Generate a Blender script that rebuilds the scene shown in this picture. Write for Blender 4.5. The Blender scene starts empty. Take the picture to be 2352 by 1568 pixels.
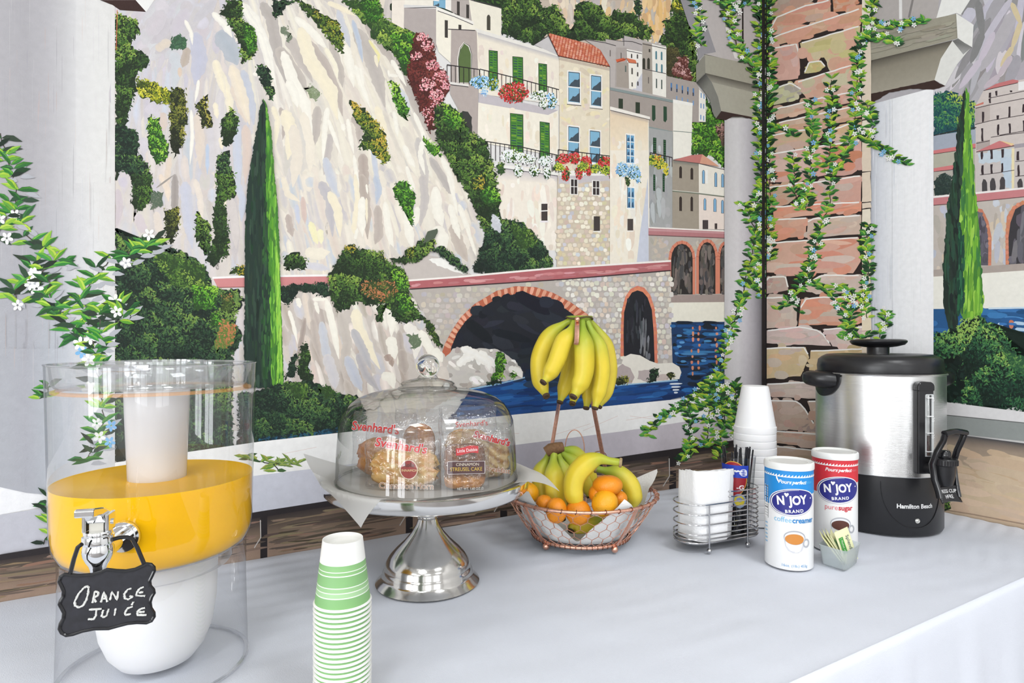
import bpy, bmesh, math, random
import numpy as np
from mathutils import Vector, Matrix, Quaternion
random.seed(7)
S = bpy.context.scene
COL = S.collection
PI = math.pi

# ------------------------------------------------------------------ camera
FPX, CX, CY = 1400.0, 1176.0, 784.0          # focal length and centre of the 2352 x 1568 frame
TABLE_Z, EYE = 0.75, 0.39                    # table height, lens height above the table
YAW = math.atan2(1400.0, 2380.0)             # the long wall turns away from the lens by this angle
RIGHT = Vector((math.cos(YAW), -math.sin(YAW), 0))
FWD = Vector((math.sin(YAW), math.cos(YAW), 0))
_cz = FPX * EYE / (1083 - CY)
CAM = -(RIGHT * ((1757 - CX) / FPX * _cz) + FWD * _cz)
CAM.z = TABLE_Z + EYE
cd = bpy.data.cameras.new('camera'); cd.sensor_width = 36; cd.lens = 36 * FPX / 2352
cd.clip_start = 0.02
co = bpy.data.objects.new('camera', cd); COL.objects.link(co)
co.location = CAM; co.rotation_euler = (PI / 2, 0, -YAW)
S.camera = co

# ------------------------------------------------------------------ world, lights, exposure
w = bpy.data.worlds.new('daylight'); S.world = w; w.use_nodes = True
bg = w.node_tree.nodes['Background']
bg.inputs[0].default_value = (0.90, 0.95, 1.0, 1); bg.inputs[1].default_value = 1.0
S.view_settings.view_transform = 'Standard'; S.view_settings.look = 'None'
S.view_settings.gamma = 1.0; S.view_settings.use_curve_mapping = False
S.view_settings.exposure = -0.08
S.cycles.max_bounces = 8; S.cycles.transparent_max_bounces = 40
S.cycles.diffuse_bounces = 3; S.cycles.glossy_bounces = 5; S.cycles.transmission_bounces = 8
S.cycles.caustics_reflective = False; S.cycles.caustics_refractive = False
S.cycles.sample_clamp_indirect = 6.0
S.cycles.use_denoising = True
ROOM_X0, ROOM_Y0, ROOM_H = -5.6, -4.6, 2.75
# window openings: (wall, centre along wall, width, z0, z1)
WINDOWS = [('front', -4.6, 1.1, 0.45, 2.25), ('front', -2.9, 1.1, 0.45, 2.25), ('front', -1.2, 1.1, 0.45, 2.25),
           ('side', -3.6, 1.1, 0.45, 2.25), ('side', -2.1, 1.1, 0.45, 2.25)]
def area_light(name, loc, rot, sx, sy, power, col=(1, 1, 1)):
    l = bpy.data.lights.new(name, 'AREA'); l.shape = 'RECTANGLE'; l.size = sx; l.size_y = sy
    l.energy = power; l.color = col
    o = bpy.data.objects.new(name, l); COL.objects.link(o); o.location = loc; o.rotation_euler = rot
    return o
WIN_POWER = 15.5
for k, (wl, c, ww, z0, z1) in enumerate(WINDOWS):
    zc = (z0 + z1) / 2
    if wl == 'front':
        area_light('window_daylight', (c, ROOM_Y0 - 0.13, zc), (PI / 2, 0, 0), ww, z1 - z0, WIN_POWER, (0.97, 0.985, 1.0))
    else:
        area_light('window_daylight', (ROOM_X0 - 0.13, c, zc), (PI / 2, 0, -PI / 2), ww, z1 - z0, WIN_POWER * 4.2, (0.95, 0.975, 1.0))
for k, (lx, ly) in enumerate([(-4.2, -3.4), (-2.5, -3.4), (-0.8, -3.4), (-4.2, -1.9), (-2.5, -1.9), (-0.8, -1.9)]):
    area_light('ceiling_fill_light', (lx, ly, ROOM_H - 0.035), (0, 0, 0), 0.58, 0.58, 18.0, (0.965, 0.985, 1.0))  # unseen overhead fill lamps, added to brighten the table and even the light

# ------------------------------------------------------------------ helpers
def ray(px, py):
    return RIGHT * ((px - CX) / FPX) + FWD + Vector((0, 0, -(py - CY) / FPX))
def on_left(px, py, off=0.0):
    d = ray(px, py); return CAM + d * ((-off - CAM.y) / d.y)
def on_right(px, py, off=0.0):
    d = ray(px, py); return CAM + d * ((-off - CAM.x) / d.x)
def on_table(px, py, z=None):
    z = TABLE_Z if z is None else z
    d = ray(px, py); return CAM + d * ((z - CAM.z) / d.z)
def at(px, py, Z):
    return CAM + ray(px, py) * Z
def depth(p):
    return (Vector(p) - CAM).dot(FWD)
def round_base(xl, xr, yfront, z=None):
    """centre and radius of a circle on plane z from its left/right limits and nearest row"""
    z = TABLE_Z if z is None else z
    a0 = math.atan((xl - CX) / FPX); a1 = math.atan((xr - CX) / FPX)
    th = (a0 + a1) / 2; al = (a1 - a0) / 2
    k = math.sin(al) / math.cos(th)
    zf = FPX * (CAM.z - z) / (yfront - CY)
    Zc = zf / (1 - k)
    p = CAM + RIGHT * (Zc * math.tan(th)) + FWD * Zc; p.z = z
    return p, k * Zc, Zc
def z_at(py, Z):
    return CAM.z - (py - CY) / FPX * Z
def rad_at(xl, xr, Zc):
    a0 = math.atan((xl - CX) / FPX); a1 = math.atan((xr - CX) / FPX)
    return math.sin((a1 - a0) / 2) / math.cos((a0 + a1) / 2) * Zc

def lin(c):
    """sRGB hex or 0-255 tuple -> linear"""
    if isinstance(c, str):
        c = tuple(int(c[i:i + 2], 16) for i in (0, 2, 4))
    return tuple(((v / 255) / 12.92 if v / 255 <= 0.04045 else ((v / 255 + 0.055) / 1.055) ** 2.4) for v in c[:3])
ALB = 0.90
def alb(c):
    return tuple(v * ALB for v in lin(c))

MATS = {}
def mat(name, col='ffffff', rough=0.5, metal=0.0, spec=0.5, noise=0.0, nscale=40.0, bump=0.0, bscale=200.0, attr=None,
        coat=0.0, sss=0.0, aniso=0.0, emit=None, nstretch=None, alpha=None):
    if name in MATS: return MATS[name]
    m = bpy.data.materials.new(name); m.use_nodes = True; nt = m.node_tree
    b = nt.nodes['Principled BSDF']
    c = alb(col) if not isinstance(col, tuple) or max(col) > 1.001 else col
    b.inputs['Base Color'].default_value = (*c, 1)
    b.inputs['Roughness'].default_value = rough; b.inputs['Metallic'].default_value = metal
    b.inputs['Specular IOR Level'].default_value = spec
    b.inputs['Coat Weight'].default_value = coat
    if sss:
        b.inputs['Subsurface Weight'].default_value = sss
        b.inputs['Subsurface Radius'].default_value = (0.01, 0.008, 0.005)
        b.inputs['Subsurface Scale'].default_value = 0.5
    if aniso: b.inputs['Anisotropic'].default_value = aniso
    if alpha is not None: b.inputs['Alpha'].default_value = alpha
    src = None
    if attr:
        a = nt.nodes.new('ShaderNodeAttribute'); a.attribute_name = attr
        src = a.outputs['Color']
        nt.links.new(src, b.inputs['Base Color'])
    if noise or bump:
        tc = nt.nodes.new('ShaderNodeTexCoord'); vec = tc.outputs['Object']
        if nstretch:
            mp = nt.nodes.new('ShaderNodeMapping'); mp.inputs['Scale'].default_value = nstretch
            nt.links.new(vec, mp.inputs['Vector']); vec = mp.outputs['Vector']
    if noise:
        n = nt.nodes.new('ShaderNodeTexNoise'); n.inputs['Scale'].default_value = nscale; n.inputs['Detail'].default_value = 4
        nt.links.new(vec, n.inputs['Vector'])
        mr = nt.nodes.new('ShaderNodeMapRange')
        mr.inputs['From Min'].default_value = 0.25; mr.inputs['From Max'].default_value = 0.75
        mr.inputs['To Min'].default_value = 1 - noise; mr.inputs['To Max'].default_value = 1 + noise * 0.6
        nt.links.new(n.outputs['Fac'], mr.inputs['Value'])
        vm = nt.nodes.new('ShaderNodeVectorMath'); vm.operation = 'SCALE'
        if src is not None: nt.links.new(src, vm.inputs[0])
        else: vm.inputs[0].default_value = c
        nt.links.new(mr.outputs['Result'], vm.inputs['Scale'])
        nt.links.new(vm.outputs['Vector'], b.inputs['Base Color'])
    if bump:
        n2 = nt.nodes.new('ShaderNodeTexNoise'); n2.inputs['Scale'].default_value = bscale; n2.inputs['Detail'].default_value = 3
        nt.links.new(vec, n2.inputs['Vector'])
        bp = nt.nodes.new('ShaderNodeBump'); bp.inputs['Strength'].default_value = bump; bp.inputs['Distance'].default_value = 0.002
        nt.links.new(n2.outputs['Fac'], bp.inputs['Height']); nt.links.new(bp.outputs['Normal'], b.inputs['Normal'])
    MATS[name] = m
    return m

def clear_mat(name, tint=(1, 1, 1), rough=0.02, haze=0.0, haze_col=(1, 1, 1), f0=0.05, edge=None, epow=3.0, bump=0.0, bscale=60.0):
    """thin clear plastic or glass sheet: see-through, with a fresnel reflection, darker edge-on, optional frosting"""
    if name in MATS: return MATS[name]
    m = bpy.data.materials.new(name); m.use_nodes = True; nt = m.node_tree; N = nt.nodes; L = nt.links
    N.remove(N['Principled BSDF']); out = N['Material Output']
    lw = N.new('ShaderNodeLayerWeight'); lw.inputs['Blend'].default_value = 0.5
    pw = N.new('ShaderNodeMath'); pw.operation = 'POWER'; pw.inputs[1].default_value = 5.0; L.new(lw.outputs['Facing'], pw.inputs[0])
    mr = N.new('ShaderNodeMapRange'); mr.inputs['To Min'].default_value = f0; mr.inputs['To Max'].default_value = 0.9; L.new(pw.outputs[0], mr.inputs['Value'])
    tr = N.new('ShaderNodeBsdfTransparent'); tr.inputs[0].default_value = (*tint, 1)
    if edge:
        p2 = N.new('ShaderNodeMath'); p2.operation = 'POWER'; p2.inputs[1].default_value = epow; L.new(lw.outputs['Facing'], p2.inputs[0])
        mc = N.new('ShaderNodeMix'); mc.data_type = 'RGBA'; mc.inputs[6].default_value = (*tint, 1); mc.inputs[7].default_value = (*edge, 1)
        L.new(p2.outputs[0], mc.inputs[0]); L.new(mc.outputs[2], tr.inputs[0])
    gl = N.new('ShaderNodeBsdfGlossy'); gl.inputs['Roughness'].default_value = rough
    if bump:
        tc = N.new('ShaderNodeTexCoord'); n2 = N.new('ShaderNodeTexNoise'); n2.inputs['Scale'].default_value = bscale; n2.inputs['Detail'].default_value = 2
        L.new(tc.outputs['Object'], n2.inputs['Vector'])
        bp = N.new('ShaderNodeBump'); bp.inputs['Strength'].default_value = bump; bp.inputs['Distance'].default_value = 0.01
        L.new(n2.outputs['Fac'], bp.inputs['Height']); L.new(bp.outputs['Normal'], gl.inputs['Normal'])
    base = tr
    if haze > 0:
        df = N.new('ShaderNodeBsdfDiffuse'); df.inputs[0].default_value = (*haze_col, 1)
        tl = N.new('ShaderNodeBsdfTranslucent'); tl.inputs[0].default_value = (*haze_col, 1)
        m2 = N.new('ShaderNodeMixShader'); m2.inputs['Fac'].default_value = 0.5
        L.new(df.outputs[0], m2.inputs[1]); L.new(tl.outputs[0], m2.inputs[2])
        m3 = N.new('ShaderNodeMixShader'); m3.inputs['Fac'].default_value = haze
        L.new(tr.outputs[0], m3.inputs[1]); L.new(m2.outputs[0], m3.inputs[2]); base = m3
    mx = N.new('ShaderNodeMixShader'); L.new(mr.outputs['Result'], mx.inputs['Fac'])
    L.new(base.outputs[0], mx.inputs[1]); L.new(gl.outputs[0], mx.inputs[2]); L.new(mx.outputs[0], out.inputs['Surface'])
    MATS[name] = m
    return m

# ---- mesh builders
class MB:
    def __init__(self): self.v = []; self.f = []; self.c = []; self.mi = []; self.cur = (1, 1, 1); self.m = 0
    def col(self, c): self.cur = alb(c); return self
    def slot(self, k): self.m = k; return self
    def add(self, vs, fs):
        o = len(self.v); self.v.extend([tuple(p) for p in vs]); self.c.extend([self.cur] * len(vs))
        for f in fs: self.f.append(tuple(i + o for i in f)); self.mi.append(self.m)
        return self
    def box(self, lo, hi, M=None):
        x0, y0, z0 = lo; x1, y1, z1 = hi
        vs = [(x0, y0, z0), (x1, y0, z0), (x1, y1, z0), (x0, y1, z0), (x0, y0, z1), (x1, y0, z1), (x1, y1, z1), (x0, y1, z1)]
        if M is not None: vs = [M @ Vector(p) for p in vs]
        return self.add(vs, [(0, 3, 2, 1), (4, 5, 6, 7), (0, 1, 5, 4), (1, 2, 6, 5), (2, 3, 7, 6), (3, 0, 4, 7)])
    def lathe(self, prof, n=48, M=None, close=False):
        vs = []; fs = []; m = len(prof)
        for i in range(n):
            a = 2 * PI * i / n; ca, sa = math.cos(a), math.sin(a)
            for r, z in prof: vs.append((r * ca, r * sa, z))
        for i in range(n):
            j = (i + 1) % n
            for k in range(m - (0 if close else 1)):
                k2 = (k + 1) % m
                fs.append((i * m + k, j * m + k, j * m + k2, i * m + k2))
        if M is not None: vs = [M @ Vector(p) for p in vs]
        return self.add(vs, fs)
    def disc(self, r, z, n=48, M=None, up=True):
        vs = [(r * math.cos(2 * PI * i / n), r * math.sin(2 * PI * i / n), z) for i in range(n)]
        if M is not None: vs = [M @ Vector(p) for p in vs]
        return self.add(vs, [tuple(range(n)) if up else tuple(reversed(range(n)))])
    def tube(self, pts, r, n=8, closed=False, flat=None, caps=True):
        """tube along points; r number or list; flat = (a, b) half sizes for a strap section"""
        P = [Vector(p) for p in pts]; m = len(P); vs = []; fs = []
        rr = r if isinstance(r, (list, tuple)) else [r] * m
        T = []
        for i in range(m):
            if closed: t = P[(i + 1) % m] - P[i - 1]
            else: t = P[min(i + 1, m - 1)] - P[max(i - 1, 0)]
            T.append(t.normalized() if t.length > 1e-9 else Vector((0, 0, 1)))
        up = Vector((0, 0, 1)) if abs(T[0].z) < 0.9 else Vector((1, 0, 0))
        N = (up - T[0] * up.dot(T[0])).normalized(); prev = T[0]
        for i in range(m):
            if i:
                q = prev.rotation_difference(T[i]); N = q @ N; N = (N - T[i] * N.dot(T[i])).normalized(); prev = T[i]
            B = T[i].cross(N)
            for k in range(n):
                a = 2 * PI * k / n
                if flat:
                    sx = flat[0] * (1 if math.cos(a) > 0 else -1) if n == 4 else flat[0] * math.cos(a)
                    sy = flat[1] * (1 if math.sin(a) > 0 else -1) if n == 4 else flat[1] * math.sin(a)
                    if n == 4:
                        a4 = PI / 4 + a; sx = flat[0] * (1 if math.cos(a4) > 0 else -1); sy = flat[1] * (1 if math.sin(a4) > 0 else -1)
                    vs.append(P[i] + N * sx + B * sy)
                else:
                    vs.append(P[i] + N * (rr[i] * math.cos(a)) + B * (rr[i] * math.sin(a)))
        for i in range(m if closed else m - 1):
            j = (i + 1) % m
            for k in range(n):
                k2 = (k + 1) % n
                fs.append((i * n + k, i * n + k2, j * n + k2, j * n + k))
        if not closed and caps:
            fs.append(tuple(reversed(range(n)))); fs.append(tuple((m - 1) * n + k for k in range(n)))
        return self.add(vs, fs)
    def sphere(self, c, r, nu=16, nv=10, sc=(1, 1, 1)):
        c = Vector(c); vs = [c + Vector((0, 0, r * sc[2]))]; fs = []
        for j in range(1, nv):
            t = PI * j / nv
            for i in range(nu):
                a = 2 * PI * i / nu
                vs.append(c + Vector((r * sc[0] * math.sin(t) * math.cos(a), r * sc[1] * math.sin(t) * math.sin(a), r * sc[2] * math.cos(t))))
        vs.append(c - Vector((0, 0, r * sc[2])))
        for i in range(nu):
            fs.append((0, 1 + i, 1 + (i + 1) % nu))
            for j in range(nv - 2):
                a = 1 + j * nu
                fs.append((a + i, a + nu + i, a + nu + (i + 1) % nu, a + (i + 1) % nu))
            a = 1 + (nv - 2) * nu
            fs.append((a + i, len(vs) - 1, a + (i + 1) % nu))
        return self.add(vs, fs)
    def prism(self, poly, y0, y1, M=None):
        """polygon in x,z extruded along y"""
        n = len(poly)
        vs = [(p[0], y0, p[1]) for p in poly] + [(p[0], y1, p[1]) for p in poly]
        if M is not None: vs = [M @ Vector(p) for p in vs]
        fs = [tuple(range(n)), tuple(reversed(range(n, 2 * n)))] + [(i, i + n, (i + 1) % n + n, (i + 1) % n) for i in range(n)]
        return self.add(vs, fs)
    def build(self, name, mats, parent=None, smooth=True, auto=None, loc=None, bevel=0.0, colattr=False, subsurf=0, recalc=True):
        me = bpy.data.meshes.new(name)
        me.from_pydata(self.v, [], self.f)
        if not isinstance(mats, (list, tuple)): mats = [mats]
        for m in mats: me.materials.append(m)
        if len(mats) > 1: me.polygons.foreach_set('material_index', self.mi)
        if colattr:
            at_ = me.color_attributes.new('Col', 'FLOAT_COLOR', 'POINT')
            arr = np.ones((len(self.v), 4), dtype=np.float32); arr[:, :3] = np.array(self.c, dtype=np.float32)
            at_.data.foreach_set('color', arr.ravel())
        if recalc:
            bm = bmesh.new(); bm.from_mesh(me); bmesh.ops.recalc_face_normals(bm, faces=bm.faces); bm.to_mesh(me); bm.free()
        if smooth:
            me.polygons.foreach_set('use_smooth', [True] * len(me.polygons))
            me.set_sharp_from_angle(angle=math.radians(auto if auto else 40))
        me.update()
        o = bpy.data.objects.new(name, me); COL.objects.link(o)
        if parent is not None: o.parent = parent
        if loc is not None: o.location = loc
        if bevel:
            md = o.modifiers.new('bevel', 'BEVEL'); md.width = bevel; md.segments = 2; md.limit_method = 'ANGLE'
        if subsurf:
            md = o.modifiers.new('subsurf', 'SUBSURF'); md.levels = subsurf; md.render_levels = subsurf
        return o

def thing(name, label, cat, loc=(0, 0, 0), rz=0.0, group=None):
    o = bpy.data.objects.new(name, None); COL.objects.link(o); o.empty_display_size = 0.05
    o.location = loc; o.rotation_euler = (0, 0, rz)
    return tag(o, label, cat, group)
def tag(o, label, cat, group=None):
    o['label'] = label; o['category'] = cat
    if group: o['group'] = group
    return o
def copy_tree(o, parent=None):
    c = o.copy(); COL.objects.link(c)
    if parent is not None: c.parent = parent
    for ch in list(o.children): copy_tree(ch, c)
    return c

ORD = 'first second third fourth fifth sixth seventh eighth ninth tenth eleventh twelfth thirteenth fourteenth fifteenth sixteenth seventeenth eighteenth nineteenth twentieth twenty-first twenty-second'.split()
def text_mb(s, size, align='CENTER', spacing=1.0, shear=0.0, bold=0.0, sx=1.0):
    """flat text outline as (verts2d, faces) from the built-in font"""
    cu = bpy.data.curves.new('t', 'FONT'); cu.body = s; cu.size = size; cu.align_x = align; cu.align_y = 'CENTER'
    cu.space_character = spacing; cu.shear = shear; cu.offset = bold; cu.resolution_u = 3
    o = bpy.data.objects.new('t', cu); COL.objects.link(o)
    dg = bpy.context.evaluated_depsgraph_get()
    me = bpy.data.meshes.new_from_object(o.evaluated_get(dg))
    vs = [(v.co.x * sx, v.co.y) for v in me.vertices]; fs = [tuple(p.vertices) for p in me.polygons]
    bpy.data.objects.remove(o); bpy.data.curves.remove(cu); bpy.data.meshes.remove(me)
    return vs, fs
# ------------------------------------------------------------------ the room
def struct(o): o['kind'] = 'structure'; return o
M_PLASTER = mat('plaster', 'e4e2e0', 0.8, spec=0.25, bump=0.25, bscale=420)
M_CEIL = mat('ceiling_white', 'f2f1ee', 0.9, spec=0.2)
M_FLOOR = mat('floor_tile', '75706e', 0.5, noise=0.12, nscale=3)
M_TRIM = mat('trim_white', 'f0f0ee', 0.4)
b = MB(); b.box((ROOM_X0, 0, 0), (0.12, 0.12, ROOM_H)); WALL_L = struct(b.build('wall_left', M_PLASTER, smooth=False))
b = MB(); b.box((0, ROOM_Y0, 0), (0.12, 0, ROOM_H)); WALL_R = struct(b.build('wall_right', M_PLASTER, smooth=False))
def holed_wall(name, axis):
    b = MB(); wins = sorted([x for x in WINDOWS if x[0] == axis], key=lambda q: q[1])
    lo, hi = (ROOM_X0 - 0.12, 0.12) if axis == 'front' else (ROOM_Y0, 0.12)
    def bx(a0, a1, z0, z1):
        if axis == 'front': b.box((a0, ROOM_Y0 - 0.12, z0), (a1, ROOM_Y0, z1))
        else: b.box((ROOM_X0 - 0.12, a0, z0), (ROOM_X0, a1, z1))
    cur = lo
    for _, c, ww, z0, z1 in wins:
        bx(cur, c - ww / 2, 0, ROOM_H); bx(c - ww / 2, c + ww / 2, 0, z0); bx(c - ww / 2, c + ww / 2, z1, ROOM_H); cur = c + ww / 2
    bx(cur, hi, 0, ROOM_H)
    return struct(b.build(name, M_PLASTER, smooth=False))
holed_wall('wall_front', 'front'); holed_wall('wall_side', 'side')
for k, (wl, c, ww, z0, z1) in enumerate(WINDOWS):
    b = MB(); t = 0.03
    for (a0, a1, q0, q1) in [(-ww / 2, ww / 2, z0, z0 + t), (-ww / 2, ww / 2, z1 - t, z1), (-ww / 2, -ww / 2 + t, z0, z1),
                             (ww / 2 - t, ww / 2, z0, z1), (-t / 2, t / 2, z0, z1), (-ww / 2, ww / 2, (z0 + z1) / 2 - t / 2, (z0 + z1) / 2 + t / 2)]:
        if wl == 'front': b.box((c + a0, ROOM_Y0 - 0.07, q0), (c + a1, ROOM_Y0 - 0.02, q1))
        else: b.box((ROOM_X0 - 0.07, c + a0, q0), (ROOM_X0 - 0.02, c + a1, q1))
    struct(b.build('window_%d' % (k + 1), M_TRIM, smooth=False))
b = MB(); b.box((ROOM_X0 - 0.12, ROOM_Y0 - 0.12, -0.1), (0.12, 0.12, 0)); struct(b.build('floor', M_FLOOR, smooth=False))
b = MB(); b.box((ROOM_X0 - 0.12, ROOM_Y0 - 0.12, ROOM_H), (0.12, 0.12, ROOM_H + 0.1)); struct(b.build('ceiling', M_CEIL, smooth=False))
# ------------------------------------------------------------------ mural painting tools
M_PAINT = mat('mural_paint', 'ffffff', 0.72, spec=0.3, attr='Col', noise=0.05, nscale=90, bump=0.22, bscale=420)
rnd = random.random
def ru(a, b): return a + (b - a) * random.random()
def C(ox, oy, s):
    """coordinates read off an enlarged crop -> photo pixels"""
    def f(*p): return [(ox + p[i] / s, oy + p[i + 1] / s) for i in range(0, len(p), 2)]
    return f
def mixc(a, b, t): return tuple(a[i] + (b[i] - a[i]) * t for i in range(3))
def H(c): return tuple(int(c[i:i + 2], 16) for i in (0, 2, 4)) if isinstance(c, str) else c
def jit(c, a):
    c = H(c); d = ru(-a, a); return tuple(max(0, min(255, v + d + ru(-a, a) * 0.35)) for v in c)
def inside(p, poly):
    x, y = p; r = False; j = len(poly) - 1
    for i in range(len(poly)):
        xi, yi = poly[i]; xj, yj = poly[j]
        if (yi > y) != (yj > y) and x < (xj - xi) * (y - yi) / (yj - yi) + xi: r = not r
        j = i
    return r
def bbox(poly):
    xs = [p[0] for p in poly]; ys = [p[1] for p in poly]; return min(xs), min(ys), max(xs), max(ys)
def sample(poly):
    x0, y0, x1, y1 = bbox(poly)
    for _ in range(200):
        p = (ru(x0, x1), ru(y0, y1))
        if inside(p, poly): return p
    return poly[0]
def area(poly):
    return abs(sum(poly[i - 1][0] * poly[i][1] - poly[i][0] * poly[i - 1][1] for i in range(len(poly)))) / 2
def rough(poly, step, amp):
    out = []
    for i in range(len(poly)):
        a = poly[i]; b = poly[(i + 1) % len(poly)]; L = math.hypot(b[0] - a[0], b[1] - a[1]); n = max(1, int(L / step))
        for k in range(n):
            t = k / n; out.append((a[0] + (b[0] - a[0]) * t + ru(-amp, amp), a[1] + (b[1] - a[1]) * t + ru(-amp, amp)))
    return out
class Paint:
    level = {'L': 0.0004, 'R': 0.0004}
    def __init__(self, wall): self.w = wall; self.reset()
    def reset(self): self.px = []; self.off = []; self.f = []; self.c = []
    def up(self, d=0.00005): Paint.level[self.w] += d * 0.35
    grid = {'L': np.zeros((190, 260), np.int32), 'R': np.zeros((190, 260), np.int32)}   # coats of paint per 12 px cell
    bt = None
    def cells(self, x0, y0, x1, y1):
        c = lambda v, o, m: max(0, min(m, int((v + o) / 12)))
        return Paint.grid[self.w][c(y0, 220, 189):c(y1, 220, 189) + 1, c(x0, 320, 259):c(x1, 320, 259) + 1]
    def begin(self, bb, n, K=12, m=6):
        g = self.cells(bb[0] - m, bb[1] - m, bb[2] + m, bb[3] + m); self.bt = [int(g.max()) + 1, K, max(1, n), 0]; g[:] = self.bt[0] + K
    def end(self): self.bt = None
    def face(self, pts, cols, off=None):
        o = len(self.px); n = len(pts)
        if self.bt:
            k = self.bt[0] + self.bt[1] * min(1, self.bt[3] / self.bt[2]); self.bt[3] += 1
        else:
            xs = [q[0] for q in pts]; ys = [q[1] for q in pts]; g = self.cells(min(xs), min(ys), max(xs), max(ys)); k = int(g.max()) + 1; g[:] = k
        self.px.extend(pts); self.off.extend([0.0003 + 5e-6 * k] * n)
        self.f.append(tuple(range(o, o + n)))
        if isinstance(cols, list): self.c.extend([alb(q) for q in cols])
        else: self.c.extend([alb(cols)] * n)
    def poly(self, pts, col, rgh=0, step=6):
        self.up(); self.face(rough(pts, step, rgh) if rgh else pts, H(col))
    def vgrad(self, stops, y0, y1):
        """vertical bands with colours varying across x; stops = [(x, colour)], y0/y1 numbers or functions of x"""
        self.up()
        f0 = y0 if callable(y0) else (lambda x: y0); f1 = y1 if callable(y1) else (lambda x: y1)
        for (xa, ca), (xb, cb) in zip(stops[:-1], stops[1:]):
            self.face([(xa, f0(xa)), (xb, f0(xb)), (xb, f1(xb)), (xa, f1(xa))], [H(ca), H(cb), H(cb), H(ca)])
    def quad(self, pts, cols): self.up(); self.face(pts, [H(c) for c in cols])
    def line(self, pts, w, col, wob=0.0):
        self.up(); col = H(col)
        P = [(p[0] + ru(-wob, wob), p[1] + ru(-wob, wob)) for p in pts]; L = []; R_ = []
        for i in range(len(P)):
            a = P[max(i - 1, 0)]; b = P[min(i + 1, len(P) - 1)]; d = math.hypot(b[0] - a[0], b[1] - a[1]) or 1
            nx, ny = -(b[1] - a[1]) / d * w / 2, (b[0] - a[0]) / d * w / 2
            L.append((P[i][0] + nx, P[i][1] + ny)); R_.append((P[i][0] - nx, P[i][1] - ny))
        for i in range(len(P) - 1): self.face([L[i], L[i + 1], R_[i + 1], R_[i]], col)
    def soft_stroke(self, x, y, ang, L, w, col, base, bend=0.0):
        """blended stroke: full colour along the spine, fading into the ground colour at the rim"""
        ca, sa = math.cos(ang), math.sin(ang); sp = []; up = []; dn = []; e = mixc(col, base, .72)
        for t, hw in ((-.5, .08), (-.35, .4), (0, .5), (.3, .42), (.5, .05)):
            u = t * L; v = bend * L * (.25 - t * t)
            for lst, k in ((sp, 0), (up, 1), (dn, -1)):
                q = v + k * hw * w; lst.append((x + u * ca - q * sa, y + u * sa + q * ca))
        for i in range(4):
            ci, cj = (e if i == 0 else col), (e if i == 3 else col)
            self.face([sp[i], sp[i + 1], up[i + 1], up[i]], [ci, cj, e, e]); self.face([sp[i], sp[i + 1], dn[i + 1], dn[i]], [ci, cj, e, e])
    def stroke(self, x, y, ang, L, w, col, bend=0.0, off=None, blunt=0.45):
        ca, sa = math.cos(ang), math.sin(ang); pts = []
        prof = [(-0.5, 0.12), (-0.38, blunt), (-0.1, 0.5), (0.2, 0.46), (0.4, blunt * 0.6), (0.5, 0.05)]
        for s in (1, -1):
            for t, hw in (prof if s == 1 else prof[::-1]):
                u = t * L; v = s * hw * w + bend * L * (0.25 - t * t)
                pts.append((x + u * ca - v * sa, y + u * sa + v * ca))
        self.face(pts, col, off)
    def leaf(self, x, y, ang, L, w, c1, c2, off):
        """two-tone leaf: dark body, light upper half"""
        ca, sa = math.cos(ang), math.sin(ang); sg = 1 if ca > 0 else -1; bd = sg * ru(0.10, 0.42)
        def q(u, v): v += bd * u * u / L; return (x + u * ca - v * sa, y + u * sa + v * ca)
        self.face([q(0, 0), q(L * .25, w * .42), q(L * .6, w * .5), q(L, 0), q(L * .6, -w * .5), q(L * .25, -w * .42)], H(c1), off)
        if c2 is not None:
            s = -1 if (-sa * 0 + ca) > 0 else 1
            self.face([q(L * .05, 0), q(L * .28, s * w * .36), q(L * .62, s * w * .42), q(L * .97, 0), q(L * .55, s * w * .10)], H(c2), off + 4e-6)
    def flower(self, x, y, r, col, off):
        a0 = rnd() * 6.28
        for k in range(5):
            a = a0 + k * 1.2566; cx, cy = x + math.cos(a) * r * .58, y + math.sin(a) * r * .58; pts = []
            for j in range(7):
                t = j / 7 * 2 * PI; u = math.cos(t) * r * .45; v = math.sin(t) * r * .29
                pts.append((cx + u * math.cos(a) - v * math.sin(a), cy + u * math.sin(a) + v * math.cos(a)))
            self.face(pts, jit(col, 6), off + k * 1e-6)
    def foliage(self, poly, pal, dens=1.0, size=7.0, base=None, clump=26.0, rag=5.0, light=(0.5, -0.85), ang=None, spread=3.14, thick=0.00012):
        """painted foliage: dark ragged ground, then dabs lit per clump. pal = dark..light"""
        pal = [H(p) for p in pal]; a = area(poly)
        self.poly(poly, base or pal[0], rag, 5)
        n = int(a / (size * size) * 3.4 * dens); self.up(); thick *= 0.4; lv0 = Paint.level[self.w]
        cl = [sample(poly) for _ in range(max(2, int(a / (clump * clump))))]
        bx0, by0, bx1, by1 = bbox(poly); cl = [(c[0], c[1], ru(0.7, 1.35) * clump, ru(-0.26, 0.26) + .16 * ((c[0] - bx0) / (bx1 - bx0 + 1) - .5) - .16 * ((c[1] - by0) / (by1 - by0 + 1) - .5)) for c in cl]
        x0, y0, x1, y1 = bbox(poly)
        self.begin(bbox(poly), n)
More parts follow.
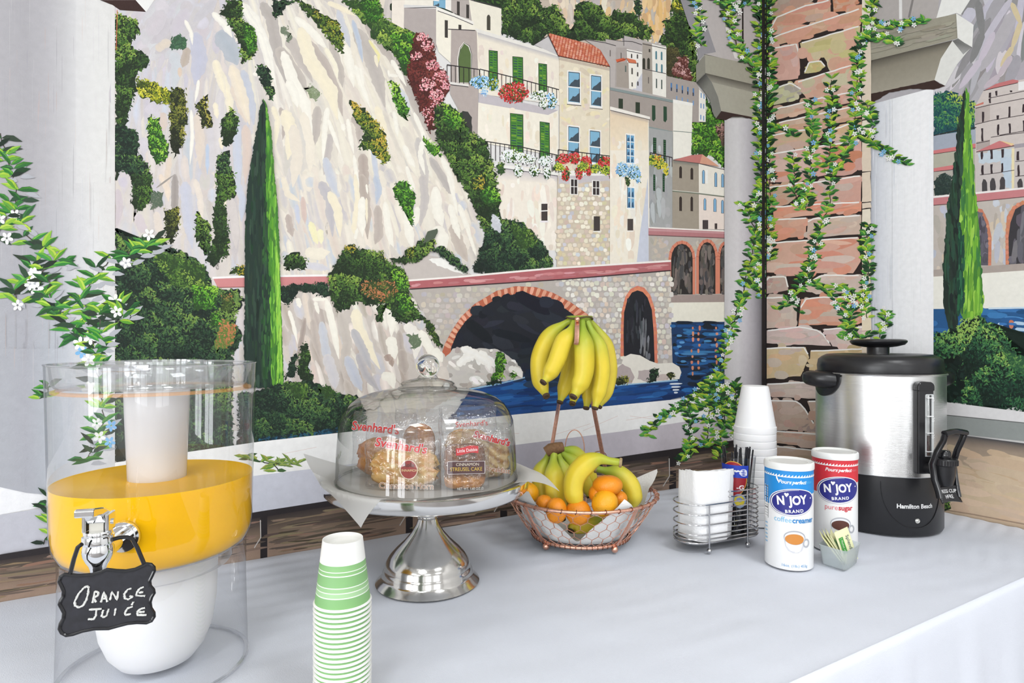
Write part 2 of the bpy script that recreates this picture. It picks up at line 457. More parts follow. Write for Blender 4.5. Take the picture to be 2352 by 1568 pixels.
        for i in range(n):
            x, y = sample(poly); x += ru(-rag, rag) * .8; y += ru(-rag, rag) * .8
            best = min(cl, key=lambda c: ((x - c[0]) ** 2 + (y - c[1]) ** 2) / (c[2] * c[2]))
            u = (x - best[0]) / best[2]; v = (y - best[1]) / best[2]
            t = 0.45 + 0.42 * (u * light[0] + v * light[1]) + best[3] * 1.15 + ru(-0.24, 0.24)
            t = max(0, min(0.999, t)) * (len(pal) - 1); k = int(t)
            col = jit(mixc(pal[k], pal[k + 1], t - k), 9)
            an = (ru(0, 6.28) if ang is None else ang + ru(-spread, spread))
            s = size * ru(0.5, 1.25); off = lv0 + thick * i / n
            dx, dy = math.cos(an) * s * .6, math.sin(an) * s * .6; ex, ey = -dy * .38, dx * .38
            self.face([(x - dx, y - dy), (x + ex, y + ey), (x + dx, y + dy), (x - ex, y - ey)], col, off)
        self.end()
    def strokes(self, poly, pal, n, L, w, ang, da=0.2, thick=0.00012, bend=0.12, jt=7, inset=True, soft=None):
        self.up(); thick *= 0.4; pal = [H(p) for p in pal]; lv0 = Paint.level[self.w]
        self.begin(bbox(poly), n * 8 if soft else n)
        for i in range(n):
            x, y = sample(poly); an = (ang(x, y) if callable(ang) else ang) + ru(-da, da)
            l = L * ru(.5, 1.4)
            if inset and not (inside((x + math.cos(an) * l * .45, y + math.sin(an) * l * .45), poly) and inside((x - math.cos(an) * l * .45, y - math.sin(an) * l * .45), poly)): l *= .4
            if soft: self.soft_stroke(x, y, an, l, w * ru(.7, 1.7), jit(random.choice(pal), jt), H(soft(x, y) if callable(soft) else soft), ru(-bend, bend)); continue
            self.stroke(x, y, an, l, w * ru(.5, 1.4), jit(random.choice(pal), jt), ru(-bend, bend), lv0 + thick * i / n)
        self.end()
    def stones(self, poly, pal, sx, sy, gap=0.8, holes=()):
        self.up(); x0, y0, x1, y1 = bbox(poly); y = y0 + sy * .3; r = 0
        while y < y1:
            x = x0 + (sx * .5 if r % 2 else 0)
            while x < x1:
                cx, cy = x + ru(-.2, .2) * sx, y + ru(-.18, .18) * sy
                if inside((cx, cy), poly) and not any(inside((cx, cy), h) for h in holes):
                    a, b_ = sx * ru(.38, .54), sy * ru(.38, .54); pts = []
                    for k in range(9):
                        t = k / 9 * 2 * PI; q = ru(.85, 1.1)
                        ct, st = math.cos(t), math.sin(t); e = 0.75
                        pts.append((cx + a * q * math.copysign(abs(ct) ** e, ct), cy + b_ * q * math.copysign(abs(st) ** e, st)))
                    self.face(pts, jit(random.choice(pal), 10), Paint.level[self.w] + rnd() * 3e-5)
                x += sx
            y += sy; r += 1
        self.up(0.00006)
    def vine(self, path, dens=1.0, L=34, w=11, spread=14, pal=None, stem='3a3428', flowers=0.22, fr=9, blue=0.3, sw=2.5, shadow=None):
        pal = pal or [('2f6b35', '4f9440'), ('2c4a33', '3d7a3c'), ('5d9a38', 'a9c945'), ('23332a', None), ('3c8a3f', '7cb845')]
        P = []
        for (a, b) in zip(path[:-1], path[1:]):
            n = max(2, int(math.hypot(b[0] - a[0], b[1] - a[1]) / (L * .28)))
            P += [(a[0] + (b[0] - a[0]) * k / n + ru(-.1, .1) * L, a[1] + (b[1] - a[1]) * k / n + ru(-.1, .1) * L) for k in range(n)]
        P.append(path[-1]); lv0 = Paint.level[self.w]
        self.line(P, sw, stem, 0.4); lv0 = 0; k = 0; self.begin(bbox(P), int(len(P) * (dens * 1.35 + .5) * 3.6 + len(P) * flowers * 7), 14, int(L))
        for i, (x, y) in enumerate(P):
            for _ in range(max(1, int(dens * 1.35 + rnd()))):
                x1, y1 = x + ru(-1, 1) * spread * .45, y + ru(-1, 1) * spread * .4; tw = ru(-.35, .35)
                for side in random.choice(((-1, 1), (1, -1), (-1, 1), (random.choice((-1, 1)),))):
                    an = -PI / 2 + tw + side * ru(.55, 1.45); c1, c2 = random.choice(pal); l = L * ru(.7, 1.15)
                    if shadow and rnd() < .22: self.leaf(x1 + L * .35, y1 + L * .25, an, l * .8, w, shadow, None, lv0)
                    self.leaf(x1, y1, an, l, w * ru(.8, 1.2), jit(c1, 10), jit(c2, 12) if c2 else None, lv0)
        lv0 += 0.00009
        for (x, y) in P:
            if rnd() < flowers:
                for _ in range(random.choice((1, 1, 2))):
                    self.flower(x + ru(-1, 1) * spread, y + ru(-1, 1) * spread, fr * ru(.8, 1.15), '84bdea' if rnd() < blue else 'f8f8f4', lv0 + rnd() * 3e-5)
        self.end()
    def done(self, name, label=None):
        if not self.f: return None
        fn = on_left if self.w == 'L' else on_right
        me = bpy.data.meshes.new(name)
        me.from_pydata([tuple(fn(p[0], p[1], o)) for p, o in zip(self.px, self.off)], [], self.f)
        at_ = me.color_attributes.new('Col', 'FLOAT_COLOR', 'POINT')
        arr = np.ones((len(self.c), 4), dtype=np.float32); arr[:, :3] = np.array(self.c, dtype=np.float32)
        at_.data.foreach_set('color', arr.ravel())
        me.materials.append(M_PAINT); me.update()
        o = bpy.data.objects.new(name, me); COL.objects.link(o)
        o.parent = WALL_L if self.w == 'L' else WALL_R
        if label: o['label'] = label
        self.reset(); return o
# ------------------------------------------------------------------ mural on the long wall
A1 = C(0, 0, 3.485); A2 = C(500, 0, 3.485); A3 = C(900, 0, 4.182); A4 = C(1300, 0, 4.182); A5 = C(1700, 0, 3.2)
B1 = C(0, 400, 3.485); B2 = C(500, 400, 3.485); B3 = C(1000, 200, 4.182); B4 = C(1050, 450, 3.213); B5 = C(1300, 300, 4.182); B6 = C(1700, 400, 3.2)
D2 = C(560, 780, 4.752); D3 = C(1420, 620, 3.408); D8 = C(560, 1080, 3.92)
GREEN = ['22301f', '304828', '47692f', '688c3c', '98b050']
DKGREEN = ['1c2822', '263c2c', '365438', '50743f', '7a974a']
BRIGHT = ['2c4a24', '46802e', '6fb035', '9ccb45', 'c4dd62']
YELLOW = ['3d4a22', '7a8a28', 'b9b832', 'dcd648', 'ece66a']
OLIVE = ['252a1c', '3c4526', '626a30', '8a8c3c', 'b0a850']
OCHRE = ['2a3a22', '50702e', '8a9a38', 'c0a840', 'd8b850']
ORANGE = ['3a4a28', '5f7a38', 'a8744a', 'c07a52', 'd08a60']
p = Paint('L')
def soft(pal, base, k=.5): return [mixc(H(c), H(base), k) for c in pal]
# --- cliff
p.poly([(262, -190), (1757, -190), (1757, 60), (262, 60)], 'c6c0bc'); p.strokes([(262, -185), (1100, -185), (1100, 40), (262, 40)], ['cfc8c2', 'd8d0c8', 'c4bdba', 'e4dccc'], 160, 130, 18, 1.7, .2); p.foliage([(900, -180), (1700, -180), (1700, 30), (900, 30)], ['22301f', '304828', '47692f', '688c3c'], .5, 10, clump=40)
cliff = [(262, 20), (350, 0), (780, 0), (870, 60), (960, 200), (1040, 380), (1100, 520), (1090, 600), (1060, 640), (1000, 700), (1030, 800), (1060, 900), (900, 990), (262, 990)]
p.poly(cliff, 'd2cac4', 2)
def ground(x, y):
    t = max(0, min(1, (x - 560) / 160)); return mixc(mixc((204, 200, 205), (216, 208, 202), min(1, y / 600)), (230, 222, 208), t)
def flow(x, y):
    t = max(0, min(1, (x - 430) / 640)); v = max(0, 1 - y / 620)
    return PI / 2 - 0.10 - 0.55 * t * (0.35 + 0.65 * v) if x > 430 else PI / 2 + 0.16 * max(0, 1 - y / 350)
p.strokes(cliff, soft(['d2cac4', 'd9d2ca', 'cbc3bd', 'd2d0d6', 'cdced8', 'ded6ca', 'd8d0d0'], 'd4cdc7', .1), 900, 150, 20, flow, .10, jt=4, soft=ground)
right_c = A2(120, 160, 300, 0, 800, 0, 1200, 260, 1480, 560, 1700, 1060, 2060, 1568, 400, 1568, 250, 900)
p.strokes(right_c, soft(['ece4d4', 'f1ead9', 'e8dfd0', 'dcd3c9', 'd4cdc7', 'f3eee0'], 'e8e0d2', .1), 520, 150, 16, flow, .07, jt=4, soft=ground)
low_c = B2(480, 0, 1560, 0, 2050, 300, 2000, 700, 1500, 640, 900, 800, 500, 800)
p.strokes(low_c, ['e4dbcc', 'ece3d4', 'd8cfc8', 'd0cbcb', 'ccd0d8', 'e0d2c8', 'efe8da'], 420, 120, 16, flow, .07, jt=4, soft=ground)
left_c = A1(1000, 120, 1700, 60, 1990, 500, 1990, 1568, 930, 1568, 1000, 800)
p.strokes(left_c, ['cdc9d1', 'd4cfd2', 'dad2ca', 'cbd0d9', 'dfd7cd', 'd2cac4'], 300, 130, 17, lambda x, y: PI / 2 + .25 * max(0, 1 - y / 320), .08, soft=ground)
# lavender crown
p.strokes(A1(1080, 90, 1300, 40, 1700, 30, 1650, 350, 1350, 400, 1150, 520), ['cdc7cc', 'd2cdd0', 'd0d1d5', 'cac4c6'], 70, 150, 24, 2.2, .2, soft=ground)
def S_(cr, pts, col, w, bend=0.0):
    """one long tapering brush stroke through crop points"""
    q = cr(*pts); p.up(); n = len(q)
    for (a, b) in zip(q[:-1], q[1:]):
        pass
    L = []; R_ = []
    m = 10; path = []
    for i in range(n - 1):
        for k in range(m): path.append((q[i][0] + (q[i + 1][0] - q[i][0]) * k / m, q[i][1] + (q[i + 1][1] - q[i][1]) * k / m))
    path.append(q[-1]); N = len(path)
    for i in range(N):
        a = path[max(i - 1, 0)]; b = path[min(i + 1, N - 1)]; d = math.hypot(b[0] - a[0], b[1] - a[1]) or 1
        t = i / (N - 1); hw = w / 2 * (min(1, t * 7 + .15)) ** .6 * (min(1, (1 - t) * 3.0 + .08)) * ru(.86, 1.12)
        nx, ny = -(b[1] - a[1]) / d * hw, (b[0] - a[0]) / d * hw
        L.append((path[i][0] + nx, path[i][1] + ny)); R_.append((path[i][0] - nx, path[i][1] - ny))
    bs = ground(path[N // 2][0], path[N // 2][1]); c = H(col); e = mixc(c, bs, .28)
    gq = p.begin((min(v[0] for v in L + R_), min(v[1] for v in L + R_), max(v[0] for v in L + R_), max(v[1] for v in L + R_)), 2 * N, 1, 1)
    for i in range(N - 1):
        a, b = path[i], path[i + 1]; ca = e if i == 0 else c; cb = e if i > N - 4 else c
        for E in (L, R_): p.face([a, b, E[i + 1], E[i]], [ca, cb, e, e])
    p.end()
W, CR, TA, LV, BL, PK = 'f6f2e6', 'f3e9cf', 'bdb1a9', 'c6c2ca', 'bcc6d6', 'dfc8ba'
# shadow planes
for cr, pts, col, w in [
    (A2, (350, 20, 430, 150, 480, 420, 560, 700), 'b7afa9', 26), (A2, (480, 380, 640, 640, 700, 900), 'bcb3ab', 34),
    (A2, (560, 300, 640, 420, 760, 660), 'c2b9b2', 26), (A2, (720, 320, 860, 520, 960, 760, 1000, 930), TA, 22),
    (A2, (1100, 230, 1200, 400, 1280, 620, 1340, 860), 'beb6b0', 32), (A2, (1180, 180, 1300, 330, 1450, 520, 1560, 760, 1720, 1080, 2040, 1560), 'b9afa8', 26),
    (A2, (760, 100, 880, 230, 980, 400), 'c1b7ae', 22), (A2, (900, 320, 980, 560, 1000, 700), 'bfb6ae', 18),
    (A2, (1080, 930, 1140, 1010, 1130, 1150), TA, 20), (A2, (1160, 1230, 1170, 1400, 1180, 1560), 'b5a79e', 22),
    (A2, (800, 850, 790, 1000, 760, 1200), 'beb5ae', 22), (A2, (900, 1070, 880, 1200, 850, 1400), 'c2bab6', 20),
    (A2, (1340, 160, 1400, 330, 1420, 500), 'c4bcb6', 20), (A2, (500, 860, 540, 980, 520, 1120), TA, 13),
    (A2, (1700, 1260, 1850, 1500, 1900, 1568), 'b9b2ae', 18), (A2, (1600, 1100, 1640, 1300, 1680, 1500), 'cac4c0', 20),
    (B2, (1150, 0, 1180, 200, 1200, 520), 'b8aba1', 24), (B2, (1280, 250, 1290, 480, 1260, 560), TA, 20), (B2, (820, 60, 900, 200, 920, 500), 'bfbbc0', 24),
    (B2, (1640, 0, 1660, 200, 1620, 420), 'c5bebb', 20), (B2, (1880, 400, 1930, 560, 2000, 700), 'c3b6ac', 26),
    (B2, (560, 320, 580, 430, 600, 500), 'bcaea6', 16), (B2, (120, 150, 130, 450, 140, 720), 'cbc4c4', 22),
    (B1, (1400, 0, 1400, 200, 1390, 330), 'a09893', 16), (B1, (1480, 60, 1500, 320, 1540, 600), 'c9cbd8', 26),
    (B1, (940, 120, 960, 260, 930, 420), 'cfc4c8', 16), (B1, (1100, 320, 1130, 420, 1180, 470), 'd3c8cb', 22),
    (A1, (1750, 250, 1850, 400, 1900, 520), 'b3bac2', 42), (A1, (1560, 260, 1600, 480, 1560, 680), 'c2c3d2', 34),
    (A1, (1380, 420, 1420, 520, 1390, 720), 'ccd0d4', 26), (A1, (1500, 380, 1480, 480, 1460, 540), 'bcae a0'.replace(' ', ''), 20)]:
    S_(cr, pts, col, w)
for cr, pts, col, w in [
    (A2, (180, 20, 300, 150, 400, 400, 470, 700), W, 20), (A2, (330, 250, 380, 420, 440, 640), W, 14), (A2, (620, 140, 760, 260, 880, 400), W, 18),
    (A2, (860, 380, 940, 520, 960, 640), 'f5eed8', 11), (A2, (660, 220, 740, 480, 900, 720, 960, 960), CR, 32), (A2, (520, 410, 600, 640, 700, 830, 760, 1140), W, 26),
    (A2, (560, 640, 620, 760, 640, 860), W, 20), (A2, (880, 860, 860, 1000, 840, 1310), W, 13), (A2, (880, 950, 930, 1080, 985, 1240), W, 10),
    (A2, (1020, 360, 1050, 480, 1090, 700), W, 20), (A2, (1100, 520, 1150, 680, 1220, 860), W, 13), (A2, (1140, 540, 1170, 700), W, 8),
    (A2, (1080, 160, 1130, 330, 1160, 500), BL, 12), (A2, (960, 80, 1020, 260, 1060, 380), 'ccced6', 16), (A2, (880, 20, 980, 60, 1110, 130), CR, 12),
    (A2, (1210, 320, 1290, 440, 1280, 520), 'efe6a8', 7), (A2, (1260, 440, 1280, 540), CR, 8), (A2, (1390, 480, 1440, 560, 1510, 690), W, 11), (A2, (1365, 560, 1375, 620), W, 5),
    (A2, (1370, 600, 1450, 610), W, 8), (A2, (1440, 700, 1500, 790, 1540, 900), 'd3d6dc', 15), (A2, (1410, 890, 1430, 1000, 1440, 1100), W, 10),
    (A2, (1570, 900, 1640, 1060, 1690, 1240), W, 10), (A2, (1640, 1120, 1620, 1250, 1660, 1400), W, 12), (A2, (1490, 1160, 1540, 1280, 1580, 1340), W, 13),
    (A2, (1510, 1330, 1540, 1430, 1560, 1568), W, 10), (A2, (1790, 1260, 1860, 1400, 1900, 1560), W, 12), (A2, (1000, 990, 1010, 1050), W, 11),
    (A2, (1040, 950, 1060, 1080, 1090, 1230), W, 11), (A2, (1090, 1240, 1110, 1400, 1130, 1568), W, 9), (A2, (1270, 850, 1320, 1000, 1340, 1250), CR, 18),
    (A2, (200, 560, 260, 800, 290, 1000), 'c5c9d4', 22), (A2, (280, 590, 340, 600, 370, 650), W, 10), (A2, (20, 560, 90, 780, 110, 1000), CR, 18),
    (A2, (120, 680, 190, 820, 230, 980), 'e6d6c4', 26), (A2, (140, 950, 150, 1200, 170, 1568), 'c5cedb', 18), (A2, (220, 1000, 240, 1200, 220, 1480), 'ddcabe', 20),
    (A2, (440, 850, 480, 960, 460, 1180), CR, 14), (A2, (530, 880, 600, 1080, 560, 1280), CR, 30), (A2, (680, 900, 740, 1150, 740, 1400), 'efe6d6', 22), (A2, (600, 1000, 640, 1250, 600, 1500), 'e9dfd0', 26),
    (A2, (1240, 1180, 1270, 1400, 1290, 1568), 'c8cedb', 12), (A2, (860, 1260, 900, 1420, 960, 1568), 'c9cdd8', 20),
    (B2, (1100, 0, 1120, 200, 1090, 430, 1110, 520), CR, 12), (B2, (1160, 180, 1150, 350, 1160, 500), W, 18), (B2, (1190, 80, 1200, 160), W, 5), (B2, (1190, 190, 1195, 400), CR, 6), (B2, (1260, 10, 1290, 120, 1270, 240), BL, 15),
    (B2, (1340, 220, 1360, 400, 1410, 660), W, 16), (B2, (890, 140, 960, 280, 980, 500), CR, 20), (B2, (740, 380, 780, 500, 800, 560), 'f2ecc0', 16), (B2, (820, 440, 830, 560), 'f4efc8', 14),
    (B2, (520, 20, 560, 160, 660, 220), 'ece2cf', 14), (B2, (630, 240, 640, 330, 650, 400), 'c9cedd', 12), (B2, (680, 180, 690, 300, 700, 400), 'd6bfb6', 12),
    (B2, (1520, 300, 1530, 450, 1560, 600), W, 20), (B2, (1600, 260, 1580, 420), W, 14), (B2, (1740, 100, 1760, 300, 1800, 420), W, 24), (B2, (1740, 420, 1800, 520, 1780, 640), W, 30), (B2, (1540, 20, 1580, 130), W, 8),
    (B2, (1840, 0, 1890, 180, 1920, 330), W, 8), (B2, (1860, 240, 1900, 400, 1940, 520), W, 16), (B2, (1930, 240, 1980, 380, 2030, 500), W, 12), (B2, (1990, 420, 2040, 560, 2070, 660), W, 8),
    (B2, (1500, 700, 1420, 640, 1380, 560), 'd9d2c8', 12), (B2, (700, 620, 800, 640, 900, 620), 'f0e8d6', 26), (B2, (640, 720, 800, 740, 900, 760), 'd5d3da', 16),
    (B2, (1100, 520, 1110, 470, 1120, 430), W, 8), (B2, (60, 180, 50, 260), CR, 10), (B2, (140, 40, 200, 200, 190, 380), 'c9cedb', 18),
    (A1, (1930, 20, 2000, 150, 2080, 240), W, 16), (A1, (1700, 100, 1800, 200, 1860, 300), W, 16), (A1, (1480, 160, 1530, 260, 1540, 360), W, 9), (A1, (1590, 640, 1580, 720, 1560, 820), W, 8), (A1, (1530, 880, 1540, 1100, 1520, 1320), W, 9),
    (A1, (1720, 480, 1760, 620, 1800, 760), CR, 20), (A1, (1850, 520, 1920, 720, 2000, 1000), 'efe2cc', 26), (A1, (1440, 540, 1440, 620), 'dcc8b4', 10), (A1, (1250, 400, 1320, 350, 1380, 330), 'ddd0c0', 20),
    (A1, (1580, 900, 1600, 1100, 1600, 1350), 'e0d2c4', 22), (A1, (1660, 1150, 1660, 1400), 'bccade', 9), (A1, (1720, 820, 1740, 950), CR, 12), (A1, (1890, 960, 1900, 1200, 1920, 1500), 'c9cedb', 20), (A1, (1760, 1100, 1780, 1200), CR, 9),
    (A1, (1300, 900, 1310, 1050), 'd8c8bc', 20), (A1, (1180, 840, 1230, 900, 1250, 1000), 'd2ccd4', 26), (A1, (1140, 1100, 1160, 1230), 'd3cdd4', 24), (A1, (1360, 1250, 1340, 1400, 1330, 1568), 'e2d2c0', 14), (A1, (970, 1420, 1000, 1500), 'cfc8d2', 20),
    (B1, (1280, 0, 1340, 120, 1350, 220), 'ead9c6', 14), (B1, (1250, 300, 1270, 420, 1280, 490), 'e2d6ca', 18), (B1, (1340, 500, 1460, 480), 'ddd6d4', 18), (B1, (1560, 40, 1600, 180, 1620, 400), 'e8ddd0', 14), (B1, (1850, 200, 1880, 400, 1890, 600), 'd4ccc8', 20),
    (B1, (1250, 110, 1400, 0), '9a938c', 4)]:
    S_(cr, pts, col, w)
p.done('painted_cliff', 'pale cream and lavender painted cliff face')
# --- foliage on the cliff
def fol(*a, **k): p.foliage(*a, **k)
fol(A1(935, 110, 1090, 160, 1110, 260, 1040, 370, 1190, 450, 1190, 520, 1080, 600, 1100, 700, 1060, 800, 1010, 1000, 960, 1350, 922, 1450, 925, 110), GREEN, 1.1, 7)
fol(A1(1090, 620, 1180, 640, 1330, 700, 1400, 800, 1320, 835, 1200, 800, 1110, 760), YELLOW, 1.3, 6, clump=14)
fol(A1(1375, 700, 1480, 720, 1500, 900, 1470, 1150, 1400, 1270, 1365, 1150, 1355, 900), OLIVE, 1.1, 6)
fol(A1(920, 1000, 1100, 1050, 1110, 1250, 1200, 1320, 1230, 1568, 1080, 1568, 1050, 1400, 920, 1350), DKGREEN, 1.1, 7)
fol(A1(1200, 920, 1270, 950, 1290, 1080, 1350, 1150, 1330, 1290, 1260, 1310, 1200, 1200, 1180, 1000), BRIGHT, .9, 6, clump=14)
fol(A1(1380, 300, 1450, 280, 1500, 320, 1490, 390, 1430, 400, 1360, 390), ['3d5a45', '4a6e50', '55805a'], .9, 6, rag=3)
fol(A1(1570, 830, 1650, 760, 1660, 880, 1700, 960, 1690, 1010, 1620, 1020), OLIVE, .8, 6); fol(A1(1760, 1010, 1850, 860, 1920, 940, 1880, 1080, 1850, 1160, 1790, 1160), GREEN, .9, 6)
fol(A1(1740, 1250, 1820, 1200, 1860, 1400, 1870, 1568, 1740, 1568), DKGREEN, .9, 6)
fol(A2(80, 0, 190, 0, 200, 150, 290, 240, 320, 430, 200, 505, 150, 280, 60, 140, 20, 120), GREEN, 1.1, 6, clump=20)
fol(A2(210, 210, 290, 220, 315, 400, 240, 440), BRIGHT[:4], .8, 6)
fol(A2(310, 520, 400, 530, 440, 700, 450, 800, 420, 800, 360, 680, 320, 580), DKGREEN, 1, 6)
fol(A2(440, 0, 620, 0, 540, 60, 500, 120, 450, 150), DKGREEN, 1, 6)
fol(A2(620, 0, 700, 20, 850, 130, 960, 170, 1000, 280, 1005, 430, 900, 330, 800, 200, 720, 120), OCHRE[:4], 1.1, 6)
fol(A2(510, 220, 560, 220, 600, 320, 560, 340), ['75806c', '8f9a80'], .4, 5); fol(A2(700, 690, 760, 690, 830, 760, 790, 800, 720, 780), ['8f9a7c', '7d9068', 'a6ad90'], .6, 6, rag=7)
fol(A2(1060, 800, 1150, 850, 1330, 1040, 1380, 1280, 1330, 1320, 1210, 1190, 1120, 1190, 1180, 1070, 1090, 920), OCHRE, 1.2, 6, clump=18)
fol(A2(1370, 640, 1440, 680, 1530, 880, 1520, 970, 1430, 880, 1400, 750), BRIGHT, 1, 6); fol(A2(1650, 1090, 1780, 1180, 1790, 1250, 1700, 1230, 1660, 1150), BRIGHT[:4], 1, 5)
fol(B2(1410, 60, 1520, 60, 1580, 180, 1560, 420, 1500, 300, 1420, 180), BRIGHT[:4], 1, 6, clump=12)
fol(B1(1060, 0, 1210, 0, 1220, 200, 1110, 300, 1050, 220), GREEN[:4], 1, 6); fol(B1(1320, 280, 1430, 260, 1440, 400, 1380, 560, 1320, 500), OLIVE, .9, 5)
fol(B1(1570, 300, 1680, 400, 1690, 600, 1640, 650, 1560, 500), GREEN, .9, 6); fol(B1(1730, 0, 1880, 0, 1880, 170, 1800, 220, 1830, 420, 1830, 640, 1700, 740, 1650, 700, 1720, 500, 1700, 320, 1740, 200), GREEN[:4], 1.1, 6)
fol(B1(1230, 140, 1310, 150, 1290, 260, 1200, 280), ['5a6a58', '7a8070', '4a5a48'], .6, 5)
p.done('painted_cliff_greenery', 'painted shrubs clinging to the cliff face')
# --- village: far hillside first
SW = 1.6
def rect(cr, x0, y0, x1, y1, col, slant=0): p.poly(cr(x0, y0, x1, y0 + slant, x1, y1 + slant, x0, y1), col)
p.poly(A3(1420, 0, 2500, 0, 2500, 460, 1420, 460), 'c9b9aa')
p.strokes(A4(0, 0, 1020, 0, 1010, 250, 900, 400, 0, 400), ['d8c7b0', 'c6bcb4', 'e8c890', 'f0e8d4', 'bdb4b4', 'e6c8a6'], 130, 60, 11, PI / 2 + .1, .15)
p.strokes(A4(720, 0, 1010, 0, 1000, 180, 880, 380, 740, 200), ['e8be80', 'f0cf9a', 'ddb78a', 'c6bcb4'], 60, 60, 10, PI / 2, .15)
p.strokes(A3(1440, 0, 1760, 0, 1770, 250, 1720, 290, 1640, 60), ['d8cabb', 'e9d9c4', 'c6b8ac', 'e6c9b0'], 40, 55, 9, PI / 2 - .15, .1)
fol(A3(1050, 0, 1420, 0, 1440, 75, 1600, 45, 1650, 200, 1700, 270, 1770, 400, 1500, 330, 1370, 430, 1060, 330), GREEN, 1.3, 6, clump=20)
fol(A4(0, 250, 80, 300, 95, 60, 170, 0, 330, 60, 400, 170, 470, 100, 650, 130, 730, 200, 840, 300, 800, 390, 560, 350, 450, 400, 340, 400, 180, 390, 0, 360), GREEN, 1.3, 6, clump=20)
fol(A4(650, 0, 720, 0, 720, 160, 660, 130), DKGREEN, 1, 5)
fol(A4(1020, 0, 1100, 20, 1180, 240, 1240, 350, 1262, 600, 1250, 800, 1200, 780, 960, 720, 960, 450, 890, 400, 960, 300, 930, 200, 1010, 180), GREEN, 1.3, 6, clump=18)
fol(A4(1020, 0, 1080, 10, 1130, 90, 1060, 120, 1020, 80), YELLOW, 1, 5, clump=10)
fol(A4(960, 430, 1080, 470, 1100, 640, 1040, 740, 965, 720), ['3d3a26', '55502e', '6a6a3a'], 1, 6)
fol(A4(1080, 540, 1160, 530, 1170, 640, 1215, 740, 1200, 785, 1030, 720, 1030, 650), ['5a2f2a', '7a4a40', 'c99a98', 'eac4c4'], 1.2, 5, clump=10)
fol(A4(1205, 1180, 1340, 1160, 1340, 900, 1420, 1130, 1540, 1150, 1540, 1620, 1400, 1500, 1300, 1480, 1200, 1490), BRIGHT, 1.2, 6, clump=22)
fol(A4(1440, 1200, 1535, 1190, 1535, 1400, 1500, 1400), ['5a4a40', '8a6a5a', 'c99a98'], 1, 5)
fol(A2(990, 0, 1290, 0, 1330, 140, 1480, 210, 1600, 270, 1600, 600, 1500, 600, 1420, 440, 1240, 290, 1200, 200, 1110, 120), GREEN[1:] + ['b6cf55'], 1.3, 6.5, clump=26)
fol(A2(1140, 0, 1290, 0, 1310, 130, 1230, 190, 1160, 120), BRIGHT[:4], .9, 6)
fol(A2(1380, 250, 1560, 270, 1590, 400, 1560, 560, 1470, 560, 1430, 420), BRIGHT, 1, 6, clump=16)
p.done('painted_hillside_trees', 'painted green trees on the hillside above the village')
# --- houses
def shutter(cr, x0, y0, x1, y1, sl=10):
    p.poly(cr(x0, y0, x1, y0 + sl, x1 + 3, y1 + sl, x0 + 3, y1), '2a4a2c'); p.poly(cr(x0 + 8, y0 + 8, x1 - 8, y0 + sl + 8, x1 - 6, y1 + sl - 6, x0 + 10, y1 - 6), '4f8a36')
    n = int((y1 - y0) / 24); xm = (x0 + x1) / 2
    for i in range(n):
        yy = y0 + 18 + i * 24
        for (a, b) in ((x0 + 13, xm - 4), (xm + 5, x1 - 12)):
            p.poly(cr(a, yy, b, yy + sl * .4, b, yy + 9 + sl * .4, a, yy + 9), random.choice(['27405a', '2c5a34', '8aa83c', '24424a', '3a6a30']))
def window(cr, x0, y0, x1, y1, sl=12, split=True, frame=True):
    if frame: p.poly(cr(x0 - 14, y0 - 16, x1 + 12, y0 - 16 + sl, x1 + 14, y1 + 22 + sl, x0 - 14, y1 + 22), 'f4f2ee')
    if frame: p.line(cr(x0 - 16, y1 + 26, x1 + 18, y1 + 28 + sl), 1.4, '4a4548')
    p.poly(cr(x0, y0, x1, y0 + sl, x1, y1 + sl, x0, y1), '84b6d2')
    for (ya, yb) in (((y0, (y0 + y1) / 2), ((y0 + y1) / 2, y1)) if split else ((y0, y1),)):
        h = yb - ya; pts = [x1, ya + h * .2 + sl]
        for k in range(6): pts += [x1 - (x1 - x0) * k / 6 * .9, ya + h * (.35 + .42 * k / 6 + ru(-.09, .09)) + sl * .5]
        pts += [x0 + 3, yb - 6, x1, yb + sl - 4]
        p.poly(cr(*pts), '45525c')
    p.line(cr(x0, y0, x1, y0 + sl), 1.6, '2c3038'); p.line(cr(x0, y0, x0, y1), 1.0, '2c3038'); p.line(cr(x1, y0 + sl, x1, y1 + sl), 1.4, '2c3038')
    if split: p.line(cr(x0 - 4, (y0 + y1) / 2, x1 + 4, (y0 + y1) / 2 + sl), 2.6, 'f6f4f0')
def dark(cr, x0, y0, x1, y1, sl=4, col='3f3a36', arch=False):
    if arch:
        r = (x1 - x0) / 2; xm = (x0 + x1) / 2
        p.poly(cr(x0, y1, x0, y0 + r * 1.3, x0 + r * .4, y0 + r * .4, xm, y0, x1 - r * .4, y0 + r * .5, x1, y0 + r * 1.4, x1, y1 + sl), col)
    else: p.poly(cr(x0, y0, x1, y0 + sl, x1, y1 + sl, x0, y1), col)
def rail(cr, pts, hgt, step, w=1.5):
    q = cr(*pts); s_ = 4.182
    p.line(q, 2.2, '2a2428', .2)
    for (a, b) in zip(q[:-1], q[1:]):
        n = max(1, int((b[0] - a[0]) * s_ / step))
        for k in range(n + 1):
            t = k / n; x = a[0] + (b[0] - a[0]) * t; y = a[1] + (b[1] - a[1]) * t
            p.line([(x, y), (x + ru(-.5, .5), y + hgt / s_)], w, '2f282c')
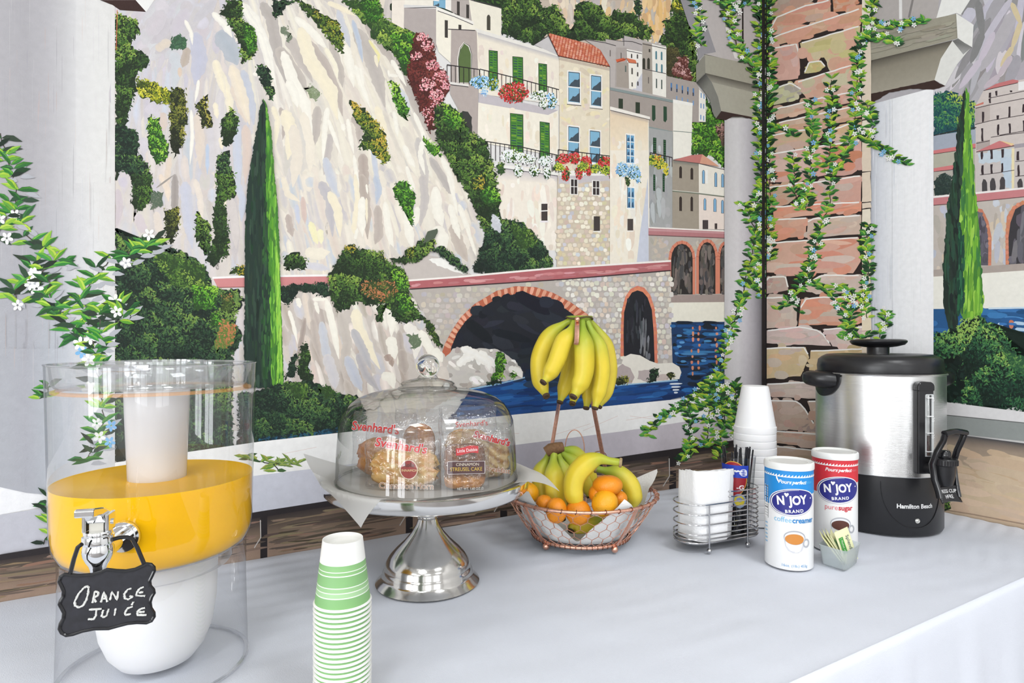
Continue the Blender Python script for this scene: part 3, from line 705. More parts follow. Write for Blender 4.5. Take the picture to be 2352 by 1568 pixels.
def blooms(cr, cx, cy, rx, ry, cols, n, size=2.6, leaf=True):
    if leaf:
        pts = []
        for k in range(14): t = k / 14 * 2 * PI; pts += [cx + rx * math.cos(t) * ru(.7, 1), cy + ry * math.sin(t) * ru(.7, 1)]
        fol(cr(*pts), ['2f4a2a', '4a6a35', '7a9a3a', 'b5b848'], 1.0, 4.5, rag=4, clump=8)
    p.up(); lv = 0; q0, q1 = cr(cx - rx, cy - ry, cx + rx, cy + ry); p.begin((q0[0], q0[1], q1[0], q1[1]), n, 6)
    for i in range(n):
        a = rnd() * 6.28; r = math.sqrt(rnd()); x, y = cr(cx + rx * r * math.cos(a), cy + ry * r * math.sin(a))[0]
        p.stroke(x, y, ru(0, 6.28), size * ru(1.2, 2.2), size, jit(random.choice(cols), 14), 0, lv)
    p.end()
BLUE = ['8cc0ea', 'b4d8f2', 'd8ecf8', '6fa8dc']; RED = ['c8282c', 'd94a4c', 'e88a8c', 'a81e24', 'd43434']; WHT = ['fafaf8', 'f0f4f2', 'e4ece8']
# upper left white houses
p.poly(A3(0, 0, 140, 0, 118, 280, 0, 215), 'f1e7da'); p.poly(A3(125, 0, 420, 0, 420, 70, 120, 60), 'f2ecdf')
window(A3, 400, -60, 465, 62, 8, frame=False); p.poly(A3(455, 0, 520, 0, 520, 85, 455, 68), '7fb0cc'); p.poly(A3(515, 0, 580, 0, 575, 110, 515, 85), 'f4f0e8')
p.poly(A3(570, 0, 785, 0, 785, 215, 570, 110), 'b8aea8'); dark(A3, 625, 12, 652, 146, 4); dark(A3, 715, 42, 742, 172, 5)
p.poly(A3(740, 0, 1052, 82, 1050, 345, 780, 285), 'f1ebda'); p.line(A3(760, 0, 900, 30, 1052, 80), 1.8, '4a4448'); dark(A3, 912, 140, 947, 288, 4, '4a473c', True)
p.poly(A3(112, 45, 425, 58, 425, 88, 118, 78), 'dcdad8'); p.line(A3(118, 78, 425, 70), 1.6, '3c383c')
p.poly(A3(118, 76, 425, 84, 428, 480, 340, 380, 250, 330, 115, 262), 'b5aba7')
p.poly(A3(425, 80, 785, 235, 800, 292, 572, 290, 572, 610, 450, 500, 425, 420), 'f4eede'); p.poly(A3(425, 62, 785, 208, 785, 240, 428, 100), 'f2eee6'); p.line(A3(440, 104, 600, 160, 780, 238), 1.6, '4a4448')
dark(A3, 508, 192, 538, 360, 4); dark(A3, 640, 236, 668, 280, 4)
p.poly(A3(570, 285, 820, 290, 830, 900, 825, 1290, 760, 1285, 560, 900, 565, 620), 'b6aaa4'); p.line(A3(540, 280, 800, 292), 2, '3a3438')
p.poly(A3(632, 790, 628, 560, 648, 460, 690, 402, 742, 436, 772, 520, 768, 800), 'e8e4dc'); p.poly(A3(645, 790, 643, 565, 660, 475, 695, 418, 735, 448, 760, 520, 758, 795), '5c7042'); p.line(A3(645, 790, 640, 560, 660, 460, 695, 410, 745, 440, 768, 520, 762, 795), 1.3, '3a3a34')
# bougainvillea
fol(A2(1580, 270, 1640, 260, 1730, 360, 1740, 500, 1840, 600, 1850, 700, 1790, 850, 1760, 1010, 1690, 1060, 1600, 800, 1530, 650, 1520, 560), ['4a2420', '6b2f2a', '7a3a34', '7f4038'], 1.2, 6)
for (x, y, r, n) in [(1640, 300, 50, 60), (1680, 370, 50, 55), (1590, 450, 45, 40), (1720, 520, 55, 70), (1790, 610, 60, 80), (1690, 660, 60, 70), (1750, 760, 60, 90), (1820, 690, 40, 40), (1700, 900, 60, 35), (1650, 700, 40, 30), (1720, 980, 50, 25), (1760, 830, 50, 40)]:
    blooms(A2, x, y, r, r * .8, ['e89aa0', 'f0b4b8', 'd87a84', 'f4c8c8'], n, 2.4, False)
# main terrace house
p.poly(A3(815, 285, 1612, 530, 1618, 1010, 835, 900), 'f2e9d8'); p.quad(A3(822, 310, 1608, 545, 1605, 590, 830, 370), ['c4c0c2', 'c4c0c2', 'f0e7d6', 'f0e7d6'])
p.strokes(A3(850, 420, 1560, 620, 1560, 900, 850, 800), ['f4ecdc', 'efe2cc', 'f6f0e2', 'eadbd0'], 50, 30, 10, PI / 2, .2)
p.poly(A3(800, 270, 1610, 515, 1610, 545, 815, 308), 'ece8e0')
for q in ((930, 480, 1017, 770), (1158, 540, 1260, 810), (1407, 606, 1490, 880)): shutter(A3, *q)
p.poly(A3(835, 890, 1600, 1060, 1500, 1108, 835, 988), 'c5bec2'); p.poly(A3(830, 985, 1500, 1104, 1600, 1058, 1602, 1500, 920, 1380, 825, 1290), 'f4eddd')
p.strokes(A3(850, 1010, 1580, 1110, 1590, 1450, 930, 1340), ['f6f0e0', 'f0e4d0', 'f3e6d4'], 40, 30, 10, PI / 2, .2)
p.poly(A3(560, 785, 740, 808, 738, 832, 560, 812), 'e6e2dc'); p.line(A3(560, 812, 735, 834), 1.6, '3a3438'); p.poly(A3(960, 845, 1030, 860, 1030, 885, 960, 872), 'eeeae0'); p.poly(A3(1320, 930, 1620, 985, 1620, 1012, 1320, 965), 'f0ece4')
shutter(A3, 1135, 1085, 1262, 1470, 14); shutter(A3, 1420, 1165, 1516, 1520, 14)
rail(A3, (530, 622, 690, 645, 840, 668), 160, 38); rail(A3, (845, 664, 1180, 745, 1622, 866), 130, 39)
blooms(A3, 860, 790, 110, 62, BLUE, 150); blooms(A3, 890, 890, 30, 40, BLUE, 30, leaf=False); blooms(A3, 980, 810, 60, 60, ['d8d060', '7a9a3a', '8cc0ea'], 40)
blooms(A3, 1170, 890, 145, 105, RED, 260); blooms(A3, 1420, 920, 100, 50, WHT, 90); blooms(A3, 1530, 970, 60, 75, BLUE + WHT, 90); blooms(A3, 1460, 1000, 40, 40, WHT, 30)
p.poly(A3(640, 1140, 680, 1064, 730, 1072, 766, 1130, 772, 1300, 700, 1210), '3c3c3a', 1)
# second balcony
p.poly(B3(560, 740, 1190, 800, 1180, 1568, 500, 1568, 560, 900), 'f3eadc'); p.quad(B3(570, 770, 1180, 850, 1180, 930, 570, 880), ['c9c2c4', 'c9c2c4', 'efe6da', 'efe6da'])
p.strokes(B3(600, 900, 1160, 900, 1160, 1560, 800, 1560, 620, 1200), ['f5eee0', 'f0e2d2', 'f6f1e6', 'ecdccf'], 60, 34, 12, PI / 2, .2)
p.poly(B3(550, 735, 1200, 820, 1200, 850, 550, 765), 'f2f0ea'); p.line(B3(560, 768, 1200, 856), 1.6, '55505a')
rail(B3, (490, 522, 840, 578, 1200, 660), 170, 40)
blooms(B3, 740, 660, 120, 60, WHT, 170); blooms(B3, 880, 690, 90, 50, WHT, 90); blooms(B3, 1060, 710, 70, 50, WHT, 90); blooms(B3, 800, 800, 45, 60, WHT, 50); blooms(B3, 950, 800, 50, 60, WHT, 45); blooms(B3, 1070, 820, 35, 60, WHT, 35); blooms(B3, 630, 780, 40, 60, ['4a6a35', '35502c'], 10)
dark(B3, 1018, 1120, 1077, 1282, 0, '443c3a'); p.line(B3(1008, 1190, 1084, 1186), 2.4, 'f4f2ee'); p.line(B3(1008, 1292, 1084, 1290), 4, 'f0eaec'); p.line(B3(1014, 1112, 1082, 1110), 1.5, 'f4f2ee')
p.done('painted_terrace_house', 'white painted houses with green shutters and flower balconies')
# --- red roofed house
p.poly(A3(1370, 430, 1515, 340, 1612, 540), 'cac6c6'); p.line(A3(1370, 428, 1512, 340), 1.5, '3a3438')
p.poly([(1285, 128), (1400, 152), (1401, 420), (1285, 420)], 'e8ddc6')
p.strokes([(1287, 134), (1399, 156), (1399, 415), (1287, 415)], ['eee4cc', 'e4d4c0', 'ece0b8', 'e0d0c0', 'ddd0b0'], 110, 22, 9, .4, 1.2)
p.poly(A3(1605, 548, 2090, 650, 2090, 680, 1605, 575), 'c8b9a8')
p.poly(A3(1515, 318, 1990, 450, 2096, 640, 1600, 535, 1508, 345), 'b5563f')
for r in range(9):
    for k in range(17):
        t = (k + (.5 if r % 2 else 0)) / 17; s = (r + .5) / 9
        x = 1515 + t * 475 + s * (90 + t * 15); y = 322 + t * 130 + s * (205 - t * 5)
        if t < 1: p.stroke(*A3(x, y)[0], 1.25, 6.2, 5.2, jit(random.choice(['d88a6c', 'e0a088', 'cc7558', 'd9937a']), 8), 0, Paint.level['L'] + 1e-5 + 2e-6 * (r % 3))
p.up(.00004); p.line(A3(1508, 345, 1600, 538, 2092, 640), 2, '4a2c28')
for q in ((25, 690, 130, 975), (243, 725, 335, 1010)): window(A4, *q)
for q in ((25, 1215, 122, 1500), (232, 1255, 325, 1555)): window(A4, *q)
p.poly(B3(1175, 850, 1685, 850, 1688, 1740, 1165, 1740), 'd0c2ae')
p.stones(B3(1180, 930, 1680, 930, 1682, 1730, 1170, 1730), ['e6dcc6', 'efe8d6', 'dccbb6', 'd8cfa8', 'd9c4b8', 'cfd0d6', 'f3ecda', 'e8d8c0'], 11, 10.5)
p.poly(B3(1180, 850, 1685, 830, 1685, 900, 1400, 920, 1180, 930), 'cbc4c6', 2)
for q in ((1303, 885, 1362, 1025), (1514, 900, 1574, 1032)):
    p.poly(B3(q[0] - 10, q[1] - 8, q[2] + 8, q[1], q[2] + 8, q[3] + 12, q[0] - 10, q[3] + 6), 'f0ede8'); dark(B3, *q, 3, '3c3434'); xm = (q[0] + q[2]) / 2; ym = (q[1] + q[3]) / 2
    p.line(B3(xm, q[1], xm, q[3]), 1.6, 'f0ede8'); p.line(B3(q[0], ym, q[2], ym + 2), 1.6, 'f0ede8')
dark(B3, 1521, 1240, 1581, 1380, 0, '443c3a'); p.line(B3(1515, 1388, 1586, 1386), 2.2, 'f4f2ee')
p.poly(B3(1190, 800, 1690, 810, 1690, 850, 1190, 850), 'f2efe8')
rail(B3, (1180, 600, 1500, 640, 1690, 665), 120, 45)
for (x, y, rx, ry) in ((1230, 690, 70, 50), (1330, 680, 60, 55), (1450, 710, 50, 45), (1630, 720, 70, 50)): blooms(B3, x, y, rx, ry, RED, 90)
for (x, y, rx, ry) in ((1250, 830, 40, 80), (1380, 820, 35, 70), (1470, 800, 40, 50), (1700, 820, 40, 70)): blooms(B3, x, y, rx, ry, RED, 45)
for (x, y) in ((1190, 770), (1420, 760), (1540, 780), (1640, 800)): blooms(B3, x, y, 50, 45, ['b5c840', 'd8d850', '8aa83c'], 35)
p.done('painted_red_roof_house', 'cream painted house with terracotta tile roof')
# --- far grey houses
p.poly(A4(175, 375, 380, 400, 380, 372, 550, 400, 555, 340, 735, 385, 830, 410, 962, 440, 962, 740, 1250, 790, 1280, 850, 1340, 900, 1340, 1172, 1210, 1172, 1205, 1000, 425, 860, 425, 640, 330, 480), 'bcb4b0')
p.line(A4(175, 378, 380, 412, 480, 440), 1.6, '3c363a'); p.line(A4(375, 372, 555, 400), 1.2, '3c363a')
p.poly(A4(480, 455, 585, 460, 600, 850, 470, 835), 'b0a7a2'); p.poly(A4(555, 345, 735, 388, 732, 500, 555, 440), 'bdb5b3'); p.line(A4(556, 395, 640, 400, 730, 430), 1.6, '3c363a'); p.line(A4(556, 345, 556, 440), 1.2, '3c363a')
p.poly(A4(583, 470, 732, 498, 732, 880, 600, 850), 'f1eee7'); p.line(A4(583, 486, 730, 516), 1.5, '3c363a'); p.poly(A4(640, 860, 732, 700, 732, 882), 'cfcfd8')
p.poly(A4(735, 405, 828, 425, 832, 905, 732, 880), 'aca398'); p.poly(A4(826, 420, 964, 455, 964, 935, 832, 905), 'f3f0e7'); p.line(A4(735, 420, 828, 440, 962, 470), 1.6, '3c363a'); p.line(A4(735, 660, 830, 680, 962, 708), 1.6, '4a4448')
for x in (735, 780): dark(A4, x, 555, x + 26, 662, 4, '3a3a30', True)
for (x, y) in ((858, 488), (910, 495), (862, 605), (912, 615)): dark(A4, x, y, x + 17, y + 80, 3, '5f8a96', True)
for (x, y) in ((864, 755), (914, 765)): dark(A4, x, y, x + 12, y + 90, 2, '55605c')
for (x, y) in ((624, 515), (680, 520), (682, 600), (682, 690), (684, 780), (630, 780), (626, 650)): dark(A4, x, y, x + 13, y + 42 + (20 if x < 640 and y > 600 else 0), 2, '4a4440', True)
for (x, y) in ((420, 480), (525, 505), (570, 630), (570, 770), (788, 740)): dark(A4, x, y, x + 9, y + 60, 2, '6a625e')
dark(A4, 795, 470, 810, 500, 2)
p.poly(A4(485, 600, 600, 600, 606, 850, 485, 830), 'a99f95'); p.poly(A4(602, 600, 676, 612, 676, 850, 610, 852), 'f3efe4'); dark(A4, 567, 628, 579, 690, 2, '5a6a64', True); dark(A4, 628, 650, 642, 712, 2, '4a4440', True); dark(A4, 630, 790, 642, 830, 2, '4a4440')
p.poly(A4(478, 572, 552, 556, 580, 570, 560, 585, 490, 600), 'd4633f'); p.poly(A4(580, 556, 668, 576, 680, 608, 605, 602), 'd97a58'); p.line(A4(490, 600, 580, 562, 606, 602, 680, 610), 1.2, '5a2c24')
p.poly(A4(962, 728, 1245, 790, 1285, 860, 1278, 1175, 1206, 1170, 1205, 1000, 1030, 960, 962, 940), 'aca39d')
for k in range(5):
    dark(A4, 1005 + k * 53, 795 + k * 13, 1019 + k * 53, 870 + k * 12, 2, '4f7fb4'); dark(A4, 1008 + k * 52, 840 + k * 12, 1018 + k * 52, 872 + k * 12, 2, '3a3438')
    if k: dark(A4, 1005 + k * 53, 905 + k * 15, 1016 + k * 53, 950 + k * 15, 2, '7aa0cc')
p.poly(A4(1278, 855, 1342, 930, 1342, 1172, 1275, 1165), 'f3f0e8')
for (x, y) in ((1294, 890), (1320, 900), (1292, 990), (1318, 995), (1290, 1100), (1318, 1110)): dark(A4, x, y, x + 10, y + 48, 2, '6f98c8', True)
p.poly(A4(425, 838, 1030, 962, 1030, 988, 425, 866), '8b9897'); p.line(A4(425, 868, 1030, 990), 1.8, '4a4a4c')
p.poly(A4(422, 866, 1028, 988, 1028, 1275, 785, 1225, 785, 1120, 422, 1040), 'a89e97')
for (x, y, h) in ((505, 945, 95), (668, 980, 105)): dark(A4, x, y, x + 42, y + h, 4, '2f3a2c')
for (x, y) in ((826, 1010), (936, 1020)): p.poly(A4(x, y, x + 32, y + 5, x + 34, y + 130, x + 18, y + 155, x, y + 140), '2c4a36')
p.poly(A4(1028, 955, 1216, 995, 1202, 1500, 1028, 1530), 'f4f1e6'); p.poly(A4(1028, 952, 1218, 990, 1216, 1020, 1028, 985), 'f7f5ee'); p.line(A4(1030, 1258, 1240, 1275), 1.4, '6a7a70')
p.poly(A4(785, 1212, 1025, 1262, 1025, 1285, 785, 1235), '8a9a98')
p.poly([(1487, 293), (1545, 303), (1545, 525), (1488, 522)], 'aaabaa'); p.strokes([(1489, 330), (1544, 340), (1544, 520), (1489, 518)], ['b4b6b6', '9ca09e', 'c0c4c6', 'a4a4a4'], 40, 40, 9, PI / 2, .1)
for q in ((836, 65, 868, 215), (935, 85, 960, 290), (838, 420, 858, 575), (928, 410, 948, 585)):
    dark(B5, *q, 4, '26402e')
    for k in range(int((q[3] - q[1]) / 22)): p.line(B5(q[0] + 4, q[1] + 14 + k * 22, q[2] - 4, q[1] + 16 + k * 22), .9, '4f8a5a')
rail(B5, (808, 210, 1020, 258), 90, 26); blooms(B5, 820, 280, 45, 55, ['d8d050', 'b0b840', '6a8a3a'], 50); blooms(B5, 890, 310, 60, 60, ['e0d04a', 'c8c040', '6a8a3a'], 80); blooms(B5, 960, 370, 22, 60, ['e0d04a', 'c8c040'], 40); blooms(B5, 870, 260, 50, 30, ['d8903a', 'd8d050'], 20)
# house 3
p.poly([(1401, 245), (1490, 268), (1492, 612), (1401, 616)], 'f4ecdc'); p.quad([(1401, 250), (1488, 272), (1488, 345), (1402, 345)], ['e8d2b4', 'eed8b8', 'f4e8d2', 'f3e3c8'])
p.strokes([(1403, 320), (1486, 320), (1486, 605), (1403, 605)], ['f7f2e6', 'f3e8d4', 'f0e0cc', 'f9f6ee'], 60, 40, 11, PI / 2, .15)
p.poly(B3(2042, 860, 2050, 1720, 1930, 1720, 1965, 1400, 2010, 1100), 'cdd1de'); p.poly(B3(1680, 185, 2062, 285, 2062, 312, 1680, 222), 'f4efe6'); p.line(B3(1680, 222, 2062, 314), 1.6, '4a4448'); p.quad(B3(1685, 226, 2045, 316, 2045, 345, 1685, 262), ['c0b2a6', 'c0b2a6', 'e8d4b8', 'e8d4b8'])
for q in ((1838, 455, 1908, 725), (1846, 960, 1910, 1158)):
    p.poly(B3(q[0] - 12, q[1] - 12, q[2] + 8, q[1] - 4, q[2] + 8, q[3] + 18, q[0] - 12, q[3] + 14), 'f6f4ee'); p.poly(B3(q[0], q[1], q[2], q[1] + 10, q[2], q[3] + 4, q[0], q[3]), '6fa6cc')
    nr = 4 if q[3] - q[1] > 220 else 2
    for k in range(nr):
        ya = q[1] + (q[3] - q[1]) * k / nr; yb = ya + (q[3] - q[1]) / nr
        for xa in (q[0], (q[0] + q[2]) / 2): p.poly(B3(xa + 6, yb - 6, xa + 10, ya + (yb - ya) * .55, xa + 22, ya + (yb - ya) * .4, xa + 28, yb - 4), '3a5a78')
        p.line(B3(q[0], ya, q[2], ya + 8), 1.6, 'f6f4ee')
    p.line(B3((q[0] + q[2]) / 2, q[1], (q[0] + q[2]) / 2, q[3]), 1.6, 'f6f4ee'); p.line(B3(q[0], q[1], q[0], q[3]), 1.2, '2c3440')
dark(B3, 1845, 1265, 1900, 1376, 0, '4c4542'); p.line(B3(1840, 1384, 1904, 1382), 1.8, 'f6f4f0')
blooms(B3, 1800, 790, 70, 70, BLUE, 130); blooms(B3, 1900, 810, 60, 70, BLUE, 110); blooms(B3, 1950, 870, 22, 60, BLUE, 40); blooms(B3, 1850, 900, 22, 50, ['35502c', '2a4028'], 20)
# right small house
p.poly(B5(1022, 285, 1278, 312, 1278, 945, 1022, 940), 'a69c8d'); p.poly(B5(1275, 312, 1535, 375, 1532, 950, 1278, 945), 'f1ece0'); p.poly(B5(1280, 600, 1530, 640, 1528, 950, 1280, 945), 'f0e2d8')
p.poly(B5(1028, 282, 1200, 236, 1310, 226, 1475, 345, 1270, 312), 'c67d77'); p.poly(B5(1310, 226, 1475, 345, 1285, 312), 'dba48a'); p.line(B5(1028, 284, 1270, 314, 1535, 378), 1.6, '5a504c'); p.quad(B5(1030, 290, 1275, 318, 1275, 350, 1030, 325), ['7f8078', '7f8078', 'a69c8d', 'a69c8d'])
p.line(B5(1022, 580, 1275, 604, 1535, 636), 3, '7a8070'); p.line(B5(1022, 572, 1275, 596, 1535, 628), 1.2, 'e6e4da')
for q in ((1088, 340, 1114, 455), (1196, 355, 1222, 468), (1088, 630, 1114, 770), (1196, 632, 1220, 772)): dark(B5, *q, 2, '3a302c', True)
for q in ((1312, 380, 1330, 505), (1430, 402, 1448, 535), (1495, 415, 1514, 540), (1326, 652, 1343, 760), (1420, 652, 1442, 775), (1494, 668, 1512, 790)): dark(B5, q[0] - 4, q[1] - 4, q[2] + 4, q[3] + 3, 2, '3a4048', True); dark(B5, *q, 2, '86b4d8', True)
p.poly(B5(1334, 380, 1362, 375, 1366, 508, 1336, 505), 'f8f6f0'); dark(B5, 1312, 858, 1366, 945, 0, '4a4040'); dark(B5, 1428, 890, 1453, 945, 0, '4a4040')
# road and far arches
p.poly([(1490, 535), (1665, 545), (1665, 680), (1490, 680)], 'b9b2aa'); p.strokes([(1493, 545), (1664, 550), (1664, 600), (1493, 600)], ['c4bcb0', 'b0a8a0', 'bdb6ba', 'c6b8a8'], 60, 14, 8, 0, 1.5)
p.poly(B5(792, 925, 1528, 962, 1528, 1030, 792, 1000), 'b97f82'); p.line(B5(792, 930, 1528, 964), 3.2, 'f6efe8'); p.line(B5(792, 1003, 1528, 1032), 1.8, '6a4a4c'); p.quad(B5(792, 945, 1528, 975, 1528, 990, 792, 962), ['c99a9c'] * 4)
for (x0, x1, yt, yb) in ((1580, 1738, 352, 726), (1784, 1906, 340, 722), (1940, 1976, 360, 720)):
    def ar(g):
        xm = (x0 + x1) / 2 if x1 < 1950 else x1; r = xm - x0 + g; pts = [x0 - g, yb]
        for k in range(9):
            t = PI * (1 - k / 8 * (1 if x1 < 1950 else .5)); pts += [xm + r * math.cos(t), yt + 110 - g * .2 - (110 + g) * math.sin(t)]
        if x1 < 1950: pts += [x1 + g, yb]
        else: pts += [x1, yb]
        return B4(*pts)
    p.poly(ar(20), 'd98a70'); p.poly(ar(0), '2e2b2a')
    q = ar(20); qi = ar(0)
    for k in range(1, len(q) - 1): p.line([q[k], qi[k]], 1, 'b05a48')
    p.strokes(ar(-14), ['6a625c', '5a5652', '7a706a', '4a4a4c'], 60, 26, 7, PI / 2, .1, inset=True)
p.poly(B4(1578, 732, 1978, 726, 1978, 782, 1578, 788), 'a5958f'); p.poly(B4(1578, 786, 1978, 782, 1978, 930, 1582, 932), 'efebdc')
p.done('painted_far_houses', 'grey and white painted houses above arched road')
# --- slope foliage in front of the houses
fol(B3(60, 150, 240, 260, 330, 420, 480, 520, 570, 800, 620, 1080, 610, 1250, 700, 1290, 860, 1310, 900, 1568, 430, 1568, 490, 1440, 330, 1060, 200, 850, 130, 700, 40, 560, 0, 420, 0, 200), GREEN, 1.3, 6.5, clump=24)
fol(B3(90, 150, 240, 250, 260, 330, 180, 420, 80, 330), BRIGHT, 1, 6); fol(B3(430, 960, 560, 950, 625, 1080, 520, 1140, 440, 1080), BRIGHT[:4], 1.1, 6, clump=12); fol(B3(330, 900, 470, 830, 480, 960, 380, 1000), OCHRE, .8, 6)
fol(B4(110, 550, 200, 330, 240, 220, 430, 175, 560, 260, 640, 360, 690, 450, 705, 530, 300, 570), DKGREEN, 1.4, 6.5, clump=26)
fol(B4(400, 190, 540, 250, 600, 360, 480, 400, 420, 300), GREEN[1:], .8, 6)
fol([(1130, 490), (1150, 505), (1150, 535), (1128, 520)], ['c9ccd2', 'e6e8ec'], .7, 5, rag=3)
p.done('painted_slope_greenery', 'painted green bushes beside the white houses')
# --- bridge, water and rocks
bridge = [(935, 660), (1000, 648), (1540, 612), (1545, 840), (1300, 860), (1060, 880), (1015, 812), (960, 700)]
p.poly(B2(1480, 720, 1640, 640, 1760, 660, 2010, 790, 2060, 820, 1520, 850), 'c9c0ba'); p.poly(B2(1690, 680, 1840, 660, 1850, 700, 2000, 790, 1960, 800, 1760, 730), 'f4f2ec', 1.5)
p.poly(bridge, 'b9b1aa')
arch_in = B4(-40, 1250, -45, 1120, 0, 1010, 60, 925, 150, 842, 300, 752, 430, 722, 560, 732, 680, 772, 800, 832, 900, 905, 980, 1000, 1020, 1150, 1030, 1300, 500, 1330)
arch_out = B4(-110, 1150, -90, 1090, -35, 985, 30, 890, 130, 795, 290, 700, 430, 665, 580, 672, 710, 715, 840, 785, 960, 870, 1050, 980, 1100, 1300, 0, 1330)
small_in = B4(1230, 1180, 1228, 1000, 1232, 860, 1256, 765, 1290, 712, 1330, 696, 1370, 708, 1405, 748, 1437, 840, 1450, 1000, 1458, 1240, 1380, 1200)
p.stones(B4(700, 610, 1545, 560, 1590, 560, 1590, 1230, 1170, 1240, 1000, 950, 860, 800), ['d2cdc6', 'e2dccb', 'c9c6cc', 'd9c8b8', 'e6e2d2', 'c9c2ba', 'e8e4da'], 11.5, 12, holes=(arch_out, small_in))
p.stones([(960, 672), (1250, 650), (1260, 690), (1100, 720), (1040, 780), (1005, 790)], ['c2bab4', 'cbc2b4', 'b8b2b4', 'cdc6be', 'c0b6a4'], 14, 12, holes=(arch_out,))
p.poly(arch_out, 'b9664c'); p.poly(arch_in, '1f222a')
for k in range(30):
    t = k / 29; i = t * 8; 
    def along(poly, u):
        j = min(int(u), len(poly) - 2); f = u - j; return (poly[j][0] + (poly[j + 1][0] - poly[j][0]) * f, poly[j][1] + (poly[j + 1][1] - poly[j][1]) * f)
    a = along(arch_out[1:12], t * 10); b_ = along(arch_in[1:12], t * 10); m = ((a[0] + b_[0]) / 2, (a[1] + b_[1]) / 2)
    an = math.atan2(b_[1] - a[1], b_[0] - a[0]); d = math.hypot(b_[0] - a[0], b_[1] - a[1])
    p.stroke(m[0], m[1], an, d * 1.05, 8.2, jit('e3a88c', 10), 0, None, .5)
p.up(.00005)
p.strokes(arch_in, ['242932', '1c1f28', '2a2f3a', '20262f'], 70, 70, 24, .2, .5)
p.poly(B4(1205, 1175, 1208, 980, 1215, 850, 1240, 745, 1280, 685, 1330, 662, 1380, 676, 1425, 730, 1455, 820, 1475, 1000, 1478, 1240, 1458, 1240, 1450, 1000, 1437, 840, 1405, 748, 1370, 708, 1330, 696, 1290, 712, 1256, 765, 1232, 860, 1228, 1000, 1230, 1180), 'd9806a')
for k in range(26):
    t = k / 25; qs = [(1467, 1220), (1462, 1000), (1445, 830), (1402, 720), (1330, 680), (1255, 738), (1224, 855), (1218, 1000), (1217, 1170)]
    u = t * 8; j = min(int(u), 7); f = u - j; x = qs[j][0] + (qs[j + 1][0] - qs[j][0]) * f; y = qs[j][1] + (qs[j + 1][1] - qs[j][1]) * f
    an = math.atan2(y - 900, x - 1340) if y < 860 else 0
    p.stroke(*B4(x, y)[0], an, 10 if x > 1330 else 8, 8, jit('dd8a66', 10), 0, Paint.level['L'] + 2e-5, .5)
p.up(.00005); p.poly(small_in, '23242a'); p.strokes(B4(1345, 950, 1370, 880, 1400, 920, 1435, 1200, 1350, 1180), ['6a6c72', '55585e', '7c7e82'], 26, 36, 4, PI / 2 + .05, .06); p.strokes(B4(1260, 760, 1390, 760, 1340, 1100, 1240, 1100), ['2e3036', '3a3c44', '1c1d22'], 26, 36, 5, PI / 2, .1)
red = B2(1540, 850, 2090, 828, 2095, 882, 1545, 918)
p.poly([(940, 646), (1050, 638), (1268, 618), (1541, 600), (1541, 620), (1300, 640), (1050, 656), (942, 664)], 'b4686c'); p.line([(940, 664), (1050, 657), (1300, 641), (1541, 621)], 2.6, '3a2a2e'); p.line([(938, 644), (1050, 636), (1268, 616), (1541, 599)], 4.2, 'f6f0ea'); p.strokes([(945, 652), (1050, 644), (1540, 608), (1538, 616), (1050, 652), (945, 660)], ['c98486', 'd4989a', 'b87478'], 40, 34, 5, -.07, .02)
p.poly([(490, 640), (770, 632), (770, 652), (500, 660)], 'd08a8a'); p.line([(488, 638), (562, 635), (770, 632)], 4.5, 'f6f2f0'); p.line([(500, 660), (770, 655)], 1.6, '8a4a48')
water = B4(90, 1440, 200, 1410, 400, 1360, 500, 1330, 560, 1290, 1000, 1290, 1170, 1390, 1400, 1375, 1600, 1355, 1960, 1370, 1940, 1430, 1800, 1450, 1580, 1500, 1100, 1580, 300, 1700, -120, 1760)
p.poly(water, '1f477f'); p.strokes(water, ['1d4a8a', '245a9c', '1a3a70', '2a69ac', '173462'], 150, 60, 8, -.10, .05); p.strokes(B4(500, 1290, 1000, 1290, 1150, 1380, 700, 1400, 400, 1400), ['223248', '28405e', '1c2a40'], 40, 60, 12, -.1, .05)
p.line(B4(90, 1425, 300, 1388, 500, 1338), 3, '8fb8d8'); p.line(B4(1170, 1398, 1400, 1378, 1660, 1356), 3, '9cc4e0')
dw = B4(1580, 930, 1978, 928, 1975, 1400, 1640, 1400, 1590, 1230)
p.poly(dw, '1f3c64'); p.strokes(dw, ['1f4c84', '2a5f9c', '1a2c46', '18222e', '2f6aa4'], 110, 34, 7, 0, .08)
for (x, y, l, c) in [(1640, 1030, 40, '5f9cd0'), (1660, 1080, 40, '5f9cd0'), (1640, 1110, 36, '5f9cd0'), (1800, 1150, 260, '3f7cb0'), (1750, 1165, 200, '4a86ba'), (1720, 1000, 60, '3f7cb0'), (1900, 1020, 90, '4a8cc0'), (1850, 1070, 60, '4a8cc0'), (1670, 1220, 40, '4f8cc0'), (1820, 1215, 40, '5f9cd0'), (1620, 1160, 30, '5f9cd0'), (1900, 1100, 60, '4f8cc0'), (1700, 1060, 40, '2a5f9c')]:
    p.up(); p.stroke(*B4(x, y)[0], 0, l / 3.2, 5.5, H(c))
for x in (1735, 1785, 1912):
    for k in range(9):
        if rnd() < .85: p.up(); p.stroke(*B4(x + ru(-6, 6), 975 + k * 42)[0], PI / 2, ru(6, 12), ru(4, 6.5), jit('d58a6c', 12))
for k, (y, l) in enumerate(((1385, 95), (1408, 70), (1430, 50), (1450, 30))): p.up(); p.stroke(*B4(1615, y)[0], -.03, l / 3.2, 4, H('dfe8f0'))
rock1 = B4(-90, 1200, -30, 1130, 40, 1112, 120, 1125, 210, 1125, 300, 1130, 380, 1180, 440, 1230, 490, 1300, 480, 1345, 300, 1372, 200, 1390, 60, 1420, -90, 1440, -140, 1300)
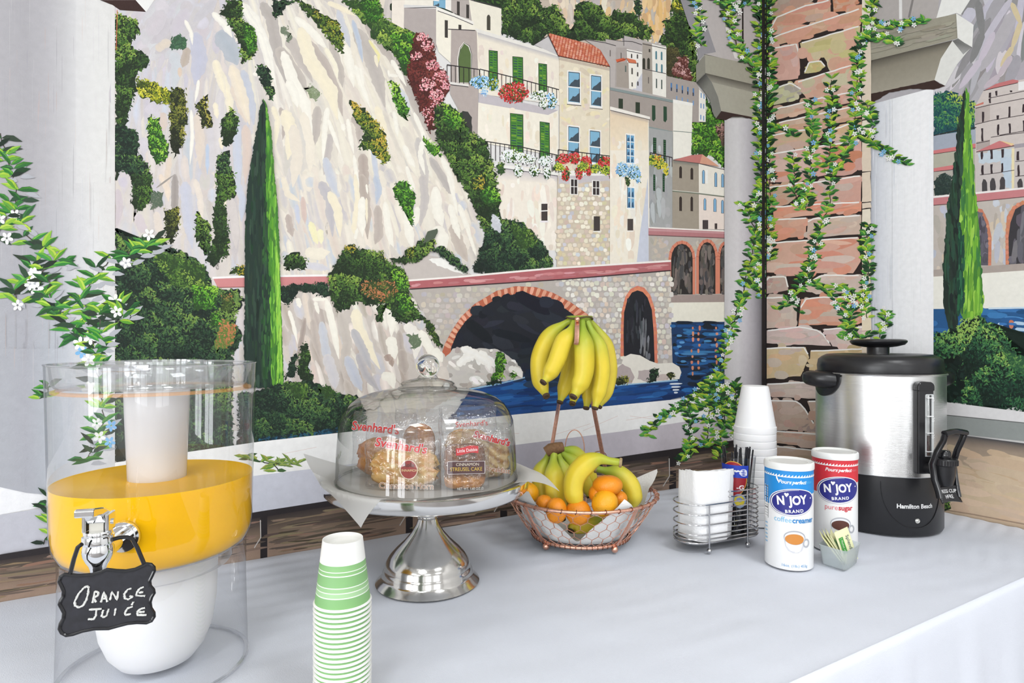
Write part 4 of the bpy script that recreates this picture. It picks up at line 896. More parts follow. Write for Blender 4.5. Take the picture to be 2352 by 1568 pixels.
p.poly(rock1, 'c9c4be', 1.5); p.strokes(rock1, ['efece6', 'e2ded8', 'b5ada6', 'c3bcb8', 'f6f4f0', 'a9a19a'], 60, 24, 11, .5, .8)
for cr, pts, w in ((B4, (30, 1120, 120, 1160, 230, 1230, 240, 1290), 20), (B4, (160, 1150, 230, 1180), 12), (B4, (380, 1270, 450, 1290, 480, 1340), 16), (B4, (0, 1250, 60, 1200, 140, 1180), 18)): S_(cr, pts, 'f5f3ee', w)
fol(B4(290, 1160, 330, 1155, 360, 1220, 340, 1300, 350, 1340, 300, 1350, 240, 1370, 290, 1280), BRIGHT[:4], 1, 5, clump=10); fol(B4(220, 1370, 330, 1355, 320, 1380, 220, 1395), DKGREEN[:3], .8, 5); fol(B4(390, 1305, 435, 1300, 440, 1335, 400, 1350), BRIGHT[:4], .8, 5)
rock2 = B4(1165, 1245, 1215, 1240, 1225, 1190, 1280, 1164, 1350, 1175, 1420, 1215, 1480, 1236, 1590, 1230, 1640, 1260, 1655, 1300, 1640, 1350, 1400, 1375, 1170, 1392, 1150, 1330)
p.poly(rock2, 'ece7dc'); p.poly(B4(1160, 1280, 1220, 1240, 1280, 1270, 1310, 1340, 1290, 1380, 1165, 1390), 'b8aaa8', 1); p.poly(B4(1340, 1290, 1430, 1280, 1440, 1340, 1400, 1370, 1330, 1350), 'bdb0ae', 1); p.poly(B4(1470, 1320, 1560, 1310, 1560, 1355, 1440, 1365), 'cbbcb6', 1)
fol(B4(1420, 1280, 1470, 1270, 1500, 1310, 1460, 1340, 1470, 1365, 1380, 1370, 1430, 1330), DKGREEN, 1, 4.5, clump=10); fol(B4(1180, 1340, 1240, 1325, 1275, 1360, 1240, 1390, 1180, 1390), OLIVE, 1, 4.5, clump=9); fol(B4(1540, 1320, 1590, 1310, 1620, 1335, 1560, 1348), OLIVE, .9, 4, clump=8)
p.done('painted_stone_bridge', 'painted stone bridge with brick arches over dark water')
# --- lower cliff, shrubs, cypress
lowc = [(640, 660), (760, 680), (940, 690), (985, 760), (1030, 830), (1020, 880), (900, 900), (820, 960), (640, 900)]
p.poly(lowc, 'cbc2ba', 2); p.strokes(lowc, ['efe6da', 'd9cfc6', 'c0b4aa', 'cfccd4', 'e3d2c6', 'f2ece0', 'b9aca2'], 150, 90, 18, PI / 2 - .25, .12, soft='d3cac2')
for cr, pts, col, w in [(B2, (760, 1000, 880, 1000), W, 9), (B2, (870, 1000, 930, 1250, 970, 1480), W, 16), (B2, (640, 990, 660, 1070), W, 12), (B2, (570, 1090, 600, 1180, 640, 1360), W, 9), (B2, (780, 1020, 810, 1120), W, 9), (B2, (830, 1180, 860, 1380, 900, 1560), 'c6c9d2', 20), (B2, (1100, 1080, 1130, 1250, 1300, 1560), CR, 26),
    (B2, (1350, 1060, 1400, 1080, 1390, 1300), W, 26), (B2, (1380, 1300, 1420, 1480), W, 24), (B2, (1500, 1200, 1600, 1300, 1580, 1480), 'efeae2', 26), (B2, (1080, 1240, 1160, 1400, 1230, 1568), 'b8b6ba', 20), (B2, (980, 1100, 1040, 1350, 1000, 1560), 'c3bab2', 22), (B2, (1620, 1250, 1700, 1400, 1760, 1500), W, 20), (B2, (1380, 1460, 1400, 1540), 'a89488', 12), (B2, (760, 1150, 780, 1330, 820, 1480), TA, 14), (B2, (700, 1150, 660, 1400, 620, 1560), 'a89a92', 12), (B2, (1720, 1400, 1800, 1500), W, 24), (B2, (1450, 1250, 1480, 1500), 'b3a79f', 14),
    (D2, (1120, 180, 1220, 420, 1290, 560), 'bfc3cf', 24), (D2, (1240, 150, 1330, 380, 1480, 560), 'b4b0b4', 18), (D2, (1500, 400, 1600, 400, 1640, 540), W, 22), (D2, (900, 160, 980, 400, 1000, 540), 'cfccd0', 26), (D2, (1560, 160, 1590, 240), 'a8948a', 16), (D2, (1720, 100, 1760, 400), 'b0a49c', 22)]: S_(cr, pts, col, w)
fol(B2(1520, 1300, 1590, 1270, 1620, 1350, 1560, 1400), ['6a7a60', '90a084'], .5, 5, rag=6)
p.done('painted_lower_cliff', 'painted pale rocks below the wall')
fol(B2(500, 910, 520, 890, 880, 870, 900, 960, 860, 985, 760, 945, 640, 940, 560, 1060, 510, 1000), DKGREEN[:3], 1.1, 6)
fol(B2(890, 800, 980, 650, 1060, 560, 1130, 600, 1280, 620, 1350, 690, 1480, 760, 1540, 900, 1530, 960, 1600, 1100, 1650, 1160, 1450, 1190, 1330, 1030, 1230, 1050, 1130, 1020, 1060, 1060, 960, 1100, 900, 970), GREEN, 1.4, 6.5, clump=28)
fol(B2(1160, 860, 1400, 850, 1450, 940, 1350, 1020, 1150, 960), ORANGE, .8, 6); fol(B2(1380, 760, 1480, 770, 1540, 900, 1440, 930), BRIGHT[:4], .8, 6); fol(B2(1440, 960, 1530, 960, 1560, 1080, 1450, 1110), BRIGHT, .8, 6); fol(B2(1000, 590, 1060, 560, 1120, 600, 1030, 640), OCHRE, .8, 5); fol(B2(1290, 610, 1340, 630, 1340, 680, 1290, 670), OCHRE, .8, 5)
fol(B2(1650, 1150, 1710, 1190, 1800, 1390, 1740, 1360, 1680, 1260), OCHRE[:4], 1, 5); fol(B2(1290, 1030, 1340, 1040, 1320, 1190, 1270, 1160), GREEN[:4], .9, 5)
fol(B2(540, 660, 640, 630, 720, 690, 700, 760, 540, 760), GREEN, 1, 6); fol(B2(1380, 690, 1500, 650, 1640, 520, 1745, 500, 1730, 600, 1600, 700, 1450, 720), GREEN, 1.1, 6); p.poly(B2(1680, 460, 1760, 432, 1765, 450, 1740, 510, 1640, 560), '566050', 1); fol(B2(1510, 600, 1580, 580, 1570, 660, 1510, 660), OCHRE, .8, 5)
fol(B2(1720, 600, 1800, 580, 1900, 650, 2010, 780, 1950, 780, 1850, 700), DKGREEN, 1, 5); fol(B2(130, 740, 220, 720, 220, 800, 100, 810), OCHRE, .9, 5)
fol(B1(920, 430, 1000, 500, 1300, 510, 1340, 580, 1500, 640, 1640, 740, 1700, 900, 1780, 930, 1900, 920, 1950, 1010, 1890, 1100, 1880, 1200, 1940, 1300, 1860, 1450, 1860, 2300, 920, 2300), DKGREEN, 1.3, 7.5, clump=34)
fol(B1(1200, 640, 1400, 640, 1640, 740, 1650, 900, 1400, 900), GREEN[1:], .8, 7); fol(B1(1520, 900, 1740, 900, 1720, 1080, 1560, 1080), BRIGHT[:4], .9, 7, clump=18); fol(B1(1700, 1100, 1760, 1100, 1760, 1220, 1690, 1200), BRIGHT[:4], .7, 6); fol(B1(1780, 1150, 1880, 1200, 1880, 1350, 1720, 1420, 1740, 1280), ORANGE[1:], .9, 7); fol(B1(1780, 960, 1870, 960, 1850, 1100, 1780, 1100), ORANGE[:4], .7, 6)
fol(D2(620, 60, 680, 30, 715, 180, 700, 320, 760, 400, 740, 460, 640, 450, 590, 350), GREEN[:4], 1.2, 6, clump=16); fol(D2(510, 230, 580, 160, 560, 400, 440, 440), DKGREEN[:3], .8, 5)
cyd = [(604, 226), (609, 240), (612, 300), (610, 400), (612, 500), (616, 600), (618, 700), (622, 800), (628, 890), (560, 890), (562, 700), (562, 600), (566, 450), (575, 380), (589, 300), (599, 245)]
cyl = [(604, 226), (612, 237), (623, 300), (630, 400), (638, 480), (643, 580), (645, 700), (649, 800), (652, 890), (610, 890), (606, 700), (604, 500), (603, 300)]
p.poly(cyl, '4a7a34', 1.2, 4); p.poly(cyd, '24362e', 1.6, 4)
p.strokes(cyd, ['22342c', '2b4034', '1e2e28', '324a3a', '24402c'], 160, 46, 5, PI / 2, .06); p.strokes([(606, 420), (612, 420), (622, 640), (626, 880), (600, 880)], ['2c5030', '356034', '2a4430'], 120, 30, 4, PI / 2, .1)
p.strokes([(612, 250), (622, 300), (634, 450), (642, 600), (649, 880), (624, 880), (620, 640), (612, 440)], ['4f8a32', '66a338', '3f7a30', '7cba42', '5a9a34'], 200, 34, 4, PI / 2, .06); p.strokes([(630, 520), (641, 600), (649, 880), (638, 880), (634, 700)], ['8cc84a', '7cba42', '9fd252'], 90, 34, 3, PI / 2, .05)
p.done('painted_cypress', 'tall dark painted cypress with sunlit right edge')
fol(D2(190, 560, 430, 470, 680, 455, 900, 510, 1040, 580, 1240, 620, 1330, 800, 1320, 1010, 1030, 1035, 160, 1130, -60, 1160, -60, 600), DKGREEN, 1.5, 7, clump=30); fol(D2(430, 480, 700, 470, 700, 640, 560, 640), GREEN[1:], 1, 7, clump=20); fol(D2(800, 500, 960, 520, 1020, 620, 880, 640), GREEN[1:4], .9, 6)
p.strokes(D2(170, 1070, 700, 1010, 1020, 960, 1020, 1020, 170, 1105), ['1d3a4a', '24506a', '1a2c34', '2a5a74'], 90, 10, 5, 0, .8)
p.done('painted_bushes', 'dark green painted bushes along the sill')
# --- sill bands below the picture
def yl(p0): # interpolate polyline
    def f(x):
        for (a, b) in zip(p0[:-1], p0[1:]):
            if x <= b[0]: return a[1] + (b[1] - a[1]) * (x - a[0]) / (b[0] - a[0])
        return p0[-1][1]
    return f
top_white = yl([(-300, 1135), (0, 1118), (263, 1062), (595, 1014), (775, 994), (1190, 951), (1420, 930), (1543, 918), (1760, 893)])
bot_white = yl([(-300, 1230), (0, 1182), (115, 1160), (595, 1091), (735, 1074), (1195, 1020), (1420, 992), (1561, 971), (1760, 938)])
top_dark = yl([(-300, 1318), (0, 1273), (115, 1256), (585, 1176), (777, 1145), (1190, 1085), (1398, 1052), (1561, 1029), (1760, 1000)])
xs = [-250, 0, 130, 263, 420, 600, 780, 1000, 1190, 1400, 1560, 1700, 1757]
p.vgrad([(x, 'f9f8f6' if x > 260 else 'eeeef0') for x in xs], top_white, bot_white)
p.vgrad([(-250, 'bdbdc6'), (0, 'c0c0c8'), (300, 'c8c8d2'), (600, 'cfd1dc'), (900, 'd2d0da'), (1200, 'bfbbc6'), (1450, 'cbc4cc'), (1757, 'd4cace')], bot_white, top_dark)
for _ in range(12):
    x = ru(600, 1500); p.line([(x, top_white(x) + ru(20, 60)), (x + 80, top_white(x + 80) + ru(20, 60))], .8, 'e8cfc8')
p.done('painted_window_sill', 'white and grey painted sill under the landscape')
stones_x = [-300, 200, 606, 940, 1157, 1330, 1545, 1757]
base_y = lambda x: top_dark(x) + 150
p.vgrad([(x, '2c2729') for x in (-250, 0, 300, 600, 900, 1200, 1500, 1757)], top_dark, lambda x: top_dark(x) + 330)
p.done('painted_mortar')
for k in range(len(stones_x) - 1):
    xa, xb = stones_x[k] + 8, stones_x[k + 1] - 8; f = top_dark; n = 8; lay = [(14, '3a3230'), (30, '554a44'), (55, '83705f'), (85, '9c8473'), (115, 'a8907e')]
    p.up()
    for (d0, c0), (d1, c1) in zip(lay[:-1], lay[1:]):
        for i in range(n):
            u0 = xa + (xb - xa) * i / n; u1 = xa + (xb - xa) * (i + 1) / n
            p.face([(u0, f(u0) + d0), (u1, f(u1) + d0), (u1, f(u1) + d1), (u0, f(u0) + d1)], [H(c0), H(c0), H(c1), H(c1)])
    reg = [(xa + 10, f(xa) + 22), (xb - 10, f(xb) + 22), (xb - 10, f(xb) + 100), (xa + 10, f(xa) + 100)]
    p.strokes(reg, ['54493f', '6f5f54', '836f60', '947f6e', '5f524a', '8c7c62', '947464'], 70, 150, 5, math.atan2(f(xb) - f(xa), xb - xa), .04)
    p.line([(xb, f(xb) + 20), (xb + 1, f(xb) + 60), (xb - 14, f(xb) + 84)], 2.2, 'c9c4be')
    p.done('painted_stone_block')
# --- painted columns on the long wall
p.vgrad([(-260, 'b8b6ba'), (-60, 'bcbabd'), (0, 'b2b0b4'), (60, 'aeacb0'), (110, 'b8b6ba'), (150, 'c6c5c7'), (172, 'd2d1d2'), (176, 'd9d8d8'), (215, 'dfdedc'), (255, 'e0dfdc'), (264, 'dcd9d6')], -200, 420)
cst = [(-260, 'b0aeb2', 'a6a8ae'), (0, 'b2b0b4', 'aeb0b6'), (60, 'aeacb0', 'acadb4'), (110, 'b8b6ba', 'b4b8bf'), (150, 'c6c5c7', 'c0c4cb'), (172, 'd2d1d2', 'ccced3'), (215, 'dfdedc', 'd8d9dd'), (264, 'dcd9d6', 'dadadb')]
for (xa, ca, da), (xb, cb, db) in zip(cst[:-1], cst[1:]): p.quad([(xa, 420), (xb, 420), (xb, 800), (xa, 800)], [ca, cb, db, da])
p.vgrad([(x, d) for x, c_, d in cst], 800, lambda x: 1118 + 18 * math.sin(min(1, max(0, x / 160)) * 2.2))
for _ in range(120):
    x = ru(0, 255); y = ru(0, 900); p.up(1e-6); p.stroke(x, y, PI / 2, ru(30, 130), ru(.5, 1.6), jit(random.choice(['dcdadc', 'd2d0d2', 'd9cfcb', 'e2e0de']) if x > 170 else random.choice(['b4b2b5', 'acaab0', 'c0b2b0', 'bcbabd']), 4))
p.up(.00005)
p.poly(A1(800, 0, 1090, 0, 1170, 95, 960, 80, 900, 40), '3a2622'); p.poly(A1(1085, 0, 1235, 0, 1170, 96), 'ecebe8'); p.line(A1(938, 80, 936, 200, 930, 400), 1.4, 'cc6a4a')
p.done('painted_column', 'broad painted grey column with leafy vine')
# far column beside the corner
p.poly(A4(1100, 0, 1300, 0, 1450, 520, 1330, 520, 1275, 580, 1255, 350, 1180, 240), '9b999d'); p.poly(A4(1270, 0, 1930, 0, 1930, 660, 1335, 520, 1440, 500), 'c4bebc'); p.poly(A4(1475, 0, 1500, 0, 1560, 260, 1660, 570, 1620, 560, 1540, 300), 'e9e6e2')
p.poly(A4(1690, 80, 1705, 80, 1708, 540, 1690, 540), '2c2220')
p.vgrad([(1664, 'c4c2c4'), (1674, 'd2d0d2'), (1694, 'dcdadd'), (1712, 'cfccd2'), (1730, 'b2afb6'), (1744, '8a888e'), (1752, '605e64'), (1758, '48464a')], lambda x: 272, lambda x: 1000)
p.poly(A4(1248, 625, 1335, 525, 1342, 702, 1252, 795), '8f8d82'); p.poly(A4(1335, 525, 1925, 645, 1925, 840, 1340, 702), 'aaa798')
p.quad(A4(1340, 702, 1925, 840, 1925, 920, 1400, 790), ['5c5850', '5c5850', 'a09d90', 'a09d90']); p.poly(A4(1398, 788, 1925, 918, 1925, 1150, 1490, 1072, 1460, 930), 'b0ad9f'); p.poly(A4(1255, 790, 1342, 706, 1400, 790, 1460, 930, 1492, 1070, 1440, 1138, 1412, 1080, 1380, 950, 1310, 850), '83837c'); p.quad(A4(1255, 790, 1342, 706, 1395, 790, 1330, 870), ['3e3e3c', '4a4a48', '83837c', '83837c'])
p.poly(A4(1440, 1138, 1492, 1066, 1925, 1150, 1925, 1200, 1880, 1190, 1800, 1150, 1700, 1120, 1600, 1120, 1535, 1155), '3c2b29')
p.done('painted_corner_column', 'slim painted column with capital beside the corner')
# --- vines
BIG = [('2f6b35', '4f9440'), ('2c5a33', '3d7a3c'), ('5d9a38', 'a9c945'), ('2a3a2c', None), ('3c8a3f', '6fb042'), ('86b83c', 'b5d050'), ('2f4a34', None)]
for path in ([(4, 310), (22, 380), (36, 440), (30, 490), (60, 540), (100, 570), (80, 620), (60, 660), (90, 690), (140, 720), (180, 770), (215, 830), (235, 900), (240, 960), (215, 1030), (200, 1060)],
             [(360, 560), (300, 575), (255, 600), (215, 640), (190, 680), (205, 740), (215, 800)], [(20, 500), (-10, 540)], [(150, 600), (110, 610), (90, 640)], [(80, 650), (40, 655), (30, 700)], [(150, 720), (120, 690), (110, 640)], [(270, 690), (235, 720), (225, 790)], [(300, 710), (270, 740)]):
    p.vine(path, 1.0, 44, 12, 30, BIG, '55504a', 0.15, 15, .25, 3, shadow='b4b6bc')
p.vine([(112, 880), (108, 910), (90, 915)], .8, 32, 9, 8, BIG, flowers=0); p.vine([(112, 1140), (108, 1170), (114, 1215), (100, 1250)], .8, 34, 10, 8, BIG, flowers=0)
p.vine([(560, 1050), (600, 1060), (625, 1065), (640, 1080)], 1.0, 30, 8, 12, [('5d8a3c', 'a0b050'), ('3c5a34', None), ('7a9a40', 'b0b058')], '30302c', 0); p.vine([(625, 1065), (660, 1068), (685, 1064)], .7, 26, 7, 6, [('6d8a4c', 'a0b058')], '30302c', 0)
p.done('painted_vine', 'broad-leaved painted vine with white and blue flowers on the grey column')
SM = [('2f6b35', '5f9f3c'), ('24432a', None), ('6d9f38', 'b9cf48'), ('1f3a28', '3d7a3c'), ('4c9a45', '86be4a'), ('8fbf3c', 'c8d84c')]
V = dict(L=19, w=7.5, spread=13, pal=SM, flowers=.28, fr=5.8, sw=2.2)
for path in ([(1745, 0), (1748, 120), (1745, 260), (1748, 400), (1750, 560), (1748, 680)], [(1595, 0), (1612, 50), (1600, 90), (1612, 105)], [(1650, 0), (1685, 20), (1720, 5)], [(1665, 0), (1680, 60), (1695, 110), (1715, 135), (1745, 180)],
             [(1708, 470), (1722, 490), (1735, 530), (1728, 580), (1715, 630), (1705, 680), (1690, 720), (1680, 760), (1662, 810), (1655, 860), (1640, 890)], [(1750, 620), (1735, 650), (1720, 660)], [(1750, 430), (1730, 480)]):
    p.vine(path, 1.0, **V)
V.update(spread=16, flowers=.26)
for path in ([(1482, 1000), (1495, 985), (1530, 955), (1570, 930), (1600, 912), (1640, 895), (1690, 890)], [(1580, 930), (1590, 960), (1585, 1000), (1580, 1040), (1570, 1060)], [(1630, 905), (1630, 950), (1625, 1000), (1620, 1030)], [(1670, 900), (1665, 960), (1655, 1010), (1655, 1050)], [(1690, 880), (1690, 950), (1685, 1000)], [(1620, 880), (1660, 900), (1650, 950)], [(1600, 940), (1640, 930), (1680, 940)], [(1610, 900), (1650, 870)]):
    p.vine(path, 1.2, **V)
p.done('painted_corner_vine', 'small-leaved painted vine with white flowers climbing toward the corner')
p.vgrad([(1750, '2a2526'), (1757.5, '241f20')], -150, 1085); p.done('painted_corner_line')
# ------------------------------------------------------------------ mural on the short wall
p = Paint('R')
c4 = C(2130, 180, 3.563); c5 = C(2130, 560, 3.563); c8 = C(1820, 760, 3.135); E7 = C(1500, 860, 3.267)
XR = 1700  # crop x well beyond the frame, so the painting runs on
# --- landscape
p.poly([(1990, -220), (2700, -220), (2700, 420), (1990, 420)], 'b7b4b9')
mt = A5(1430, 660, 1510, 620, 1700, 350, 1715, 180, 1625, 100, 1700, -100, 2800, -200, 2800, 560, 1790, 660, 1720, 760)
p.strokes(mt, ['a5a3a8', 'bcb9c0', '8f8f90', 'c9c5d0', '9c9a98', 'b0aab4', 'd6d0d6'], 170, 120, 24, lambda x, y: 2.0 - .4 * ((x - 2250) / 150), .25, .0002)
def SR(cr, pts, col, w):
    q = cr(*pts); p.up()
    for (a, b) in zip(q[:-1], q[1:]): p.stroke((a[0] + b[0]) / 2, (a[1] + b[1]) / 2, math.atan2(b[1] - a[1], b[0] - a[0]), math.hypot(b[0] - a[0], b[1] - a[1]) * 1.15, w, H(col))
SR(A5, (2000, 30, 2060, 170, 2000, 350, 1920, 480), 'd9c9a4', 13); SR(A5, (1750, 20, 1780, 250, 1700, 450), '8a8a8a', 18); SR(A5, (1860, 250, 1760, 450, 1620, 640), 'cfc6d2', 16); SR(A5, (1990, 420, 1900, 560, 1800, 640), 'c8bcc4', 14)
p.done('painted_mountain', 'grey lavender painted mountain on the short wall')
p.foliage(c4(50, 120, 150, 110, 240, 130, 390, 200, 395, 420, 50, 470), ['1f4a54', '2c6658', '4a8a5a', '7fb050', 'b8cc58'], 1.3, 7, clump=24)
p.poly(c4(390, 230, 460, 100, 560, 45, 700, 8, 745, 14, XR, -150, XR, 1000, 390, 960), 'd4cac5')
p.poly(c4(460, 100, 560, 45, 700, 8, 745, 16, 745, 32), 'c97a7a'); p.poly(c4(745, 30, 800, 22, 800, 90, 745, 98), 'f2f0f0'); p.poly(c4(390, 220, 460, 192, 460, 210, 395, 228), 'd08070')
p.quad(c4(392, 240, 512, 205, 512, 350, 392, 375), ['b9aca8', 'c6bab4', 'c6bab4', 'b9aca8']); p.poly(c4(400, 520, 512, 500, 512, 560, 400, 590), 'b5a9a4')
for pts in ((460, 100, 740, 36), (515, 160, 660, 130, XR, -80), (395, 245, 520, 215, XR, -10), (390, 378, 520, 345, XR, 140), (400, 532, 510, 510), (520, 482, 640, 462, XR, 330), (590, 465, 790, 430)): p.line(c4(*pts), 1.5, '43383a')
for (x, y, h) in ((510, 120, 35), (565, 105, 35), (685, 100, 14), (510, 165, 35), (455, 275, 80), (575, 305, 30), (672, 235, 80), (785, 210, 70), (450, 410, 105), (578, 380, 85), (675, 370, 75), (788, 345, 90), (900, 200, 80), (1000, 180, 80), (900, 330, 80), (1000, 310, 80)): p.poly(c4(x - 8, y, x + 9, y - 3, x + 9, y + h, x - 7, y + h + 3), '3c3034', 1, 8)
p.poly(c4(400, 600, 590, 510, 720, 545, 720, 580, XR, 460, XR, 1000, 400, 950), 'cdc5c2'); p.poly(c4(415, 610, 690, 572, 690, 650, 500, 700, 415, 690), 'c9d6e0', 3); p.poly(c4(600, 650, 690, 640, 690, 910, 640, 900), 'c3d2e0', 3); p.poly(c4(690, 572, 712, 572, 710, 910, 690, 910), 'efe2b8')
p.poly(c4(400, 598, 590, 510, 712, 548, 560, 575), 'cf7f80'); p.poly(c4(595, 508, 712, 535, 690, 552), 'eccf9a'); p.poly(c4(712, 540, XR, 400, XR, 440, 712, 572), 'a7a1a8'); p.line(c4(400, 602, 560, 578, 712, 552), 1.8, '4a383a')
for (x, y, h) in ((445, 600, 62), (525, 590, 66), (615, 580, 66), (450, 712, 76), (525, 706, 72), (612, 698, 66), (740, 600, 70), (745, 710, 88)): p.poly(c4(x - 9, y, x + 10, y - 3, x + 9, y + h, x - 8, y + h + 3), '3c3034', 1, 8)
p.line(c4(430, 790, 560, 775, 712, 750), 1.4, '43383a'); p.line(c4(720, 680, XR, 570), 1.4, '43383a'); p.line(c4(720, 802, XR, 700), 1.6, '43383a')
for (x, y) in ((466, 826), (536, 818), (614, 808), (758, 822), (860, 800), (950, 790)): p.poly(c4(x - 22, y + 108, x - 20, y + 30, x - 8, y, x + 10, y, x + 22, y + 26, x + 22, y + 104), '4a4648', 1, 8)
p.poly(c4(50, 470, 395, 415, 395, 545, 50, 605), 'a9b1bf'); p.line(c4(50, 468, 240, 425, 400, 402), 2.2, '33302f'); p.poly(c4(50, 590, 395, 532, 395, 566, 50, 618), 'd67f80'); p.line(c4(50, 620, 395, 570), 1.6, '4a3434'); p.poly(c4(50, 622, 390, 572, 390, 700, 50, 740), 'b9b6a6'); p.poly(c4(52, 735, 225, 706, 225, 742, 52, 762), 'd67f80'); p.line(c4(52, 764, 225, 744), 1.4, '4a3434'); p.poly(c4(52, 765, 395, 735, 395, 950, 52, 965), 'b9b3aa')
p.foliage(c4(60, 830, 130, 778, 200, 792, 205, 945, 55, 958), ['2a3a36', '3a4a44', '4c605a'], 1, 6, rag=3)
wy = lambda x: 2
p.poly(c4(50, 1000, XR, 850, XR, 1560, 50, 1610), 'c7beb6'); p.strokes(c4(55, 1060, 780, 1000, 1100, 970, 1100, 1540, 55, 1590), ['c3c6d2', 'd4cabc', 'bcb4ac', 'cfd4da', 'd9c8b4'], 150, 40, 12, PI / 2, .3)
p.poly(c4(50, 980, 380, 942, XR, 810, XR, 875, 400, 1005, 50, 1036), 'cc8588'); p.line(c4(50, 970, 380, 940, XR, 806), 4.5, 'f4efec'); p.line(c4(50, 1038, 400, 1008, XR, 878), 1.8, '6a4a4c')
p.poly(c4(405, 1062, 450, 1070, 500, 1170, 526, 1300, 522, 1530, 440, 1530), 'cc8468'); p.poly(c4(408, 1085, 450, 1110, 485, 1200, 500, 1320, 497, 1530, 430, 1530), '5f5c66'); p.strokes(c4(410, 1100, 450, 1120, 490, 1300, 490, 1520, 430, 1520), ['7a7682', '55525a', '6a6672'], 26, 30, 9, PI / 2, .1)
p.poly(c4(1000, 985, 860, 1000, 760, 1012, 700, 1050, 650, 1130, 640, 1300, 640, 1525, 1000, 1500), 'cc8468'); p.poly(c4(1000, 1010, 860, 1018, 780, 1035, 720, 1070, 680, 1180, 664, 1300, 668, 1524, 1000, 1500), '3c3a3e'); p.strokes(c4(740, 1080, 900, 1060, 900, 1500, 690, 1515), ['66626a', '5a565e', '76727a'], 40, 50, 14, PI / 2 + .1, .1)
for k in range(13):
    a = c4(*[(408, 1075), (440, 1085), (465, 1120), (482, 1160), (495, 1210), (503, 1260), (508, 1310), (510, 1350), (511, 1390), (511, 1430), (511, 1465), (510, 1495), (510, 1520)][k]); p.stroke(*a[0], 0 if k > 3 else .9, 7.5, 6.5, jit('d58a6c', 12), 0, Paint.level['R'] + 3e-5, .5)
    b_ = c4(*[(780, 1015), (742, 1032), (710, 1058), (685, 1095), (668, 1140), (658, 1190), (653, 1240), (651, 1290), (651, 1335), (652, 1380), (653, 1425), (654, 1465), (655, 1505)][k]); p.stroke(*b_[0], 0 if k > 3 else .9, 8, 8, jit('d58a6c', 12), 0, Paint.level['R'] + 3e-5, .5)
p.up(.0001)
p.poly(c5(45, 212, XR, 95, XR, 160, 45, 272), 'b2a69e'); p.poly(c5(48, 268, XR, 155, XR, 520, 48, 536), 'f4f2e8')
p.done('painted_hill_town', 'pink grey painted town with red roofs above arches')
wt = c5(50, 532, XR, 515, XR, 1200, 50, 900); p.poly(wt, '2a5c90'); p.strokes(wt, ['2f67a0', '24507f', '3d7ab4', '1f4470', '4a8cc4'], 120, 50, 11, .02, .06)
p.line(c5(500, 528, 790, 522, XR, 505), 4, 'cfe2f0')
for (x, y, l) in ((760, 650, 110), (770, 700, 100), (620, 690, 60), (600, 660, 50), (750, 760, 80), (770, 880, 80), (780, 795, 60), (900, 640, 90), (950, 760, 90)): p.up(); p.stroke(*c5(x, y)[0], .1, l / 3.5, 8, H('b8d4ea'))
for k in range(8): p.up(); p.stroke(*c5(695 + ru(-15, 15), 640 + k * 33)[0], PI / 2 if k % 2 else 0, 11, 10, jit('d08a6c', 12))
for (x, y) in ((700, 655), (640, 690), (690, 745), (620, 655)): p.up(); p.stroke(*c5(x, y)[0], .05, 18, 6, H('3f7cc0'))
p.done('painted_bay', 'blue painted water with light reflections')
cyd = c4(310, 70, 305, 300, 300, 480, 290, 650, 280, 800, 262, 1050, 258, 1300, 256, 1700, 250, 2000, 240, 2050, 195, 2145, 160, 1980, 130, 1855, 132, 1500, 140, 1400, 165, 1050, 215, 760, 260, 330)
cyr = c4(312, 70, 328, 90, 350, 330, 362, 520, 380, 800, 395, 950, 420, 1200, 438, 1500, 445, 1620, 460, 1800, 440, 1940, 420, 1970, 290, 1970, 280, 1900, 250, 1500, 262, 1050, 285, 700, 303, 350)
p.poly(cyr, '5f9a38', 1); p.strokes(cyr, ['7cb840', '8fcb48', '5f9a38', '6fa83c', 'a4d455', '3f7a40', '4f8a3c'], 260, 50, 6, PI / 2 + .03, .07)
p.poly(cyd, '26352e', 1); p.strokes(cyd, ['24332c', '2c4436', '1f2c28', '2a4a3c', '30503c'], 130, 50, 7, PI / 2 - .05, .06); p.strokes(c4(258, 1200, 300, 1300, 300, 1900, 250, 1950), ['24503c', '2f6a48', '1f4438'], 70, 36, 5, PI / 2, .08)
p.done('painted_short_wall_cypress', 'painted cypress half dark and half bright green beside white column')
p.foliage(c5(50, 745, 150, 720, 240, 690, 300, 620, 460, 600, 560, 700, 640, 740, 700, 850, 790, 930, XR, 1000, XR, 1480, 790, 1368, 160, 1300, 40, 1290), ['14261e', '1f4030', '2f6040', '5a9250', '9cc060'], 1.4, 8, clump=40, rag=8)
p.foliage(c5(600, 860, 790, 930, 1000, 1000, 1000, 1150, 700, 1020), ['2f5a3a', '6a9a50', 'b0c860'], .8, 8, clump=30)
p.strokes(c5(160, 900, 300, 900, 280, 1290, 160, 1290), ['0f1c18', '14261e', '1a3026'], 60, 24, 12, 1, 1.0)
p.done('painted_shore_bush', 'dark green painted bush behind the coffee urn')
p.poly(c8(800, 478, 1110, 512, 1668, 582, 2600, 690, 2600, 800, 1668, 660, 1110, 605, 800, 575), 'eceaea'); p.poly(c8(800, 572, 1110, 603, 1668, 658, 2600, 790, 2600, 960, 1668, 792, 1110, 732, 800, 700), '9ba09d')
p.line(c8(800, 574, 1110, 605, 1668, 661, 2600, 792), 1.8, '5f605e')
